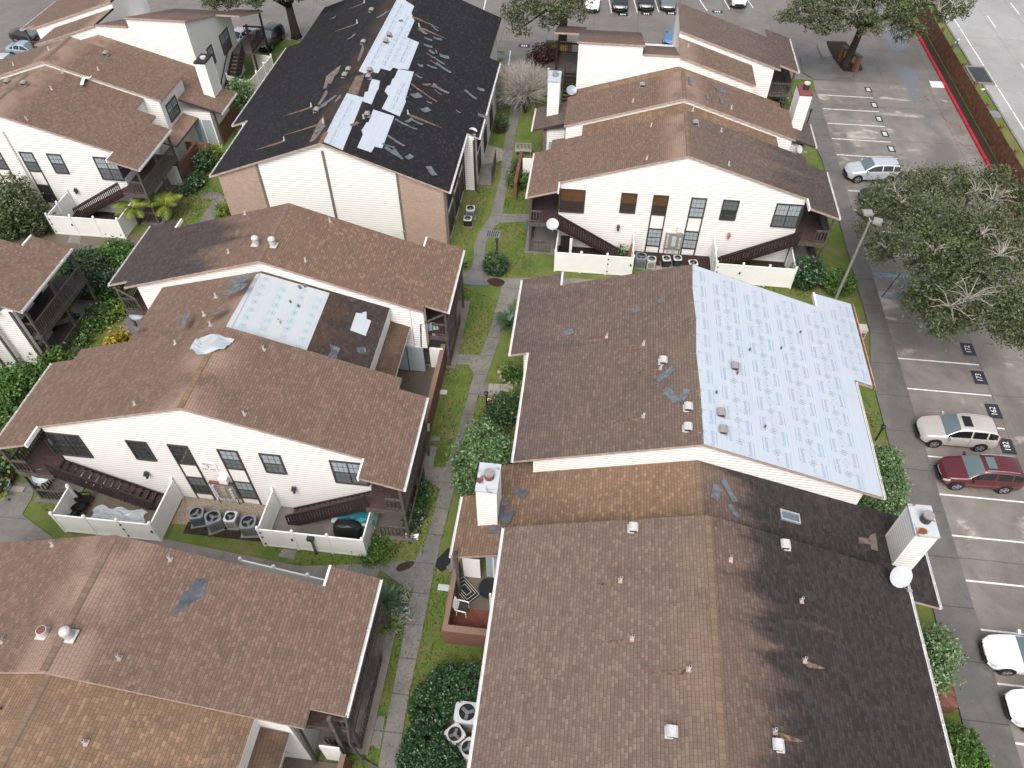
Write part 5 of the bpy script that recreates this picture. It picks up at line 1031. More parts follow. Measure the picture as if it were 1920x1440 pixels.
# wooden fence along the road
root = empty('wooden_fence', (36.0, 60, 0), 'long red brown board fence between the red curb and the road', 'fence')
r2 = random.Random(3)
for k in range(12):
    y0 = 46 + 4.0 * k; b = MB()
    for j in range(20): b.box(36.0, y0 + j * 0.2 + 0.004, 0.05, 36.03, y0 + j * 0.2 + 0.196, 1.86 + r2.uniform(-0.03, 0.03))
    b.box(36.03, y0, 0.4, 36.08, y0 + 4, 0.5); b.box(36.03, y0, 1.45, 36.08, y0 + 4, 1.55); b.build('board_panel', M['fence_wood'], root)
    b = MB(); b.box(36.06, y0 - 0.12, 0, 36.30, y0 + 0.12, 2.05); b.box(36.02, y0 - 0.16, 2.05, 36.34, y0 + 0.16, 2.12); b.build('post', M['brick_red'], root)
# ---------------------------------------------------------------- air conditioning units
def ac_unit(p, label, w=0.72, h=0.75, rz=0.0, mat='ac_grey', topm=None, grp='air conditioning units', depth=None, pad=True):
    root = empty('air_conditioner', (0, 0, 0), label, 'air conditioner', grp); d = depth or w
    b = MB(); r = 0.10; n = 4
    def ring(z, s=1.0):
        o = []
        for cx, cy, a0 in ((w/2-r, d/2-r, 0), (-w/2+r, d/2-r, 90), (-w/2+r, -d/2+r, 180), (w/2-r, -d/2+r, 270)):
            for k in range(n): a = R_(a0 + 90 * k / (n - 1)); o.append(((cx + r*math.cos(a)) * s, (cy + r*math.sin(a)) * s, z))
        return o
    V = ring(0.06) + ring(h * 0.94); m = 4 * n
    b.faces(V, [(k, (k+1) % m, m + (k+1) % m, m + k) for k in range(m)] + [tuple(range(m - 1, -1, -1))], 0)
    for k in range(7):
        zz = 0.14 + k * (h - 0.3) / 7; b.box(-w/2 - 0.004, -d/2 + r, zz, -w/2 + 0.01, d/2 - r, zz + 0.03, 1); b.box(w/2 - 0.01, -d/2 + r, zz, w/2 + 0.004, d/2 - r, zz + 0.03, 1)
        b.box(-w/2 + r, -d/2 - 0.004, zz, w/2 - r, -d/2 + 0.01, zz + 0.03, 1)
    b.build('casing', [M[mat], M['metal_dark']], root)
    b = MB(); R1 = min(w, d) * 0.40; N = 24; cx = 0.0 if d <= w * 1.01 and w <= d * 1.3 else -w * 0.12
    Vo = ring(h, 1.03); Vi = [(cx + R1*math.cos(2*math.pi*k/N), R1*math.sin(2*math.pi*k/N), h + 0.015) for k in range(N)]
    pass
    K = 32; E_ = 7.0; rim = []
    for k in range(K):
        t = 2*math.pi*k/K; q2 = (abs(math.cos(t)/(w/2*1.02))**E_ + abs(math.sin(t)/(d/2*1.02))**E_) ** (-1/E_); rim.append((q2*math.cos(t), q2*math.sin(t), h))
    circ = [(cx + R1*math.cos(2*math.pi*k/K), R1*math.sin(2*math.pi*k/K), h + 0.02) for k in range(K)]
    b.faces(rim + circ, [(k, (k+1) % K, K + (k+1) % K, K + k) for k in range(K)]); b.faces(rim + [(x, y, h*0.92) for x, y, z in rim], [(k, K + k, K + (k+1) % K, (k+1) % K) for k in range(K)])
    b.faces(circ + [(x, y, h - 0.13) for x, y, z in circ], [(k, (k+1) % K, K + (k+1) % K, K + k) for k in range(K)], 1)
    b.build('top_cover', [M[topm or mat], M['black']], root)
    b = MB(); b.tube([(cx, 0, h - 0.14), (cx, 0, h - 0.13)], R1 * 1.02, 20, 0)
    b.tube([(cx, 0, h - 0.12), (cx, 0, h - 0.02)], 0.09, 10, 1)
    for k in range(3): a = 2*math.pi*k/3 + rz*3 + 0.4; b.obox((cx + 0.52*R1*math.cos(a), 0.52*R1*math.sin(a), h - 0.08), R1*0.75, R1*0.42, 0.01, a, 1)
    b.build('fan', [M['black'], M['ac_grey']], root)
    b = MB()
    for rr in (0.35, 0.6, 0.82): b.tube([(cx + R1*rr*math.cos(2*math.pi*k/16), R1*rr*math.sin(2*math.pi*k/16), h + 0.012) for k in range(17)], 0.006, 4, 0, False)
    b.build('fan_guard', M['metal_dark'], root)
    if pad: b = MB(); b.box(-w*0.62, -d*0.62, 0, w*0.62, d*0.62, 0.07); b.build('pad', M['curb'], root)
    root.location = (p[0], p[1], 0); root.rotation_euler = (0, 0, rz); return root
def tp(u, v, z): return g(u, v, z)
G1 = 'air conditioning units behind the number nine building'
ac_unit(tp(368, 962, .8), 'blue grey unit with a dark blue fan, leftmost on the gravel below the nine', .78, .85, .3, 'ac_blue', 'ac_grey', G1)
ac_unit(tp(399, 970, .85), 'grey ribbed unit turned askew on the gravel, second from the left', .84, .9, .55, 'ac_grey', None, G1)
ac_unit(tp(432, 969, .75), 'smallest beige grey unit on the gravel, on its own concrete pad', .68, .8, .05, 'ac_beige', 'ac_light', G1)
ac_unit(tp(465, 979, .85), 'grey ribbed unit on the gravel nearest the patio with the grill', .84, .9, .15, 'ac_grey', None, G1)
G2 = 'air conditioning units along the upper right gable'
ac_unit(tp(1202, 482, .8), 'large dark grey unit touching the white fence at the gable foot', .82, .9, 0, 'ac_grey', None, G2)
ac_unit(tp(1222, 486, .7), 'beige unit with a rust red top edge beside the large grey one', .66, .75, 0, 'ac_beige', None, G2)
ac_unit(tp(1250, 483, .75), 'black unit with a white rim below the electric meters, left of a matching pair', .62, .7, .1, 'black', 'vent_white', G2)
ac_unit(tp(1271, 482, .75), 'black unit with a white rim below the electric meters, right of a matching pair', .62, .7, .05, 'black', 'vent_white', G2)
ac_unit(tp(1300, 492, .7), 'unit with a white rim half hidden by the peak of the sheeted roof', .66, .7, .2, 'metal_dark', 'vent_white', G2)
ac_unit(tp(882, 391, .8), 'taller grey unit on the lawn by the brick gable corner', .72, .85, .1, 'ac_grey', 'vent_white')
ac_unit(tp(877, 408, .7), 'small round cornered unit with a white rim in front of the taller grey one', .66, .65, .05, 'black', 'vent_white')
ac_unit(tp(937, 172, .8), 'grey green unit beside the bare shrub, the farther of two', .72, .85, .1, 'ac_grey', 'ac_beige'); ac_unit(tp(935, 184, .8), 'grey green unit beside the bare shrub, the nearer of two', .72, .85, .05, 'ac_grey', 'ac_beige')
ac_unit(tp(876, 1336, .95), 'big pale green grey rectangular unit by the clipped hedge', 1.15, 1.0, 0, 'ac_light', None, None, .95)
ac_unit(tp(853, 1376, .85), 'white rimmed unit turned like a diamond, wedged into the hedge', .78, .85, .785, 'vent_white', None)
ac_unit(tp(878, 1402, .8), 'cream rimmed unit turned like a diamond beneath the right gutter', .74, .8, .80, 'ac_beige', 'vent_white')
# ---------------------------------------------------------------- satellite dishes
def dish(p, label, r=0.42, az=155, el=45, mat='dish', mast=None, word=None, base_z=0.0):
    root = empty('satellite_dish', (p.x, p.y, p.z), label, 'satellite dish', 'satellite dishes')
    d = Vector((math.sin(R_(az)) * math.cos(R_(el)), math.cos(R_(az)) * math.cos(R_(el)), math.sin(R_(el))))
    x = Vector((0, 0, 1)).cross(d).normalized(); y = d.cross(x); b = MB(); c = Vector(p); N = 24
    rings = [(0.0, -0.09), (0.35, -0.08), (0.7, -0.045), (1.0, 0.0)]; V = [c + d * rings[0][1]]
    for f, o in rings[1:]: V += [c + (x * math.cos(2*math.pi*k/N) * 1.06 + y * math.sin(2*math.pi*k/N) * 0.96) * r * f + d * o for k in range(N)]
    F = [(0, 1 + k, 1 + (k+1) % N) for k in range(N)]
    for t in range(2): F += [(1 + t*N + k, 1 + (t+1)*N + k, 1 + (t+1)*N + (k+1) % N, 1 + t*N + (k+1) % N) for k in range(N)]
    b.faces(V, F); b.faces([v - d * 0.015 for v in V], [f[::-1] for f in F]); b.faces([*V[-N:], *[v - d*0.015 for v in V[-N:]]], [(k, (k+1) % N, N + (k+1) % N, N + k) for k in range(N)])
    if word:
        vs, fs = text_faces(word, 0.17); b.faces([c + x * a + y * (e + 0.13) - d * 0.055 for a, e in vs], fs, 1)
    b.build('reflector', [M[mat], M['white']], root, smooth=False)
    b = MB(); f = c + d * 0.42 - y * 0.42 * r / 0.42; b.tube([c - y * r * 0.9, f], 0.016, 6); b.obox(f, 0.20, 0.09, 0.09); b.build('feed_arm', M['metal'], root)
    b = MB(); q2 = Vector(mast) if mast else Vector((p.x, p.y, base_z)); b.tube([c - d * 0.08, c - d * 0.16 - Vector((0, 0, 0.05)), q2], 0.024, 6); b.build('mast', M['metal'], root); return root
dish(g(754, 427, 1.2), 'grey dish in front of the pink brick gable wing', .36)
p = g(809, 616, 3.0); dish(p, 'grey lettered dish above the white courtyard gate', .42, word='dish', mast=(p.x + .1, p.y + .3, 2.0))
p = g(76, 893, 2.6); dish(p, 'grey lettered dish on the corner of the lower left stair landing', .42, word='dish', mast=(p.x + .2, p.y + .4, 1.2))
p = g(255, 589, 2.4); dish(p, 'grey lettered dish beside the downspout by the left garden', .42, word='dish', mast=(p.x + .3, p.y + .4, .6))
p = g(1036, 420, 3.2); dish(p, 'oval white dish on the upper right stair post', .45, mat='dish_white', mast=(p.x, p.y + .3, 2.2))
dish(g(1690, 1081, 6.55), 'large white rust spotted dish at the foot of the right chimney', .52, 160, 48, 'dish_white', (16.0, 17.9, 5.5))
p = g(1499, 280, 3.6); dish(p, 'white dish at the right eave of the upper right building', .36, 130, 40, 'dish_white', (p.x - .3, p.y + .4, 2.6))
p = g(1470, 177, 2.6); dish(p, 'blue grey dish on a pole by the far right balcony', .40, 150, 40, mast=(p.x - .4, p.y + .2, 0))
dish(g(1059, 106, 2.4), 'grey dish beside the far yellow notice board', .42); p = g(1072, 169, 4.9); dish(p, 'grey dish at the low end of the far brown roof', .44, mast=(p.x, p.y + .2, 4.2))
p = g(886, 247, 5.0); dish(p, 'small white dish on the right eave of the black roof', .36, mat='dish_white', mast=(p.x - .1, p.y + .1, 4.6))
# ---------------------------------------------------------------- lamps and small yard fittings
root = empty('street_lamp', (18.7, 43.3, 0), 'tall grey lamp post leaning over the clipped bushes with two flat heads', 'street lamp')
b = MB(); b.tube([(18.7, 43.3, 0), (18.72, 43.25, 7.0)], [0.11, 0.075], 12); b.build('pole', M['vent'], root)
for dx, dy in ((0.42, -0.15), (-0.05, 0.75)):
    b = MB(); b.tube([(18.72, 43.25, 6.9), (18.72 + dx * 0.4, 43.25 + dy * 0.4, 7.0)], 0.04, 8); b.obox((18.72 + dx, 43.25 + dy, 7.05), 0.55, 0.62, 0.16, math.atan2(dy, dx)); b.build('lamp_head', M['vent'], root)
def path_light(u, v, label, h=1.25, fl=False):
    p = g(u, v); root = empty('path_light', p, label, 'path light', 'black bollard path lights'); b = MB(); b.cyl(p, 0.05, h, 10); b.build('post', M['black'], root)
    b = MB(); b.cyl((p.x, p.y, h), 0.11, 0.06, 12); b.cyl((p.x, p.y, h + 0.06), 0.085, 0.13, 12, 1); b.cyl((p.x, p.y, h + 0.19), 0.15, 0.07, 12, 0, 0.05); b.build('lantern', [M['black'], M['glass']], root)
    return root
path_light(932, 477, 'black path light behind the round clipped bush'); path_light(913, 764, 'black path light with a small red flag beside the footpath'); path_light(1641, 826, 'black path light beside the sheeted roof')
path_light(1513, 232, 'black path light next to the red capped chimney'); 
o = MB(); p = g(913, 764); o.faces([(p.x + .08, p.y - .05, .95), (p.x + .55, p.y - .2, .85), (p.x + .5, p.y - .25, .5), (p.x + .08, p.y - .05, .6), (p.x + .08, p.y - .03, .95), (p.x + .55, p.y - .18, .85), (p.x + .5, p.y - .23, .5), (p.x + .08, p.y - .03, .6)], [(0,3,2,1),(4,5,6,7),(0,1,5,4),(1,2,6,5),(2,3,7,6)], 0)
o.box(p.x + .05, p.y - .06, .75, p.x + .3, p.y - .045, .97, 1); o = o.build('garden_flag', [M['red'], M['white']]); tag(rebase(o, (p.x, p.y, .5)), 'small red and white flag hung on a black path light', 'flag')
root = empty('mailbox_post', g(594, 1040), 'dark box on a post standing before the white fence with the grill', 'post box'); p = g(594, 1040); b = MB(); b.bar(p, (p.x - .05, p.y + .1, 1.5), 0.10); b.build('post', M['wood_grey'], root); b = MB(); b.obox((p.x - .05, p.y + .1, 1.6), .35, .3, .25); b.build('box', M['metal_dark'], root)
def small(name, mbf, mat, loc, label, cat, group=None, smooth=False):
    b = MB(); mbf(b); o = b.build(name, mat, smooth=smooth); o.location = loc; return tag(o, label, cat, group)
p = g(925, 439)
def gr(b):
    b.box(-.55, -.42, 0, .55, .42, .06, 0)
    for r in range(2):
        for k in range(6): b.box(-.47 + k * .16, -.36 + r * .37, .06, -.39 + k * .16, -.04 + r * .37, .068, 1)
small('drain_grate', gr, [M['ac_grey'], M['black']], p, 'square slotted drain grate beside the bend of the footpath', 'drain grate')
bx4 = lambda w, d, h: (lambda b: (b.box(-w/2, -d/2, 0, w/2, d/2, h), b.box(-w/2 + .04, -d/2 + .04, h, w/2 - .04, d/2 - .04, h + .012)))
small('utility_cover', bx4(.55, .35, .06), M['teal'], g(990, 424), 'small green utility lid in the lawn by the upper right stair', 'utility cover')
small('utility_cover', bx4(.5, .35, .08), M['ac_light'], g(831, 736), 'grey utility lid beside the long brick wall', 'utility cover'); small('utility_cover', bx4(.5, .35, .06), M['slab'], g(817, 823), 'concrete utility lid in the lawn below the brick wall', 'utility cover')
small('utility_cover', bx4(.6, .35, .05), M['ac_light'], g(832, 1102), 'pale utility lid beside the brick courtyard with the white chair', 'utility cover')
small('splash_block', bx4(.9, .35, .10), M['white'], g(770, 1006), 'white splash block at the end of a downspout', 'splash block'); small('splash_block', bx4(.9, .35, .1), M['slab_light'], g(33, 918), 'pale splash block on the lawn by the potted plants', 'splash block')
small('doormat', bx4(1.3, .75, .03), M['black'], g(835, 1050), 'dark brown mat on the walkway by the left chimney', 'mat').rotation_euler = (0, 0, 1.0)
def cab(b): b.box(-.35, -.3, 0, .35, .3, 1.3, 0); b.box(-.38, -.33, 1.3, .38, .33, 1.36, 0); b.box(-.3, -.31, .2, .3, -.30, 1.1, 1)
small('utility_cabinet', cab, [M['ac_beige'], M['rust']], g(1603, 640), 'rusty beige cabinet at the corner of the sheeted roof', 'cabinet')
def storm(b): b.box(-1.0, -1.9, 0, 1.0, 1.9, .12, 0); b.box(-.8, -1.6, .12, .8, 1.6, .125, 1)
small('storm_inlet', storm, [M['curb'], M['metal_dark']], g(1836, 142), 'concrete storm inlet with a dark grate beside the road', 'drain'); small('manhole_cover', lambda b: b.cyl((0, 0, 0), .7, .06, 20), M['ac_grey'], g(1866, 215), 'round manhole cover in the verge by the board fence', 'manhole cover')
def hyd(b): b.cyl((0, 0, 0), .12, .7, 12, 0); b.ball((0, 0, .75), .15, 10, 1); b.obox((0, 0, .5), .5, .14, .14, 0, 1); b.cyl((0, 0, 0), .2, .06, 12, 0)
small('fire_hydrant', hyd, [M['blue'], M['vent_white']], g(1791, 88), 'blue and white hydrant in the verge beyond the board fence', 'hydrant')
def litter(b): b.obox((0, 0, .04), .7, .22, .06, .4)
small('paper_scrap', litter, M['white'], g(1846, 168), 'white paper scrap lying in the verge', 'litter')
# notice boards between brick posts
def notice(u, v, rz, label):
    p = g(u, v); root = empty('notice_board', p, label, 'sign'); c, s_ = math.cos(rz), math.sin(rz)
    for k in (-1.15, 1.15): b = MB(); b.obox((p.x + c*k, p.y + s_*k, .8), .45, .45, 1.6, rz); b.build('brick_post', M['brick_red'], root)
    b = MB(); b.obox((p.x, p.y, 1.15), 1.8, .10, .85, rz); b.build('board', M['yellow'], root); b = MB(); b.obox((p.x, p.y, 1.62), 2.8, .5, .12, rz); b.build('cap_beam', M['wood_grey'], root)
notice(1588, 126, -1.05, 'yellow notice board between two brick posts under the oak beside the lot'); notice(1047, 108, 0, 'yellow notice board at the foot of the far oak trunk')
root = empty('accessible_bay_sign', g(1653, 557), 'leaning post with a small blue and white bay sign in the blue hatching', 'sign'); p = g(1653, 557)
b = MB(); b.tube([p, (p.x + .75, p.y + .5, 2.0)], .05, 8); b.build('post', M['wood_grey'], root); b = MB(); b.obox((p.x + .55, p.y + .2, 1.3), .35, .05, .5, .5); b.build('sign_plate', M['dish'], root)
# ---------------------------------------------------------------- patio things
def chair(loc, rz, label, mat, seat=None, group=None):
    root = empty('patio_chair', (0, 0, 0), label, 'chair', group)
    b = MB(); b.box(-.26, -.25, .40, .26, .25, .45); b.build('seat', M[seat or mat], root)
    b = MB(); b.faces([(-.26, .22, .45), (.26, .22, .45), (.28, .42, 1.0), (-.28, .42, 1.0), (-.26, .27, .45), (.26, .27, .45), (.28, .47, 1.0), (-.28, .47, 1.0)], [(0,1,2,3),(7,6,5,4),(0,4,5,1),(1,5,6,2),(2,6,7,3),(3,7,4,0)]); b.build('backrest', M[mat], root)
    for x, y in ((-.24, -.23), (.24, -.23), (-.24, .23), (.24, .23)): b = MB(); b.bar((x, y, .42), (x * 1.15, y * 1.15, 0), .04); b.build('leg', M[mat], root)
    for x in (-.29, .29): b = MB(); b.bar((x, -.26, .64), (x, .33, .66), .05, .035); b.bar((x, -.25, .64), (x, -.25, .42), .035); b.build('armrest', M[mat], root)
    root.location = loc; root.rotation_euler = (0, 0, rz); return root
for k, (u, v) in enumerate(((160, 936), (150, 950), (136, 962))):
    chair((g(u, v, .45).x, g(u, v, .45).y, .06), 1.75, ('black patio chair nearest the stair', 'black patio chair in the middle of the row of three', 'black patio chair tucked behind the white fence front')[k], 'black', None, 'black chairs on the fenced patio')
chair(g(868, 1147, .06), 1.45, 'white armchair with a dark cushion in the brick courtyard', 'white', 'metal_dark')
b = MB(); n = 14; r5 = random.Random(8); V = [(-26.4 + 3.1*i/(n-1) + .12*math.sin(j), 18.65 + 1.5*j/(n-1) + .1*math.sin(i*1.3), .085 + .035*math.sin(i*1.7 + j*.9) + r5.uniform(0, .05)) for j in range(n) for i in range(n)]
b.faces(V, [(j*n+i, j*n+i+1, (j+1)*n+i+1, (j+1)*n+i) for j in range(n-1) for i in range(n-1)]); b.faces([(x, y, z - .015) for x, y, z in V], [(j*n+i, (j+1)*n+i, (j+1)*n+i+1, j*n+i+1) for j in range(n-1) for i in range(n-1)]); o = b.build('plastic_sheet', M['sheet2']); tag(rebase(o, (-25, 19.3, .07)), 'crumpled pale plastic sheet spread on the fenced patio', 'sheet')
flat('patio_floor', rect(-27.3, 18.5, -21.8, 21.38), 0.06, M['slab_brown'], h=.06); flat('patio_floor', rect(-15.9, 18.9, -10.25, 21.38), 0.06, M['slab'], h=.06)
flat('gravel_bed', rect(-21.7, 19.6, -16.0, 21.38), 0.02, M['gravel']); flat('soil_bed', rect(-20.8, 19.05, -16.1, 19.8), 0.025, M['soil'])
flat('soil_bed', rect(3.85, 45.0, 9.8, 47.08), 0.02, M['soil']); flat('soil_bed', rect(-1.9, 44.1, 3.75, 47.05), 0.018, M['soil']); flat('soil_bed', rect(9.9, 44.2, 15.4, 47.05), 0.018, M['soil']); flat('path_slab', rect(5.4, 44.9, 7.6, 45.5), .05, M['slab_light'], h=.05); flat('soil_bed', rect(-41.7, 43.9, -36.1, 47.0), .02, M['soil'])
def grill(loc, rz, label, cover=False):
    root = empty('barbecue_grill', (0, 0, 0), label, 'grill')
    if cover:
        b = MB(); N = 14
        prof = [(0.0, 1.0, 1.0), (0.55, 1.02, 1.0), (0.85, 0.97, 0.93), (1.02, 0.72, 0.72), (1.10, 0.35, 0.45)]; V = []
        for z, a, c in prof:
            for k in range(N):
                t = 2*math.pi*k/N; ex = 0.45; sx = math.copysign(abs(math.cos(t))**ex, math.cos(t)); sy = math.copysign(abs(math.sin(t))**ex, math.sin(t)); V.append((.78*a*sx + (.03 if k % 3 == 0 else 0), .36*c*sy + (.03 if k % 2 else 0), z))
        F = [(t*N+k, t*N+(k+1) % N, (t+1)*N+(k+1) % N, (t+1)*N+k) for t in range(4) for k in range(N)] + [tuple(4*N + k for k in range(N))]; b.faces(V, F); b.build('cover', M['black'], root)
    else:
        b = MB(); b.tube([(-.5, 0, .95), (.5, 0, .95)], .28, 16); b.build('barrel', M['black'], root)
        for x in (-.42, .42):
            for y in (-.2, .2): b = MB(); b.bar((x, y, .85), (x * 1.15, y * 1.5, 0), .04); b.build('leg', M['black'], root)
        b = MB(); b.box(.5, -.25, .9, .85, .25, .94); b.build('side_shelf', M['metal_dark'], root); b = MB(); b.tube([(-.2, -.34, .98), (.2, -.34, .98)], .02, 6); b.build('handle', M['chrome'], root)
    root.location = loc; root.rotation_euler = (0, 0, rz)
grill(g(655, 1000, .06), .05, 'covered black grill on the fenced patio', True); grill(g(545, 1408, .06), .1, 'open black barrel grill in the lower left courtyard')
def hot(b): b.box(-1.1, -.6, 0, 1.1, .6, .62, 0); b.box(-1.16, -.66, .62, 1.16, .66, .72, 1)
small('storage_chest', hot, [M['vent'], M['ac_light']], g(668, 976, .06), 'pale storage chest under the right stair', 'chest'); 
b = MB(); n = 6
V = [(x * .42 - 1.05, y * .3 - .6, .12 * math.sin(x * 2.1 + y) + .14) for y in range(n) for x in range(n)]; b.faces(V, [(y*n+x, y*n+x+1, (y+1)*n+x+1, (y+1)*n+x) for y in range(n-1) for x in range(n-1)]); b.faces([(x, y, z - .03) for x, y, z in V], [(y*n+x, (y+1)*n+x, (y+1)*n+x+1, y*n+x+1) for y in range(n-1) for x in range(n-1)])
o = b.build('tarp', M['teal']); p = g(672, 965, .8); o.location = (p.x, p.y, .80); tag(o, 'rumpled teal tarp on the storage chest', 'tarp')
def mat(b):
    b.box(-.75, -.45, 0, .75, .45, .02, 0)
    for a in (.68, .5, .3): 
        w = a * .6
        for x0, y0, x1, y1 in ((-a, -w, a, -w+.03), (-a, w-.03, a, w), (-a, -w, -a+.03, w), (a-.03, -w, a, w)): b.box(x0, y0, .02, x1, y1, .026, 1)
small('doormat', mat, [M['black'], M['ac_beige']], g(873, 1106, .06), 'black mat with a light maze pattern in the brick courtyard', 'mat').rotation_euler = (0, 0, -.75)
small('doormat', lambda b: b.cyl((0, 0, 0), .6, .02, 24), M['black'], g(918, 1103, .06), 'half round black mat before the glass door', 'mat')
b = MB(); b.cyl((0, 0, 0), .06, 1.0, 8, 1); b.cyl((0, 0, .35), .24, 1.3, 10, 0, .05); o = b.build('parasol', [M['pink'], M['vent']]); p = g(386, 262); o.location = p; tag(o, 'folded pink parasol in the upper left courtyard', 'parasol')
b = MB(); b.box(-.5, -.3, .0, .5, .3, .6); o = b.build('patio_table', M['petal']); o.location = g(398, 258); tag(o, 'small table under a pink checked cloth beside the parasol', 'table')
b = MB(); b.box(0, 0, 0, .22, 3.6, 1.7); o = b.build('brick_wall', M['brick_red']); o.location = g(345, 340); tag(o, 'mossy red brick garden wall, near of two at the upper left', 'wall'); b = MB(); b.box(0, 0, 0, .22, 4.0, 1.7); o = b.build('brick_wall', M['brick_red']); o.location = g(415, 272); tag(o, 'mossy red brick garden wall by the brown porch roof, far of two', 'wall')
b = MB(); b.box(0, 0, 0, 2.2, .22, 1.6); o = b.build('brick_wall', M['brick_red']); o.location = g(357, 298); tag(o, 'short red brick wall joining the two upper left garden walls', 'wall')
b = MB(); b.box(-.55, -.04, 0, .55, .04, 1.9); o = b.build('garden_gate', M['white']); o.location = g(333, 348); tag(o, 'white gate at the end of the upper left brick wall', 'gate')
def bench(b):
    b.box(-.75, -.25, .42, .75, .25, .48)
    for k in (-.65, .65): b.box(k-.04, -.25, 0, k+.04, .25, .42)
    for k in range(5): b.box(-.72 + k*.32, .2, .5, -.55 + k*.32, .26, .95)
    b.box(-.75, .2, .92, .75, .27, 1.0)
small('garden_bench', bench, M['vent'], g(981, 290), 'weathered slatted bench by the far red brick wall', 'bench').rotation_euler = (0, 0, .1)
b = MB(); b.box(-6.1, 52.8, 0, -5.85, 57.5, 1.7); o = b.build('brick_wall', M['brick_red']); tag(rebase(o, (-6, 55, 0)), 'dark red brick wall at the left of the upper right building', 'wall')
b = MB(); b.box(-5.7, 55.9, 0, -4.6, 55.98, 2.0); o = b.build('garden_gate', M['white']); tag(rebase(o, (-5.2, 55.9, 0)), 'white gate next to the dark red brick wall', 'gate')
def pot(u, v, r, h, mat_, label, leafm='leaf_dark', n=120):
    p = g(u, v); root = empty('potted_plant', p, label, 'potted plant'); b = MB(); b.cyl(p, r * .7, h, 14, 0, r); b.cyl((p.x, p.y, h), r * .9, .01, 14, 1); b.build('pot', [M[mat_], M['soil']], root); LEAVES.append((root, [(p.x, p.y, h + r * .9, r * 1.5, r * 1.5, r, n)], .13, leafm)) if n else None
LEAVES = []
pot(22, 900, .32, .5, 'terracotta', 'brown glazed pot with dark soil on the left lawn', n=0); pot(12, 916, .42, .5, 'dish_white', 'white pot printed with green leaves at the left edge', 'leaf_green', 40); pot(1, 930, .35, .4, 'yellow', 'tan pot at the left edge below the white one', 'leaf_green', 90); pot(8, 895, .3, .35, 'metal_dark', 'dark leafed plant in a black pot at the left edge', 'leaf_dark', 160)
for k, (u, v, m_, lab) in enumerate(((118, 592, 'terracotta', 'small terracotta pot on the porch step'), (100, 608, 'white', 'white pot among the porch clutter'), (152, 612, 'terracotta', 'terracotta pot with a fern at the porch edge'), (128, 604, 'blue', 'blue pot on the cluttered porch'), (88, 620, 'metal_dark', 'black tub beside the porch wall'), (165, 622, 'dish_white', 'white planter at the end of the porch'))):
    pot(u, v, .24, .34, m_, lab, 'leaf_green' if k % 2 else 'leaf_dark', 110)
b = MB(); b.bar((-.9, 0, .6), (.9, 0, .6), .5, .06)
for x in (-.8, .8): b.bar((x, -.2, .6), (x, -.2, 0), .06); b.bar((x, .2, .6), (x, .2, 0), .06)
o = b.build('potting_table', M['vent']); p = g(112, 618); o.location = p; o.rotation_euler = (0, 0, .6); tag(o, 'long weathered table loaded with garden clutter by the porch', 'table')
b = MB(); b.obox((0, 0, .55), .5, .35, .7, .3, 0); b.ball((0, 0, 1.05), .16, 10, 1); b.obox((.15, -.1, .35), .35, .3, .3, .6, 2); o = b.build('garden_ornament', [M['blue'], M['white'], M['red']]); p = g(122, 585); o.location = p; tag(o, 'red white and blue garden ornament behind the porch railing', 'ornament')
small('palm_planter', lambda b: (b.cyl((0, 0, 0), .3, .4, 14, 0, .36)), M['red'], g(1180, 490), 'orange red crate beside the small plant on the fenced patio', 'crate') if False else None
small('leaning_board', lambda b: b.obox((0, 0, .75), .12, .5, 1.5, 0, 0, Matrix.Rotation(.2, 3, 'Y')), M['orange'], g(1178, 488), 'orange brown board leaning behind the white gate', 'board')
small('leaning_mattress', lambda b: (b.obox((0, 0, .85), .7, .18, 1.7, 0, 0, Matrix.Rotation(-.15, 3, 'X')), b.obox((.45, -.05, .8), .2, .2, 1.6, 0, 1)), [M['black'], M['white']], g(1058, 478), 'black panel and white board leaning under the upper left stair', 'board')
# shingle debris on other roofs
GRP = 'loose shingle pieces on the brown roofs'
def put(u, v, xc, zr, sd, L_, W_, rz, lab, mat='scrap', s=S):
    if zr < 8: s = .295
    scrap(onroof(u, v, xc, zr, s, sd), L_, W_, rz, math.atan(s) * sd, lab, mat, GRP)
for u, v, L_, W_, rz, lab in ((1247, 703, 1.15, .35, .75, 'long grey shingle strip near the ridge of the half sheeted roof'), (1258, 742, 1.1, .4, -1.1, 'grey shingle strip bent towards another, beside the blue sheeting'), (1281, 743, .9, .35, 1.1, 'grey and brown shingle strip closest to the blue sheeting'), (1192, 582, .5, .35, .2, 'small pale shingle piece on the upper half of the dark brown roof'), (1238, 565, .4, .25, .5, 'smallest pale shingle chip on the dark brown roof'), (1066, 624, .55, .4, .3, 'blue grey shingle patch low on the dark brown roof')):
    put(u, v, 6.45, 8.7, -1, L_, W_, rz, lab)
for u, v, L_, W_, rz, lab in ((1342, 924, .9, .4, 1.3, 'brown and grey shingle piece by the lower ridge'), (1367, 921, 1.2, .3, -1.1, 'blue grey shingle strip beside the brown one by the lower ridge'), (1375, 959, .7, .25, -.9, 'grey shingle strip sticking out over the roof step')):
    put(u, v, 6.45, 7.25, 1, L_, W_, rz, lab)
for u, v, L_, W_, rz, lab in ((977, 924, .7, .45, -.5, 'dark shingle piece right of the rusted chimney'), (945, 942, .4, .4, .3, 'small dark shingle bunched at the chimney side'), (945, 968, .9, .75, -.3, 'large dark felt scrap at the foot of the chimney'), (933, 994, .75, .4, 0, 'dark felt scrap below the chimney')):
    put(u, v, 6.45, 7.25, -1, L_, W_, rz, lab, 'deck_bare' if L_ > .6 else 'scrap')
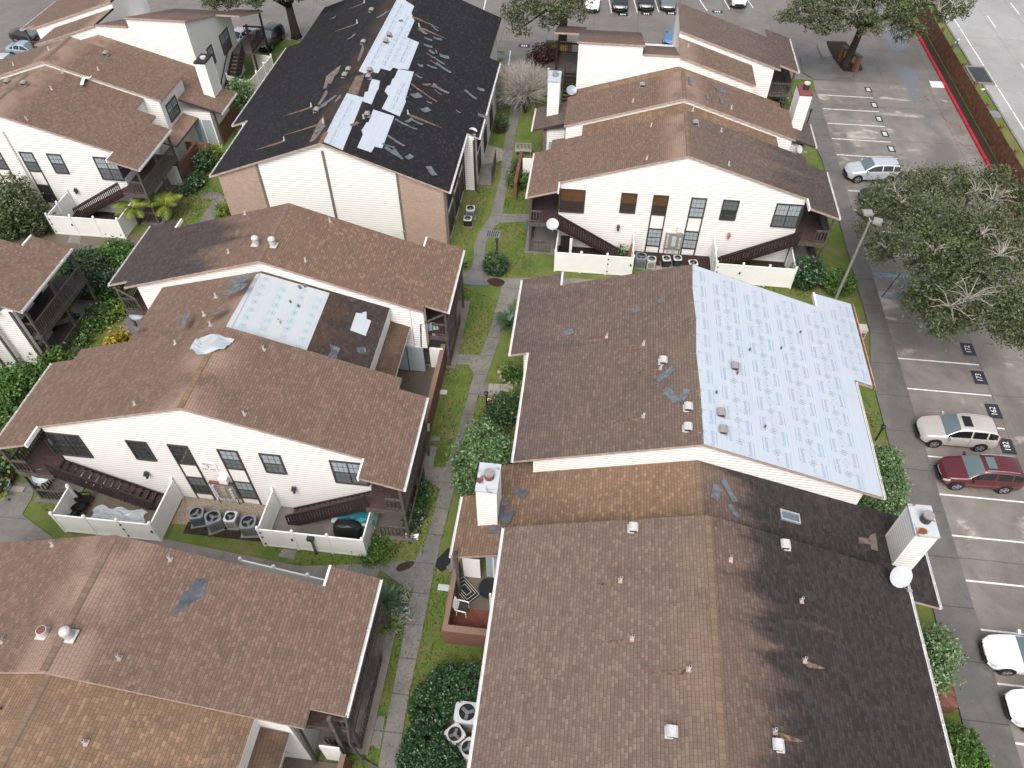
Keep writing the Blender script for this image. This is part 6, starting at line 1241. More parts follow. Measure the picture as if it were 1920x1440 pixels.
for u, v, L_, W_, rz, lab in ((347, 601, .35, 1.0, .1, 'slate grey strip on the left slope of the number nine building'), (441, 527, .9, .5, .5, 'heap of grey shingles beside the white sheet, uppermost'), (450, 538, .9, .5, -.3, 'heap of grey shingles beside the white sheet, middle'), (434, 546, 1.1, .4, .3, 'heap of grey shingles beside the white sheet, lowest'), (458, 523, .8, .5, 1.0, 'heap of grey shingles beside the white sheet, against its edge'), (405, 585, 1.0, .5, .6, 'curled brown shingle flap left of the white sheet'), (258, 616, .4, .3, .2, 'small dark chip low on the left slope of the number nine building')):
    put(u, v, -18.95, 8.4, -1, L_, W_, rz, lab, 'scrap_brown' if 'brown' in lab else 'scrap')
put(567, 538, -18.95, 7.8, 1, .5, .3, .8, 'black chip on the white sheet'); put(627, 662, -18.95, 7.8, 1, .9, .35, 1.4, 'blue grey strip on the dark lower slope beside the white sheet'); put(678, 657, -18.95, 7.8, 1, .5, .35, .4, 'small blue grey scrap low on the dark slope'); 
for u, v, L_, W_, rz, lab in ((1352, 170, .9, .6, .3, 'crumpled grey shingle pile on the far right brown roof'), (1353, 190, .3, .8, 0, 'grey strip below the crumpled pile on the far brown roof'), (1326, 183, .3, .6, .1, 'short grey strip left of the crumpled pile'), (1294, 153, .3, 1.3, 0, 'grey strip along the far ridge')):
    put(u, v, 6.72, 8.6, 1, L_, W_, rz, lab)
# torn white sheet draped over the ridge of the number nine building
b = MB(); n = 9; r3 = random.Random(5); V = []
P0 = onroof(395, 645, -18.95, 8.6, S, -1)
for j in range(n):
    for i in range(n):
        u, v = i / (n - 1) - .5, j / (n - 1) - .5; x = P0.x + u * 2.0 + .25 * v; y = P0.y + v * 1.1 - .35 * math.cos(u * 5) * (v < .2) + r3.uniform(-.05, .05)
        V.append((x, y, 8.66 - S * abs(x + 18.95) + .07 + .07 * math.sin(u * 9 + v * 5) + r3.uniform(0, .05)))
b.faces(V, [(j*n+i, j*n+i+1, (j+1)*n+i+1, (j+1)*n+i) for j in range(n-1) for i in range(n-1)]); b.faces([(x, y, z - .02) for x, y, z in V], [(j*n+i, (j+1)*n+i, (j+1)*n+i+1, j*n+i+1) for j in range(n-1) for i in range(n-1)])
o = b.build('torn_sheet', M['sheet2']); tag(rebase(o, P0), 'torn white sheet crumpled over the ridge of the number nine building', 'torn sheet')
b = MB(); P0 = onroof(157, 154, -45.0, 8.3, S, 1); b.obox((0, 0, .05), .25, 1.5, .03, .35); b.obox((.2, .55, .08), .4, .5, .03, .1); o = b.build('siding_piece', M['white']); o.location = P0 + Vector((0, 0, .1)); tag(o, 'loose white siding strip hanging at the roof step, upper left', 'siding strip')
# ---------------------------------------------------------------- foliage
def leaves(name, blobs, size, mat, parent=None, seed=0, clump=0.45, shell=0.55, flatten=0.0, aspect=0.55, per=14):
    """blobs: (cx, cy, cz, rx, ry, rz, n leaves); leaves gather in clumps inside each ellipsoid"""
    rg = np.random.default_rng(seed); P = []
    for cx, cy, cz, rx, ry, rz, n in blobs:
        k = max(1, int(n / per)); d = rg.normal(size=(k, 3)); d /= np.linalg.norm(d, axis=1)[:, None]
        r = shell + (1 - shell) * rg.random(k) ** 0.6; c = d * r[:, None] * (rx, ry, rz) + (cx, cy, cz)
        cs = clump * rg.uniform(.6, 1.3, k)
        o = rg.normal(size=(k, per, 3)) * 0.5 * cs[:, None, None]; o[..., 2] *= 0.7; P.append((c[:, None, :] + o).reshape(-1, 3))
    P = np.concatenate(P); P[:, 2] = np.maximum(P[:, 2], 0.03); n = len(P)
    nrm = rg.normal(size=(n, 3)); nrm[:, 2] = np.abs(nrm[:, 2]) + 0.35 + flatten; nrm /= np.linalg.norm(nrm, axis=1)[:, None]
    t = rg.normal(size=(n, 3)); t -= nrm * (t * nrm).sum(1)[:, None]; t /= np.linalg.norm(t, axis=1)[:, None]; bt = np.cross(nrm, t)
    s = size * rg.uniform(.6, 1.35, n)[:, None]
    V = np.stack([P - t * s, P - bt * s * aspect + nrm * s * .12, P + t * s, P + bt * s * aspect + nrm * s * .12], 1).reshape(-1, 3)
    return quads(name, V, mat, parent)
def quads(name, V, mat, parent=None):
    off = ORG.get(parent, Vector((0, 0, 0))) if parent else Vector((0, 0, 0)); V = np.asarray(V, np.float32) - np.array(off, np.float32); n = len(V) // 4
    me = bpy.data.meshes.new(name); me.vertices.add(len(V)); me.vertices.foreach_set('co', V.ravel()); me.loops.add(4 * n); me.loops.foreach_set('vertex_index', np.arange(4 * n, dtype=np.int32))
    me.polygons.add(n); me.polygons.foreach_set('loop_start', np.arange(0, 4 * n, 4, dtype=np.int32)); me.polygons.foreach_set('loop_total', np.full(n, 4, np.int32)); me.materials.append(M[mat]); me.update(); me.validate()
    o = bpy.data.objects.new(name, me); COL.objects.link(o)
    if parent: o.parent = parent; ORG[o] = off
    return o
for root, blobs, sz, lm in LEAVES: leaves('leaves', blobs, sz, lm, root, len(root.name))
def shrub(label, blobs, size=.09, mat='leaf_dark', seed=0, name='shrub', cat='shrub', group=None, stems=True, core=True, **kw):
    cx = sum(q2[0] for q2 in blobs) / len(blobs); cy = sum(q2[1] for q2 in blobs) / len(blobs)
    root = empty(name, (cx, cy, 0), label, cat, group); leaves('foliage', blobs, size, mat, root, seed, **kw)
    b = MB(); rs = random.Random(seed)
    for x, y, z, rx, ry, rz, n in blobs:
        for k in range(4): a = rs.uniform(0, 6.28); b.tube([(x + .1*math.cos(a), y + .1*math.sin(a), 0), (x + .3*rx*math.cos(a), y + .3*ry*math.sin(a), z * .7), (x + .6*rx*math.cos(a), y + .6*ry*math.sin(a), z + rz * .35)], [.035, .025, .01], 5)
    b.build('stem', M['bark'], root); return root
def B(u, v, z, rx, ry=None, rz=None, n=900): p = g(u, v, z); return (p.x, p.y, z, rx, ry or rx, rz or rx, n)
CL = dict(clump=.16, shell=.86)
shrub('round clipped bush at the fork of the footpath', [B(929, 494, .75, .95, .95, .75, 4200)], .06, 'leaf_dark', 1, 'clipped_bush', 'bush', **CL)
shrub('large dark clipped round bush beside the white fence', [B(1514, 511, 1.15, 1.15, 1.2, 1.15, 5600)], .085, 'leaf_dark', 2, 'clipped_bush', 'bush', **CL)
shrub('bright green clipped round bush at the lamp post', [B(1573, 528, .75, 1.2, 1.1, .78, 4600)], .075, 'leaf_green', 3, 'clipped_bush', 'bush', **CL)
shrub('wide dark clipped hedge at the bottom by the air conditioners', [B(840, 1288, .7, 1.0, 1.0, .8, 6000), B(808, 1325, .7, 1.0, 1.1, .8, 6000), B(795, 1395, .7, .95, .9, .8, 5200), B(825, 1428, .7, 1.0, .8, .8, 5200), B(885, 1278, .7, .9, .8, .75, 4500), B(780, 1430, .7, .8, .8, .8, 3500)], .062, 'leaf_dark', 4, 'clipped_hedge', 'hedge', **CL)
shrub('big pale green leafy shrub behind the left chimney', [B(905, 830, 1.6, 1.3, 1.2, 1.4, 2600), B(880, 862, 1.2, 1.2, 1.1, 1.1, 2200), B(935, 855, 1.4, 1.2, 1.1, 1.3, 2200), B(875, 900, .8, .8, .8, .8, 900)], .13, 'leaf_pale', 5, clump=.35, aspect=.32)
shrub('low dark shrub between the footpath and the dark roof', [B(950, 765, .7, 1.1, .9, .7, 2200), B(935, 785, .6, .9, .8, .6, 1500)], .08, 'leaf_dark', 6)
shrub('untidy shrub hedge along the right side of the sheeted roof', [B(1660, 862, .9, .8, 1.1, .9, 2600), B(1668, 905, .9, .95, 1.1, .9, 3000), B(1655, 945, .9, 1.3, .9, .9, 3000), B(1625, 948, .8, .9, .7, .8, 1500)], .085, 'leaf_pale', 7, clump=.3)
shrub('flowering bush with pink white blossoms in the brick planter', [B(1757, 1222, 1.5, .85, 1.2, .9, 2600), B(1750, 1262, 1.4, .7, .8, .8, 1600)], .085, 'leaf_pale', 8)
o = leaves('blossom', [B(1757, 1222, 1.6, .9, 1.25, .95, 60), B(1750, 1262, 1.5, .75, .85, .85, 30)], .055, 'petal', None, 9, clump=.3, shell=.95, per=2); fl = [x for x in bpy.data.objects if x.get('label', '').startswith('flowering bush')][0]; o.data.transform(Matrix.Translation(-ORG[fl])); o.parent = fl
b = MB(); p = g(1755, 1300); b.box(p.x - 1.2, p.y - .9, 0, p.x + .45, p.y + .3, .0 + .85); o = b.build('brick_planter', M['brick_red']); tag(rebase(o, p), 'brick planter below the flowering bush', 'planter')
shrub('dense green bush at the bottom right corner', [B(1800, 1400, .8, .9, 1.0, .8, 3800), B(1815, 1440, .8, .9, 1.0, .8, 3400)], .07, 'leaf_green', 10, **CL)
shrub('tall grey green shrub left of the white patio fence', [B(38, 392, 1.9, 1.9, 1.6, 1.8, 3400), B(60, 415, 1.0, 1.6, 1.2, 1.0, 2400), B(25, 355, 3.0, 1.3, 1.2, 1.2, 1500), B(15, 425, .9, 1.2, 1.0, .9, 1500), B(85, 410, 1.0, .9, .8, .9, 900)], .11, 'leaf_oak', 11, clump=.4)
shrub('small pale shrub at the far left foot of the white wall', [B(10, 432, .5, .9, .6, .5, 500)], .1, 'leaf_pale', 12)
shrub('dark green spreading bush behind the left edge roof', [B(160, 500, 1.1, 1.9, 1.5, 1.1, 4200), B(195, 530, .9, 1.5, 1.3, .9, 2600), B(145, 530, .8, 1.3, 1.5, .8, 1800)], .1, 'leaf_dark', 13)
shrub('yellow green bush below the white patio fence', [B(222, 478, 1.0, 1.5, 1.2, 1.0, 3600), B(240, 500, .8, 1.2, 1.0, .8, 1800)], .1, 'leaf_green', 14)
shrub('tall dark bush beside the lower left roof', [B(25, 730, 1.5, 1.6, 1.5, 1.5, 3600), B(60, 715, 1.3, 1.3, 1.2, 1.2, 2400), B(15, 790, 1.4, 1.2, 1.5, 1.4, 2600), B(100, 672, .8, 1.0, .9, .8, 1200), B(0, 840, 1.2, 1.0, 1.0, 1.2, 1200)], .11, 'leaf_green', 15)
shrub('ground plants along the curved garden edge', [B(190, 590, .35, 1.4, .9, .4, 900), B(215, 560, .35, 1.0, .8, .4, 700), B(175, 610, .3, 1.0, .6, .35, 500), B(150, 640, .3, .9, .5, .35, 400)], .1, 'leaf_green', 16, name='garden_bed', cat='plants')
shrub('yellow leafed plant by the grey dish', [B(236, 574, .35, .55, .5, .4, 260)], .13, 'leaf_lime', 17); shrub('small yellow plant left of the grey dish', [B(218, 586, .3, .35, .35, .3, 130)], .11, 'leaf_lime', 18)
shrub('orange yellow plant at the roof edge by the left path', [B(212, 640, .5, .6, .5, .5, 260), B(232, 632, .5, .4, .4, .6, 120)], .14, 'leaf_yellow', 19)
shrub('dark leafy shrub along the upper left brick walls', [B(385, 300, .8, .9, 1.2, .9, 1500), B(365, 340, .5, .8, 1.0, .6, 1100), B(350, 355, .4, .6, .6, .5, 500)], .1, 'leaf_dark', 20); shrub('yellow green shrub by the upper left brick wall', [B(398, 290, .8, .8, .8, .8, 900)], .1, 'leaf_lime', 21)
shrub('loose green shrub between the far fence and the black roof', [B(448, 175, 1.3, 1.3, 1.8, 1.3, 2200), B(440, 200, .9, 1.0, 1.0, .9, 900)], .11, 'leaf_pale', 22)
shrub('bright strappy clump at the pink brick corner', [B(421, 393, .45, .75, .8, .5, 420)], .2, 'leaf_lime', 23, aspect=.16); shrub('strappy green lily clump left of the upper right roof', [B(974, 336, .5, 1.0, .9, .55, 900)], .22, 'leaf_green', 24, aspect=.14); shrub('dark shrub behind the lily clump', [B(975, 312, .6, .7, .8, .6, 800)], .09, 'leaf_dark', 25)
shrub('lily bed ringed with pale stones above the pale walkway', [B(962, 700, .3, .85, .65, .35, 620)], .2, 'leaf_green', 26, aspect=.16, name='lily_bed', cat='plants'); shrub('lily bed ringed with pale stones below the pale walkway', [B(958, 748, .3, .85, .45, .35, 520)], .2, 'leaf_green', 27, aspect=.16, name='lily_bed', cat='plants')
rs = random.Random(4)
for (cu, cv, ru, rv_), lab in (((962, 703, 24, 18), 'above'), ((960, 752, 28, 14), 'below')):
    for k in range(9):
        a = math.pi * (.15 + 1.2 * k / 8) + (0 if lab == 'above' else .1); u = cu + ru * math.cos(a) * 1.05; v = cv + rv_ * math.sin(a) * (1 if lab == 'above' else -.8)
        p = g(u, v); b = MB(); b.obox((0, 0, .09), rs.uniform(.22, .34), .18, .18, 0, 0, Matrix.Rotation(rs.uniform(-.2, .2), 3, 'X')); o = b.build('edging_stone', M['stone']); o.location = p; o.rotation_euler = (0, 0, -a + rs.uniform(-.3, .3)); tag(o, f'pale edging stone round the lily bed {lab} the pale walkway', 'edging stone', 'edging stones round the lily beds')
shrub('clover like ground cover in the brown edged bed by the white fence', [B(698, 1030, .12, .75, .9, .12, 1500), B(718, 1030, .12, .7, .7, .12, 900), B(705, 1050, .12, .6, .3, .12, 500)], .06, 'leaf_green', 28, name='ground_cover', cat='plants')
b = MB(); P = px((689, 1046), (702, 1060), (720, 1052), (738, 1036), (752, 1015))
for a, c in zip(P, P[1:]): b.bar((a.x, a.y, .06), (c.x, c.y, .06), .08, .12)
o = b.build('bed_edging', M['terracotta']); tag(rebase(o, P[0]), 'brown curved edging round the clover bed', 'edging')
shrub('dark shrubs along the number nine building side bed', [B(782, 925, .5, .55, 1.0, .5, 1100), B(778, 960, .4, .5, .9, .4, 700), B(770, 990, .25, .4, .5, .25, 250)], .085, 'leaf_dark', 29)
flat('soil_bed', px((755, 920), (800, 905), (790, 960), (780, 1002), (752, 1005)), .02, M['soil']); flat('soil_bed', px((705, 1150), (735, 1110), (768, 1140), (755, 1180), (720, 1180)), .02, M['soil'])
b = MB(); rs = random.Random(9)
for k in range(60): p = g(rs.uniform(762, 786), rs.uniform(975, 1003)); r = rs.uniform(.03, .08); b.obox((p.x, p.y, r * .7), r * 2, r * 1.5, r * 1.4, rs.uniform(0, 3))
tag(b.build('pebbles', M['white']), 'white pebbles scattered in the side bed', 'pebbles', kind='stuff')
shrub('silvery spiky succulents beside the sago palm', [B(752, 1125, .2, .35, .35, .2, 160), B(755, 1152, .2, .35, .3, .2, 160), B(748, 1168, .15, .3, .25, .15, 110)], .16, 'leaf_gray', 30, aspect=.14); shrub('yellowing low shrub below the sago palm', [B(725, 1172, .3, .55, .45, .3, 420)], .08, 'leaf_lime', 31)
shrub('red leafed bush by the far footpath', [B(940, 232, .6, .5, .9, .6, 700)], .1, 'leaf_dark', 32); shrub('small crimson plant at the black roof corner', [B(935, 236, .7, .3, .4, .35, 120)], .1, 'leaf_red', 33)
shrub('red brown bush under the far oak', [B(1022, 100, .7, 1.6, 1.3, .8, 1800), B(1005, 112, .5, 1.0, .9, .6, 700)], .11, 'leaf_red', 34); shrub('dark bush below the far right balcony', [B(1462, 192, .5, .8, 1.0, .6, 700)], .1, 'leaf_green', 35)
shrub('small potted green plant behind the white gate', [B(1168, 470, .7, .3, .3, .4, 90)], .12, 'leaf_pale', 36); shrub('small dark bush at the left lawn under the gutter', [B(866, 493, .35, .4, .4, .35, 260)], .08, 'leaf_green', 37)
shrub('weeds along the base of the black roofed building', [B(900, 315, .15, .25, 2.0, .15, 260)], .08, 'leaf_green', 38) if False else None
# fronds
def frond_plant(p, label, n, L_, rise, droop, mat, name, trunk=0.0, leaflets=18, w=.22, cat='palm', seed=0, split=1.0):
    root = empty(name, p, label, cat); rg = random.Random(seed); V = []
    for k in range(n):
        a = 2*math.pi*k/n + rg.uniform(-.2, .2); e = rg.uniform(*rise); L1 = L_ * rg.uniform(.75, 1.1); pts = []
        for i in range(leaflets + 1):
            t = i / leaflets; r = L1 * t * math.cos(e * (1 - .35*t)); z = trunk + L1 * math.sin(e) * t - droop * L1 * t * t; pts.append(Vector((p.x + r*math.cos(a), p.y + r*math.sin(a), p.z + z)))
        for i in range(leaflets):
            c, d = pts[i], pts[i+1]; ax = (d - c).normalized(); sd = ax.cross(Vector((0, 0, 1))).normalized(); t = i / leaflets; ww = w * L1 * (math.sin(math.pi * min(1, t * .9 + .12)) ** .7)
            for s_ in (-1, 1):
                tip = c + (sd * s_ * .85 + ax * .6) * ww - Vector((0, 0, ww * .25)); h = ax * (L1 / leaflets) * .42 * split; V += [c - h, c + h, tip + h * .2, tip - h * .2]
        for i in range(0, leaflets, 3):
            c, d = pts[i], pts[min(i+3, leaflets)]; sd = Vector((-math.sin(a), math.cos(a), 0)) * .025; V += [c - sd, c + sd, d + sd * .5, d - sd * .5]
    quads('fronds', [tuple(v) for v in V], mat, root)
    b = MB(); b.tube([p, p + Vector((0, 0, max(.25, trunk)))], [.13, .10], 10); b.build('trunk', M['bark'], root); return root
frond_plant(g(263, 420), 'yellow green palm left of its twin by the upper left patio', 11, 2.1, (.35, 1.2), .55, 'leaf_lime', 'palm', 1.5, 20, .30, seed=1); frond_plant(g(320, 410), 'yellow green palm right of its twin by the upper left patio', 12, 2.1, (.35, 1.2), .55, 'leaf_lime', 'palm', 1.3, 20, .30, seed=2)
frond_plant(g(722, 1135), 'sago palm at the lower left gutter corner', 34, 1.25, (.05, 1.0), .28, 'leaf_dark', 'sago_palm', .45, 22, .17, seed=3); frond_plant(g(955, 612), 'sago palm at the left eave of the dark brown roof', 28, 1.35, (.05, 1.0), .28, 'leaf_dark', 'sago_palm', .5, 22, .17, seed=4)
frond_plant(g(735, 1160), 'small spiky yucca beneath the sago palm', 18, .6, (.2, 1.1), .1, 'leaf_pale', 'yucca', .1, 6, .06, 'plant', seed=5)
# ---------------------------------------------------------------- trees
def limb_tree(p, label, limbs, crown, name='oak_tree', lsize=.14, mat='leaf_oak', trunk_r=.42, fork=3.0, seed=0, twigs=None, clump=.55, lean=(0, 0), shell=.35, per=14):
    root = empty(name, p, label, 'tree'); b = MB(); rg = random.Random(seed); F = Vector((p.x + lean[0], p.y + lean[1], fork))
    b.tube([Vector(p) - Vector((0, 0, .1)), Vector((p.x, p.y, .5)), p.lerp(F, .55), F], [trunk_r * 1.35, trunk_r, trunk_r * .85, trunk_r * .75], 12); b.build('trunk', M['bark'], root, smooth=True)
    b = MB()
    for e in limbs:
        e = Vector(e); m1 = F.lerp(e, .4) + Vector((rg.uniform(-.5, .5), rg.uniform(-.5, .5), .5)); m2 = F.lerp(e, .75) + Vector((rg.uniform(-.4, .4), rg.uniform(-.4, .4), .4)); b.tube([F - Vector((0, 0, .4)), m1, m2, e], [trunk_r * .5, trunk_r * .34, trunk_r * .18, .03], 8)
        for k in range(5): s0 = m1.lerp(e, rg.random()); b.tube([s0, s0 + Vector((rg.uniform(-1.2, 1.2), rg.uniform(-1.2, 1.2), rg.uniform(.1, 1.0)))], [.05, .015], 5)
    b.build('limb', M['bark'], root, smooth=True); leaves('crown', crown, lsize, mat, root, seed, clump=clump, shell=shell, per=per)
    if twigs:
        for tx, ty, tz, tr, k in twigs:
            b = MB()
            for i in range(k):
                a = rg.uniform(0, 6.28); e = rg.uniform(.1, 1.1); q0 = Vector((tx, ty, tz)); d = Vector((math.cos(a) * math.cos(e), math.sin(a) * math.cos(e), math.sin(e))) * tr * rg.uniform(.6, 1.1); q1 = q0 + d * .5 + Vector((0, 0, .15)); q2_ = q0 + d + Vector((rg.uniform(-.2, .2), rg.uniform(-.2, .2), rg.uniform(-.25, .1)))
                b.tube([q0, q1, q2_], [.035, .022, .008], 4)
                for j in range(3): f = q1.lerp(q2_, rg.random()); b.tube([f, f + Vector((rg.uniform(-.5, .5), rg.uniform(-.5, .5), rg.uniform(-.1, .4))) * tr * .5], [.016, .006], 3)
            b.build('bare_branch', M['twig'], root)
    return root
def crown_from(pts, n): return [(*(Vector(g(u, v, z))), r, r, r * .62, int(n * r * r)) for u, v, z, r in pts]
BO = [(1628,400,4.8,.9),(1622,430,4.6,.8),(1645,475,4.8,.9),(1640,372,5.2,.8),(1700,400,6.5,1.9),(1660,375,6.0,1.5),(1640,400,5.5,1.2),(1655,455,5.0,1.3),(1730,355,7.0,1.8),(1780,345,7.5,1.8),(1830,340,7.5,1.6),(1880,350,7.5,1.9),(1920,390,7.5,2.0),(1760,410,8.0,2.0),(1820,420,8.5,2.0),(1880,440,8.5,2.0),(1720,450,7.5,2.0),(1780,480,8.0,2.0),(1850,500,8.0,2.0),(1920,480,8.0,2.0),(1740,520,6.5,1.8),(1800,540,7.0,1.8),(1870,570,7.0,1.8),(1925,560,7.0,1.9),(1720,560,5.0,1.3),(1760,590,5.5,1.6),(1800,600,5.0,1.2),(1895,610,6.0,1.5),(1940,620,6.0,1.5),(1770,625,4.2,.7),(1905,635,4.5,.7),(1690,330,5.5,.8),(1650,345,5.0,.7),(1735,330,6.0,1.0)]
tw = [(*(Vector(g(u, v, z))), r, k) for u, v, z, r, k in ((1860,375,8.9,1.5,18),(1830,360,8.6,1.1,12),(1875,480,9.3,1.2,16),(1840,440,9.2,.8,9),(1815,560,7.8,1.9,14),(1780,575,7.2,1.6,10),(1680,360,7.0,1.2,8),(1690,380,7.3,.9,7),(1810,310,6.9,.6,3),(1750,470,8.6,.9,7),(1660,465,6.0,.9,6))]
limb_tree(g(1765, 560), 'big live oak spreading over the parking bays at the right edge', [g(u, v, z) for u, v, z in ((1650,400,5.2),(1700,360,5.8),(1800,340,6.8),(1890,380,7),(1930,480,7),(1880,600,6),(1750,590,4.8),(1700,500,6),(1820,460,7.2),(1760,420,7))], crown_from(BO, 700), lsize=.088, trunk_r=.45, fork=3.2, seed=21, twigs=tw, clump=.46, shell=.3, per=20)
O2 = [(1500,20,6.5,1.6),(1540,10,7.5,1.8),(1590,0,8,2.2),(1640,5,8,2.2),(1690,10,7.5,2.0),(1740,5,7.5,2.0),(1790,0,7.5,1.8),(1470,30,6,1.0),(1530,45,6,1.3),(1580,40,6.5,1.5),(1630,45,6.5,1.5),(1690,45,6,1.4),(1720,55,5.5,1.1),(1560,-20,8,2.0),(1640,-25,8.5,2.0),(1740,-25,8,2.0),(1545,55,5,.7),(1690,70,4.6,.7),(1805,25,7,.8),(1510,-10,7,1.5),(1770,30,6.5,1.0)]
limb_tree(g(1583, 128), 'live oak on the curbed island at the top right', [g(u, v, z) for u, v, z in ((1500,20,6),(1560,0,7),(1640,0,7.5),(1700,30,6.5),(1780,10,7),(1600,-30,8))], crown_from(O2, 400), lsize=.115, trunk_r=.42, fork=4.5, seed=22, twigs=[(*(Vector(g(u, v, z))), r, k) for u, v, z, r, k in ((1600,25,8.3,1.3,14),(1760,20,7.6,1.2,10))], lean=(.3, -.2), clump=.45)
O3 = [(960,20,6,1.3),(985,10,7,1.6),(1020,0,7.5,1.8),(1060,10,7.5,1.8),(1090,5,7,1.4),(975,55,4.8,1.0),(970,35,5.5,1.1),(1030,40,5.5,1.1),(1045,25,6.5,1.3),(1000,-20,8,2),(1060,-20,8,2),(1090,35,4.5,.6)]
limb_tree(g(1054, 92), 'oak with a dark forked trunk at the far notice board', [g(u, v, z) for u, v, z in ((970,20,6),(1020,0,7),(1060,0,7.5),(1090,10,6.5),(975,55,4.8))], crown_from(O3, 330), lsize=.115, trunk_r=.5, fork=4.2, seed=23, twigs=[(*(Vector(g(u, v, z))), r, k) for u, v, z, r, k in ((1035,12,7.2,1.5,16),)], clump=.45)
O4 = [(400,2,6,1.2),(430,4,5.5,1.0),(480,0,6,1.0),(415,-15,7,1.8),(470,-20,8,2),(540,-30,8,2.5),(600,-30,8,2)]
limb_tree(g(556, 70), 'oak with a bare dark trunk beside the black roof at the top', [g(u, v, z) for u, v, z in ((430,0,6),(480,-10,6.5),(540,-40,8),(600,-40,8))], crown_from(O4, 420), lsize=.115, trunk_r=.5, fork=3.5, seed=24, lean=(-.3, .4), clump=.45)
# bare grey shrub by the far footpath
p = g(985, 212); root = empty('bare_shrub', p, 'leafless grey shrub fanning out over the far footpath', 'shrub'); rg = random.Random(31)
for k in range(6): a = 2*math.pi*k/6; b = MB(); b.tube([p, p + Vector((.3*math.cos(a), .3*math.sin(a), 1.0)), p + Vector((1.1*math.cos(a) - .3, 1.1*math.sin(a) + .4, 2.2))], [.07, .05, .035], 6); b.build('stem', M['bark'], root)
b = MB()
for k in range(560):
    a = rg.uniform(0, 6.28); r = 3.5 * math.sqrt(rg.random()); q0 = p + Vector((.35*r*math.cos(a) - .2, .35*r*math.sin(a) + .6, 1.7 + rg.uniform(-.3, .5))); q1 = p + Vector((r*math.cos(a) - .6, r*math.sin(a) * 1.2 + 1.4, 3.6 - .15*r*r + rg.uniform(-.4, .5))); b.tube([q0, q0.lerp(q1, .5) + Vector((rg.uniform(-.15, .15), rg.uniform(-.15, .15), .25)), q1], [.026, .018, .008], 3, 0, False)
    for t in range(2): b.tube([q0.lerp(q1, rg.uniform(.4, .9)), q1 + Vector((rg.uniform(-.6, .6), rg.uniform(-.6, .6), rg.uniform(-.3, .4)))], [.014, .007], 3, 0, False)
b.build('twig', M['twig'], root)
# grass tufts over the lawns that show
def tufts():
    rg = np.random.default_rng(77); polys = [((925,560),(965,560),(943,620),(905,716),(880,830),(850,920),(835,1000),(790,1200),(745,1440),(650,1440),(700,1130),(800,870),(835,690),(870,540)), ((905,745),(985,690),(985,890),(850,900),(880,800)), ((860,500),(900,420),(930,330),(950,270),(890,360),(845,460),(845,520)), ((945,300),(1010,300),(1010,520),(915,520),(925,430),(945,400)), ((765,1100),(840,1050),(930,1200),(900,1440),(750,1440)), ((300,990),(510,1030),(560,1062),(720,1062),(780,1000),(690,1000),(560,1030),(480,1020)), ((80,910),(130,990),(60,940)), ((1520,450),(1600,560),(1510,560),(1420,540)), ((1600,720),(1650,780),(1640,820)), ((300,470),(430,360),(340,330),(250,470))]
    V = []
    for P in polys:
        W = [(*g(u, v),) for u, v in P]; poly = [(x, y) for x, y, _ in W]; x0, x1 = min(p[0] for p in poly), max(p[0] for p in poly); y0, y1 = min(p[1] for p in poly), max(p[1] for p in poly)
        n = int((x1 - x0) * (y1 - y0) * 55)
        for x, y in zip(rg.uniform(x0, x1, n), rg.uniform(y0, y1, n)):
            if inside(x, y, poly):
                a = rg.uniform(0, 6.28); h = rg.uniform(.05, .13); w = .035; dx, dy = math.cos(a) * w, math.sin(a) * w; lx, ly = rg.uniform(-.06, .06), rg.uniform(-.06, .06); V += [(x - dx, y - dy, 0.0), (x + dx, y + dy, 0.0), (x + dx*.2 + lx, y + dy*.2 + ly, h), (x - dx*.2 + lx, y - dy*.2 + ly, h)]
    return V
M['leaf_grass'] = leaf('grass_blades', [(0.2, (0.020, 0.045, 0.008)), (0.45, (0.045, 0.078, 0.014)), (0.7, (0.090, 0.100, 0.030)), (0.95, (0.15, 0.13, 0.055))], .7, .2)
tag(quads('grass', tufts(), 'leaf_grass'), 'short patchy grass growing on the lawns', 'grass', kind='stuff')
# ---------------------------------------------------------------- cars
def interp(x, tab):
    for (a, ya), (c, yc) in zip(tab, tab[1:]):
        if x <= c: t = (x - a) / (c - a); t = max(0, min(1, t)); return ya + (yc - ya) * t
    return tab[-1][1]
def smooth(x, tab):
    """Catmull-like smooth interpolation"""
    h = .09; return (interp(x - h, tab) + 2 * interp(x, tab) + interp(x + h, tab)) / 4
KIND = dict(
 suv=dict(L=4.58, W=.91, top=[(0,.62),(.06,.78),(.25,.93),(.7,1.02),(1.28,1.10),(1.62,1.36),(2.02,1.61),(2.5,1.68),(3.4,1.67),(4.0,1.60),(4.22,1.50),(4.45,1.12),(4.58,.92)], belt=[(0,.60),(.3,.88),(1.2,1.02),(4.2,1.10),(4.58,.90)], plan=[(0,.48),(.08,.66),(.25,.80),(.6,.88),(1.2,.91),(3.8,.91),(4.3,.87),(4.5,.78),(4.58,.66)], roofw=.66, ws=(1.28,2.02), rw=(4.12,4.47), side=(1.45,4.22), pil=(2.72,3.62), wheels=(.86,3.52), r=.35, zb=.24),
 sedan=dict(L=4.70, W=.90, top=[(0,.52),(.06,.66),(.3,.78),(.8,.88),(1.45,.97),(1.9,1.22),(2.25,1.40),(2.7,1.46),(3.2,1.43),(3.55,1.30),(4.05,1.03),(4.6,.99),(4.70,.80)], belt=[(0,.50),(.3,.74),(1.4,.92),(3.9,.99),(4.70,.78)], plan=[(0,.46),(.08,.64),(.3,.80),(.7,.87),(1.3,.90),(3.7,.90),(4.3,.85),(4.6,.74),(4.70,.60)], roofw=.60, ws=(1.45,2.25), rw=(3.30,4.05), side=(1.62,3.85), pil=(2.68,3.40), wheels=(.92,3.70), r=.33, zb=.20))
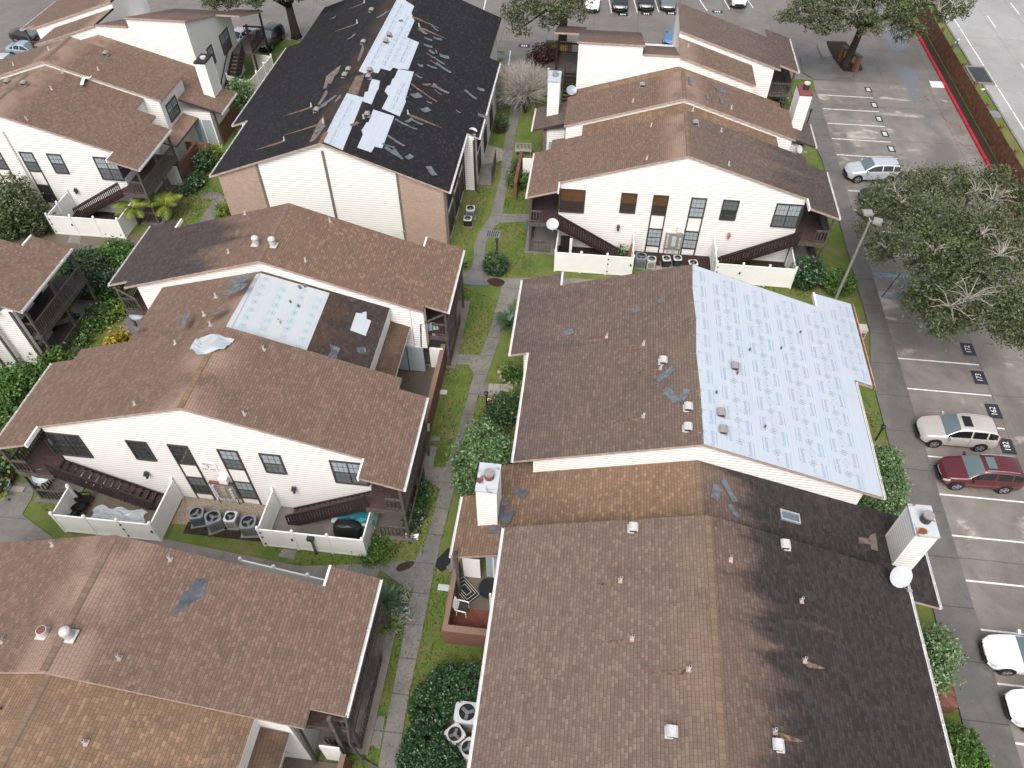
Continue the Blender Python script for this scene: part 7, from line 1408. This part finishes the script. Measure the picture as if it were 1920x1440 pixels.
def car(front, heading, label, paintm, kind='suv', sunroof=None, rails=None, glassm='car_glass', chrome=True, wheelm='rim', name='parked_car'):
    K = KIND[kind]; L_, roofw, zb = K['L'], K['roofw'], K['zb']; root = empty(name, (0, 0, 0), label, 'car', 'parked cars')
    xs = sorted(set([0, .03, .07, .12, .18, .25, .35, .5, .65, .8, 1.0, 1.15, *[K['ws'][0] + k * (K['ws'][1] - K['ws'][0]) / 6 for k in range(7)], *[2.1 + .2 * k for k in range(10)], *[K['rw'][0] + k * (K['rw'][1] - K['rw'][0]) / 4 for k in range(5)], K['pil'][0] - .045, K['pil'][0] + .045, K['pil'][1] - .045, K['pil'][1] + .045, L_ - .25, L_ - .12, L_ - .05, L_]))
    xs = [x for i, x in enumerate(xs) if i == 0 or x - xs[i-1] > .015]
    rings = []
    for x in xs:
        w = smooth(x, K['plan']) if .1 < x < L_ - .1 else interp(x, K['plan']); be = interp(x, K['belt']); tp_ = max(smooth(x, K['top']), be + .015); h = tp_ - be; c = max(0, min(1, h / .48)); wr = w * .93 + (roofw - w * .93) * c; wb = w * .955; zz = zb + (.10 * max(0, 1 - x / .35)) + .12 * max(0, (x - L_ + .35) / .35)
        half = [(0, zz), (w * .82, zz), (w * .97, zz + .10), (w, zz + .26), (w * 1.0, be - .16), (wb, be), (wb + (wr - wb) * .10, be + h * .10), (wb + (wr - wb) * .88, be + h * .80), (wr * .97, be + h * .92), (wr * .80, tp_ - .012 * c), (wr * .4, tp_ + .012), (0, tp_ + .018)]
        rings.append([(x, y, z) for y, z in half])
    n = len(rings[0]); mbs = {}
    def add(part, pts):
        mbs.setdefault(part, MB()).poly(pts)
    for i in range(len(xs) - 1):
        xm = (xs[i] + xs[i+1]) / 2; hm = interp(xm, K['top']) - interp(xm, K['belt'])
        for j in range(n - 1):
            part = 'body'
            if K['side'][0] < xm < K['side'][1] and j == 6 and hm > .16 and not any(abs(xm - q2) < .05 for q2 in K['pil']): part = 'side_window'
            if K['ws'][0] - .01 < xm < K['ws'][1] + .01 and j >= 8: part = 'windshield'
            if K['rw'][0] < xm < K['rw'][1] and j >= 8: part = 'rear_window'
            if .06 < xm < .42 and j == 4 : part = 'headlight'
            if xm > L_ - .26 and j in (4, 5, 6) : part = 'taillight'
            if xm < .05 and j in (4, 3): part = 'grille'
            if j == 1 or j == 0: part = 'underbody'
            for sgn in (1, -1):
                q2 = [rings[i][j], rings[i+1][j], rings[i+1][j+1], rings[i][j+1]]; q2 = [(-x + L_ / 2, y * sgn, z) for x, y, z in q2]; add(part + ('' if part not in ('headlight', 'taillight', 'side_window') else ('_a' if sgn > 0 else '_b')), q2 if sgn > 0 else q2[::-1])
    for x, sg in ((0, 1), (L_, -1)):
        r = rings[0] if x == 0 else rings[-1]; pts = [(-p[0] + L_/2, p[1], p[2]) for p in r] + [(-p[0] + L_/2, -p[1], p[2]) for p in r[::-1][1:-1]]; add('grille' if x == 0 else 'body', pts if sg > 0 else pts[::-1])
    MT_ = dict(body=paintm, side_window=glassm, windshield='windshield', rear_window=glassm, headlight='headlamp', taillight='taillamp', grille='metal_dark', underbody='black')
    for part, mb in mbs.items():
        # weld so that smooth shading reads as pressed metal
        key = {}; v2, f2 = [], []
        for f in mb.f:
            ids = []
            for k in f:
                kk = tuple(round(c, 4) for c in mb.v[k])
                if kk not in key: key[kk] = len(v2); v2.append(kk)
                if key[kk] not in ids: ids.append(key[kk])
            if len(ids) > 2: f2.append(tuple(ids))
        m2 = MB(); m2.faces(v2, f2); base = part.split('_a')[0] if part.endswith('_a') else part[:-2] if part.endswith('_b') else part; m2.build(base, M[MT_[base]], root, smooth=True)
    F = L_ / 2; W = K['W']
    b = MB(); b.box(F - .03, -W * .55, zb + .10, F + .045, W * .55, zb + .22, 0); b.build('bumper', M['metal_dark'], root)
    if chrome: b = MB(); zt = interp(.03, K['top']); b.tube([(F + .02 - .10, -W*.55, zt - .03), (F + .03, -W*.25, zt - .02), (F + .035, 0, zt - .015), (F + .03, W*.25, zt - .02), (F + .02 - .10, W*.55, zt - .03)], .022, 6); b.build('chrome_bar', M['chrome'], root)
    for sgn in (-1, 1):
        b = MB(); xm = F - K['ws'][0] - .22; zz = interp(K['ws'][0] + .2, K['belt']) + .06; b.obox((xm, sgn * (W + .10), zz + .03), .13, .20, .14, sgn * .15); b.build('mirror', M[paintm], root)
        if rails: b = MB(); zt = lambda x: smooth(x, K['top']) + .03; X = [2.1 + .2 * k for k in range(10)]; b.tube([(F - x, sgn * roofw * .88, zt(x)) for x in X], .018, 6); b.build('roof_rail', M[rails], root)
        for wx in K['wheels']:
            r = K['r']; y0 = sgn * (W - .20); y1 = sgn * (W + .012); b = MB(); c = F - wx
            b.tube([(c, sgn * (W - .02), r + .03), (c, sgn * (W + .004), r + .03)], r + .075, 24); b.build('wheel_arch', M['black'], root)
            b = MB(); b.tube([(c, y0, r), (c, sgn * (W - .01), r), (c, y1, r)], [r, r, r * .94], 24); wh = b.build('wheel', M['tyre'], root, smooth=False)
            b = MB(); b.tube([(c, y1 + sgn*.001, r), (c, y1 + sgn*.006, r)], r * .68, 20, 1); b.tube([(c, y1, r), (c, y1 + sgn*.03, r)], r * .16, 10, 0)
            for k in range(5):
                a = 2*math.pi*k/5 + .3; b.obox((c + math.cos(a) * r * .40, y1 + sgn * .015, r + math.sin(a) * r * .40), r * .58, .02, r * .20, 0, 0, Matrix.Rotation(-a, 3, 'Y'))
            b.tube([(c, y1 + sgn*.004, r), (c, y1 + sgn*.018, r)], r * .70, 20, 0) if False else None
            N = 20; ring = [(c + math.cos(2*math.pi*k/N) * r * q2, y1 + sgn * .016, r + math.sin(2*math.pi*k/N) * r * q2) for q2 in (.70, .60) for k in range(N)]; b.faces(ring, [(k, (k+1) % N, N + (k+1) % N, N + k) for k in range(N)], 0)
            b.build('rim', [M[wheelm], M['black']], wh)
    if sunroof: b = MB(); zt = smooth(2.35, K['top']) + .03; b.box(F - 2.72, -.40, zt - .02, F - 2.22, .40, zt + .012); b.build('sunroof', M[sunroof], root)
    # door seams and handles, number plate
    b = MB()
    for x in (1.55, K['pil'][0], K['pil'][1]):
        for sgn in (-1, 1): b.box(F - x - .006, sgn * W - .004, .42, F - x + .006, sgn * W + .003, interp(x, K['belt']) - .04)
    b.build('door_seam', M['black'], root)
    b = MB()
    for x in (K['pil'][0] - .22, K['pil'][1] - .18):
        for sgn in (-1, 1): b.box(F - x - .09, sgn * W * .985 - .012, interp(x, K['belt']) - .13, F - x + .09, sgn * W * .985 + .03, interp(x, K['belt']) - .10)
    b.build('door_handle', M[paintm], root)
    d = Vector((math.cos(heading), math.sin(heading))); root.location = (front[0] - d.x * F, front[1] - d.y * F, .012); root.rotation_euler = (0, 0, heading); return root
PI = math.pi
car((21.45, 31.05), PI, 'champagne crossover with an open black sunroof parked nose to the walk', 'car_champagne', 'suv', 'black', 'car_champagne', wheelm='ac_grey')
car((21.95, 28.0), PI + .02, 'maroon crossover with chrome roof rails parked below the champagne one', 'car_maroon', 'suv', 'windshield', 'chrome')
car((21.45, 17.15), PI - .03, 'white car with a wide black grille, cut by the right edge, upper of two', 'car_white', 'sedan'); car((21.75, 14.5), PI - .02, 'older white sedan with oval headlights, cut by the right edge, lower of two', 'car_white', 'sedan', chrome=False)
car((21.95, 59.4), PI + .10, 'silver crossover partly under the big oak', 'car_silver', 'suv', None, 'car_silver'); car((22.6, 56.0), PI, 'black sedan whose nose shows under the oak branches', 'car_black', 'sedan')
H = -PI / 2
car((-1.35, 90.2), H + .04, 'white sedan at the top, leftmost in the far row', 'car_white', 'sedan', name='parked_car'); car((1.9, 90.6), H + .04, 'black crossover in the far row next to the white sedan', 'car_black', 'suv'); car((4.9, 91.2), H + .04, 'black crossover in the far row second from the shed roof', 'car_black', 'suv'); car((7.45, 91.6), H + .04, 'grey green sedan in the far row beside the tall roof', 'car_grey', 'sedan'); car((15.7, 93.4), H + .04, 'white crossover at the top beyond the brown far roof', 'car_white', 'suv', glassm='car_glass')
car((7.3, 82.2), -2.0, 'blue car peeping out behind the far wall', 'car_blue', 'suv')
car((-36.1, 76.1), H - .12, 'black crossover nose on beneath the top left oak', 'car_black', 'suv', None, 'chrome'); car((-38.4, 81.0), PI/2 - .25, 'silver sedan beside the black crossover at the top left', 'car_silver', 'sedan')
car((-59.6, 75.6), -.12, 'black sedan with chrome window trim at the left edge', 'car_black', 'sedan', rails=None); car((-58.0, 72.4), -.08, 'pale blue grey sedan below the black sedan at the left edge', 'car_bluegrey', 'sedan'); car((-58.4, 69.4), -.08, 'silver car at the left edge below the blue grey sedan', 'car_silver', 'sedan')
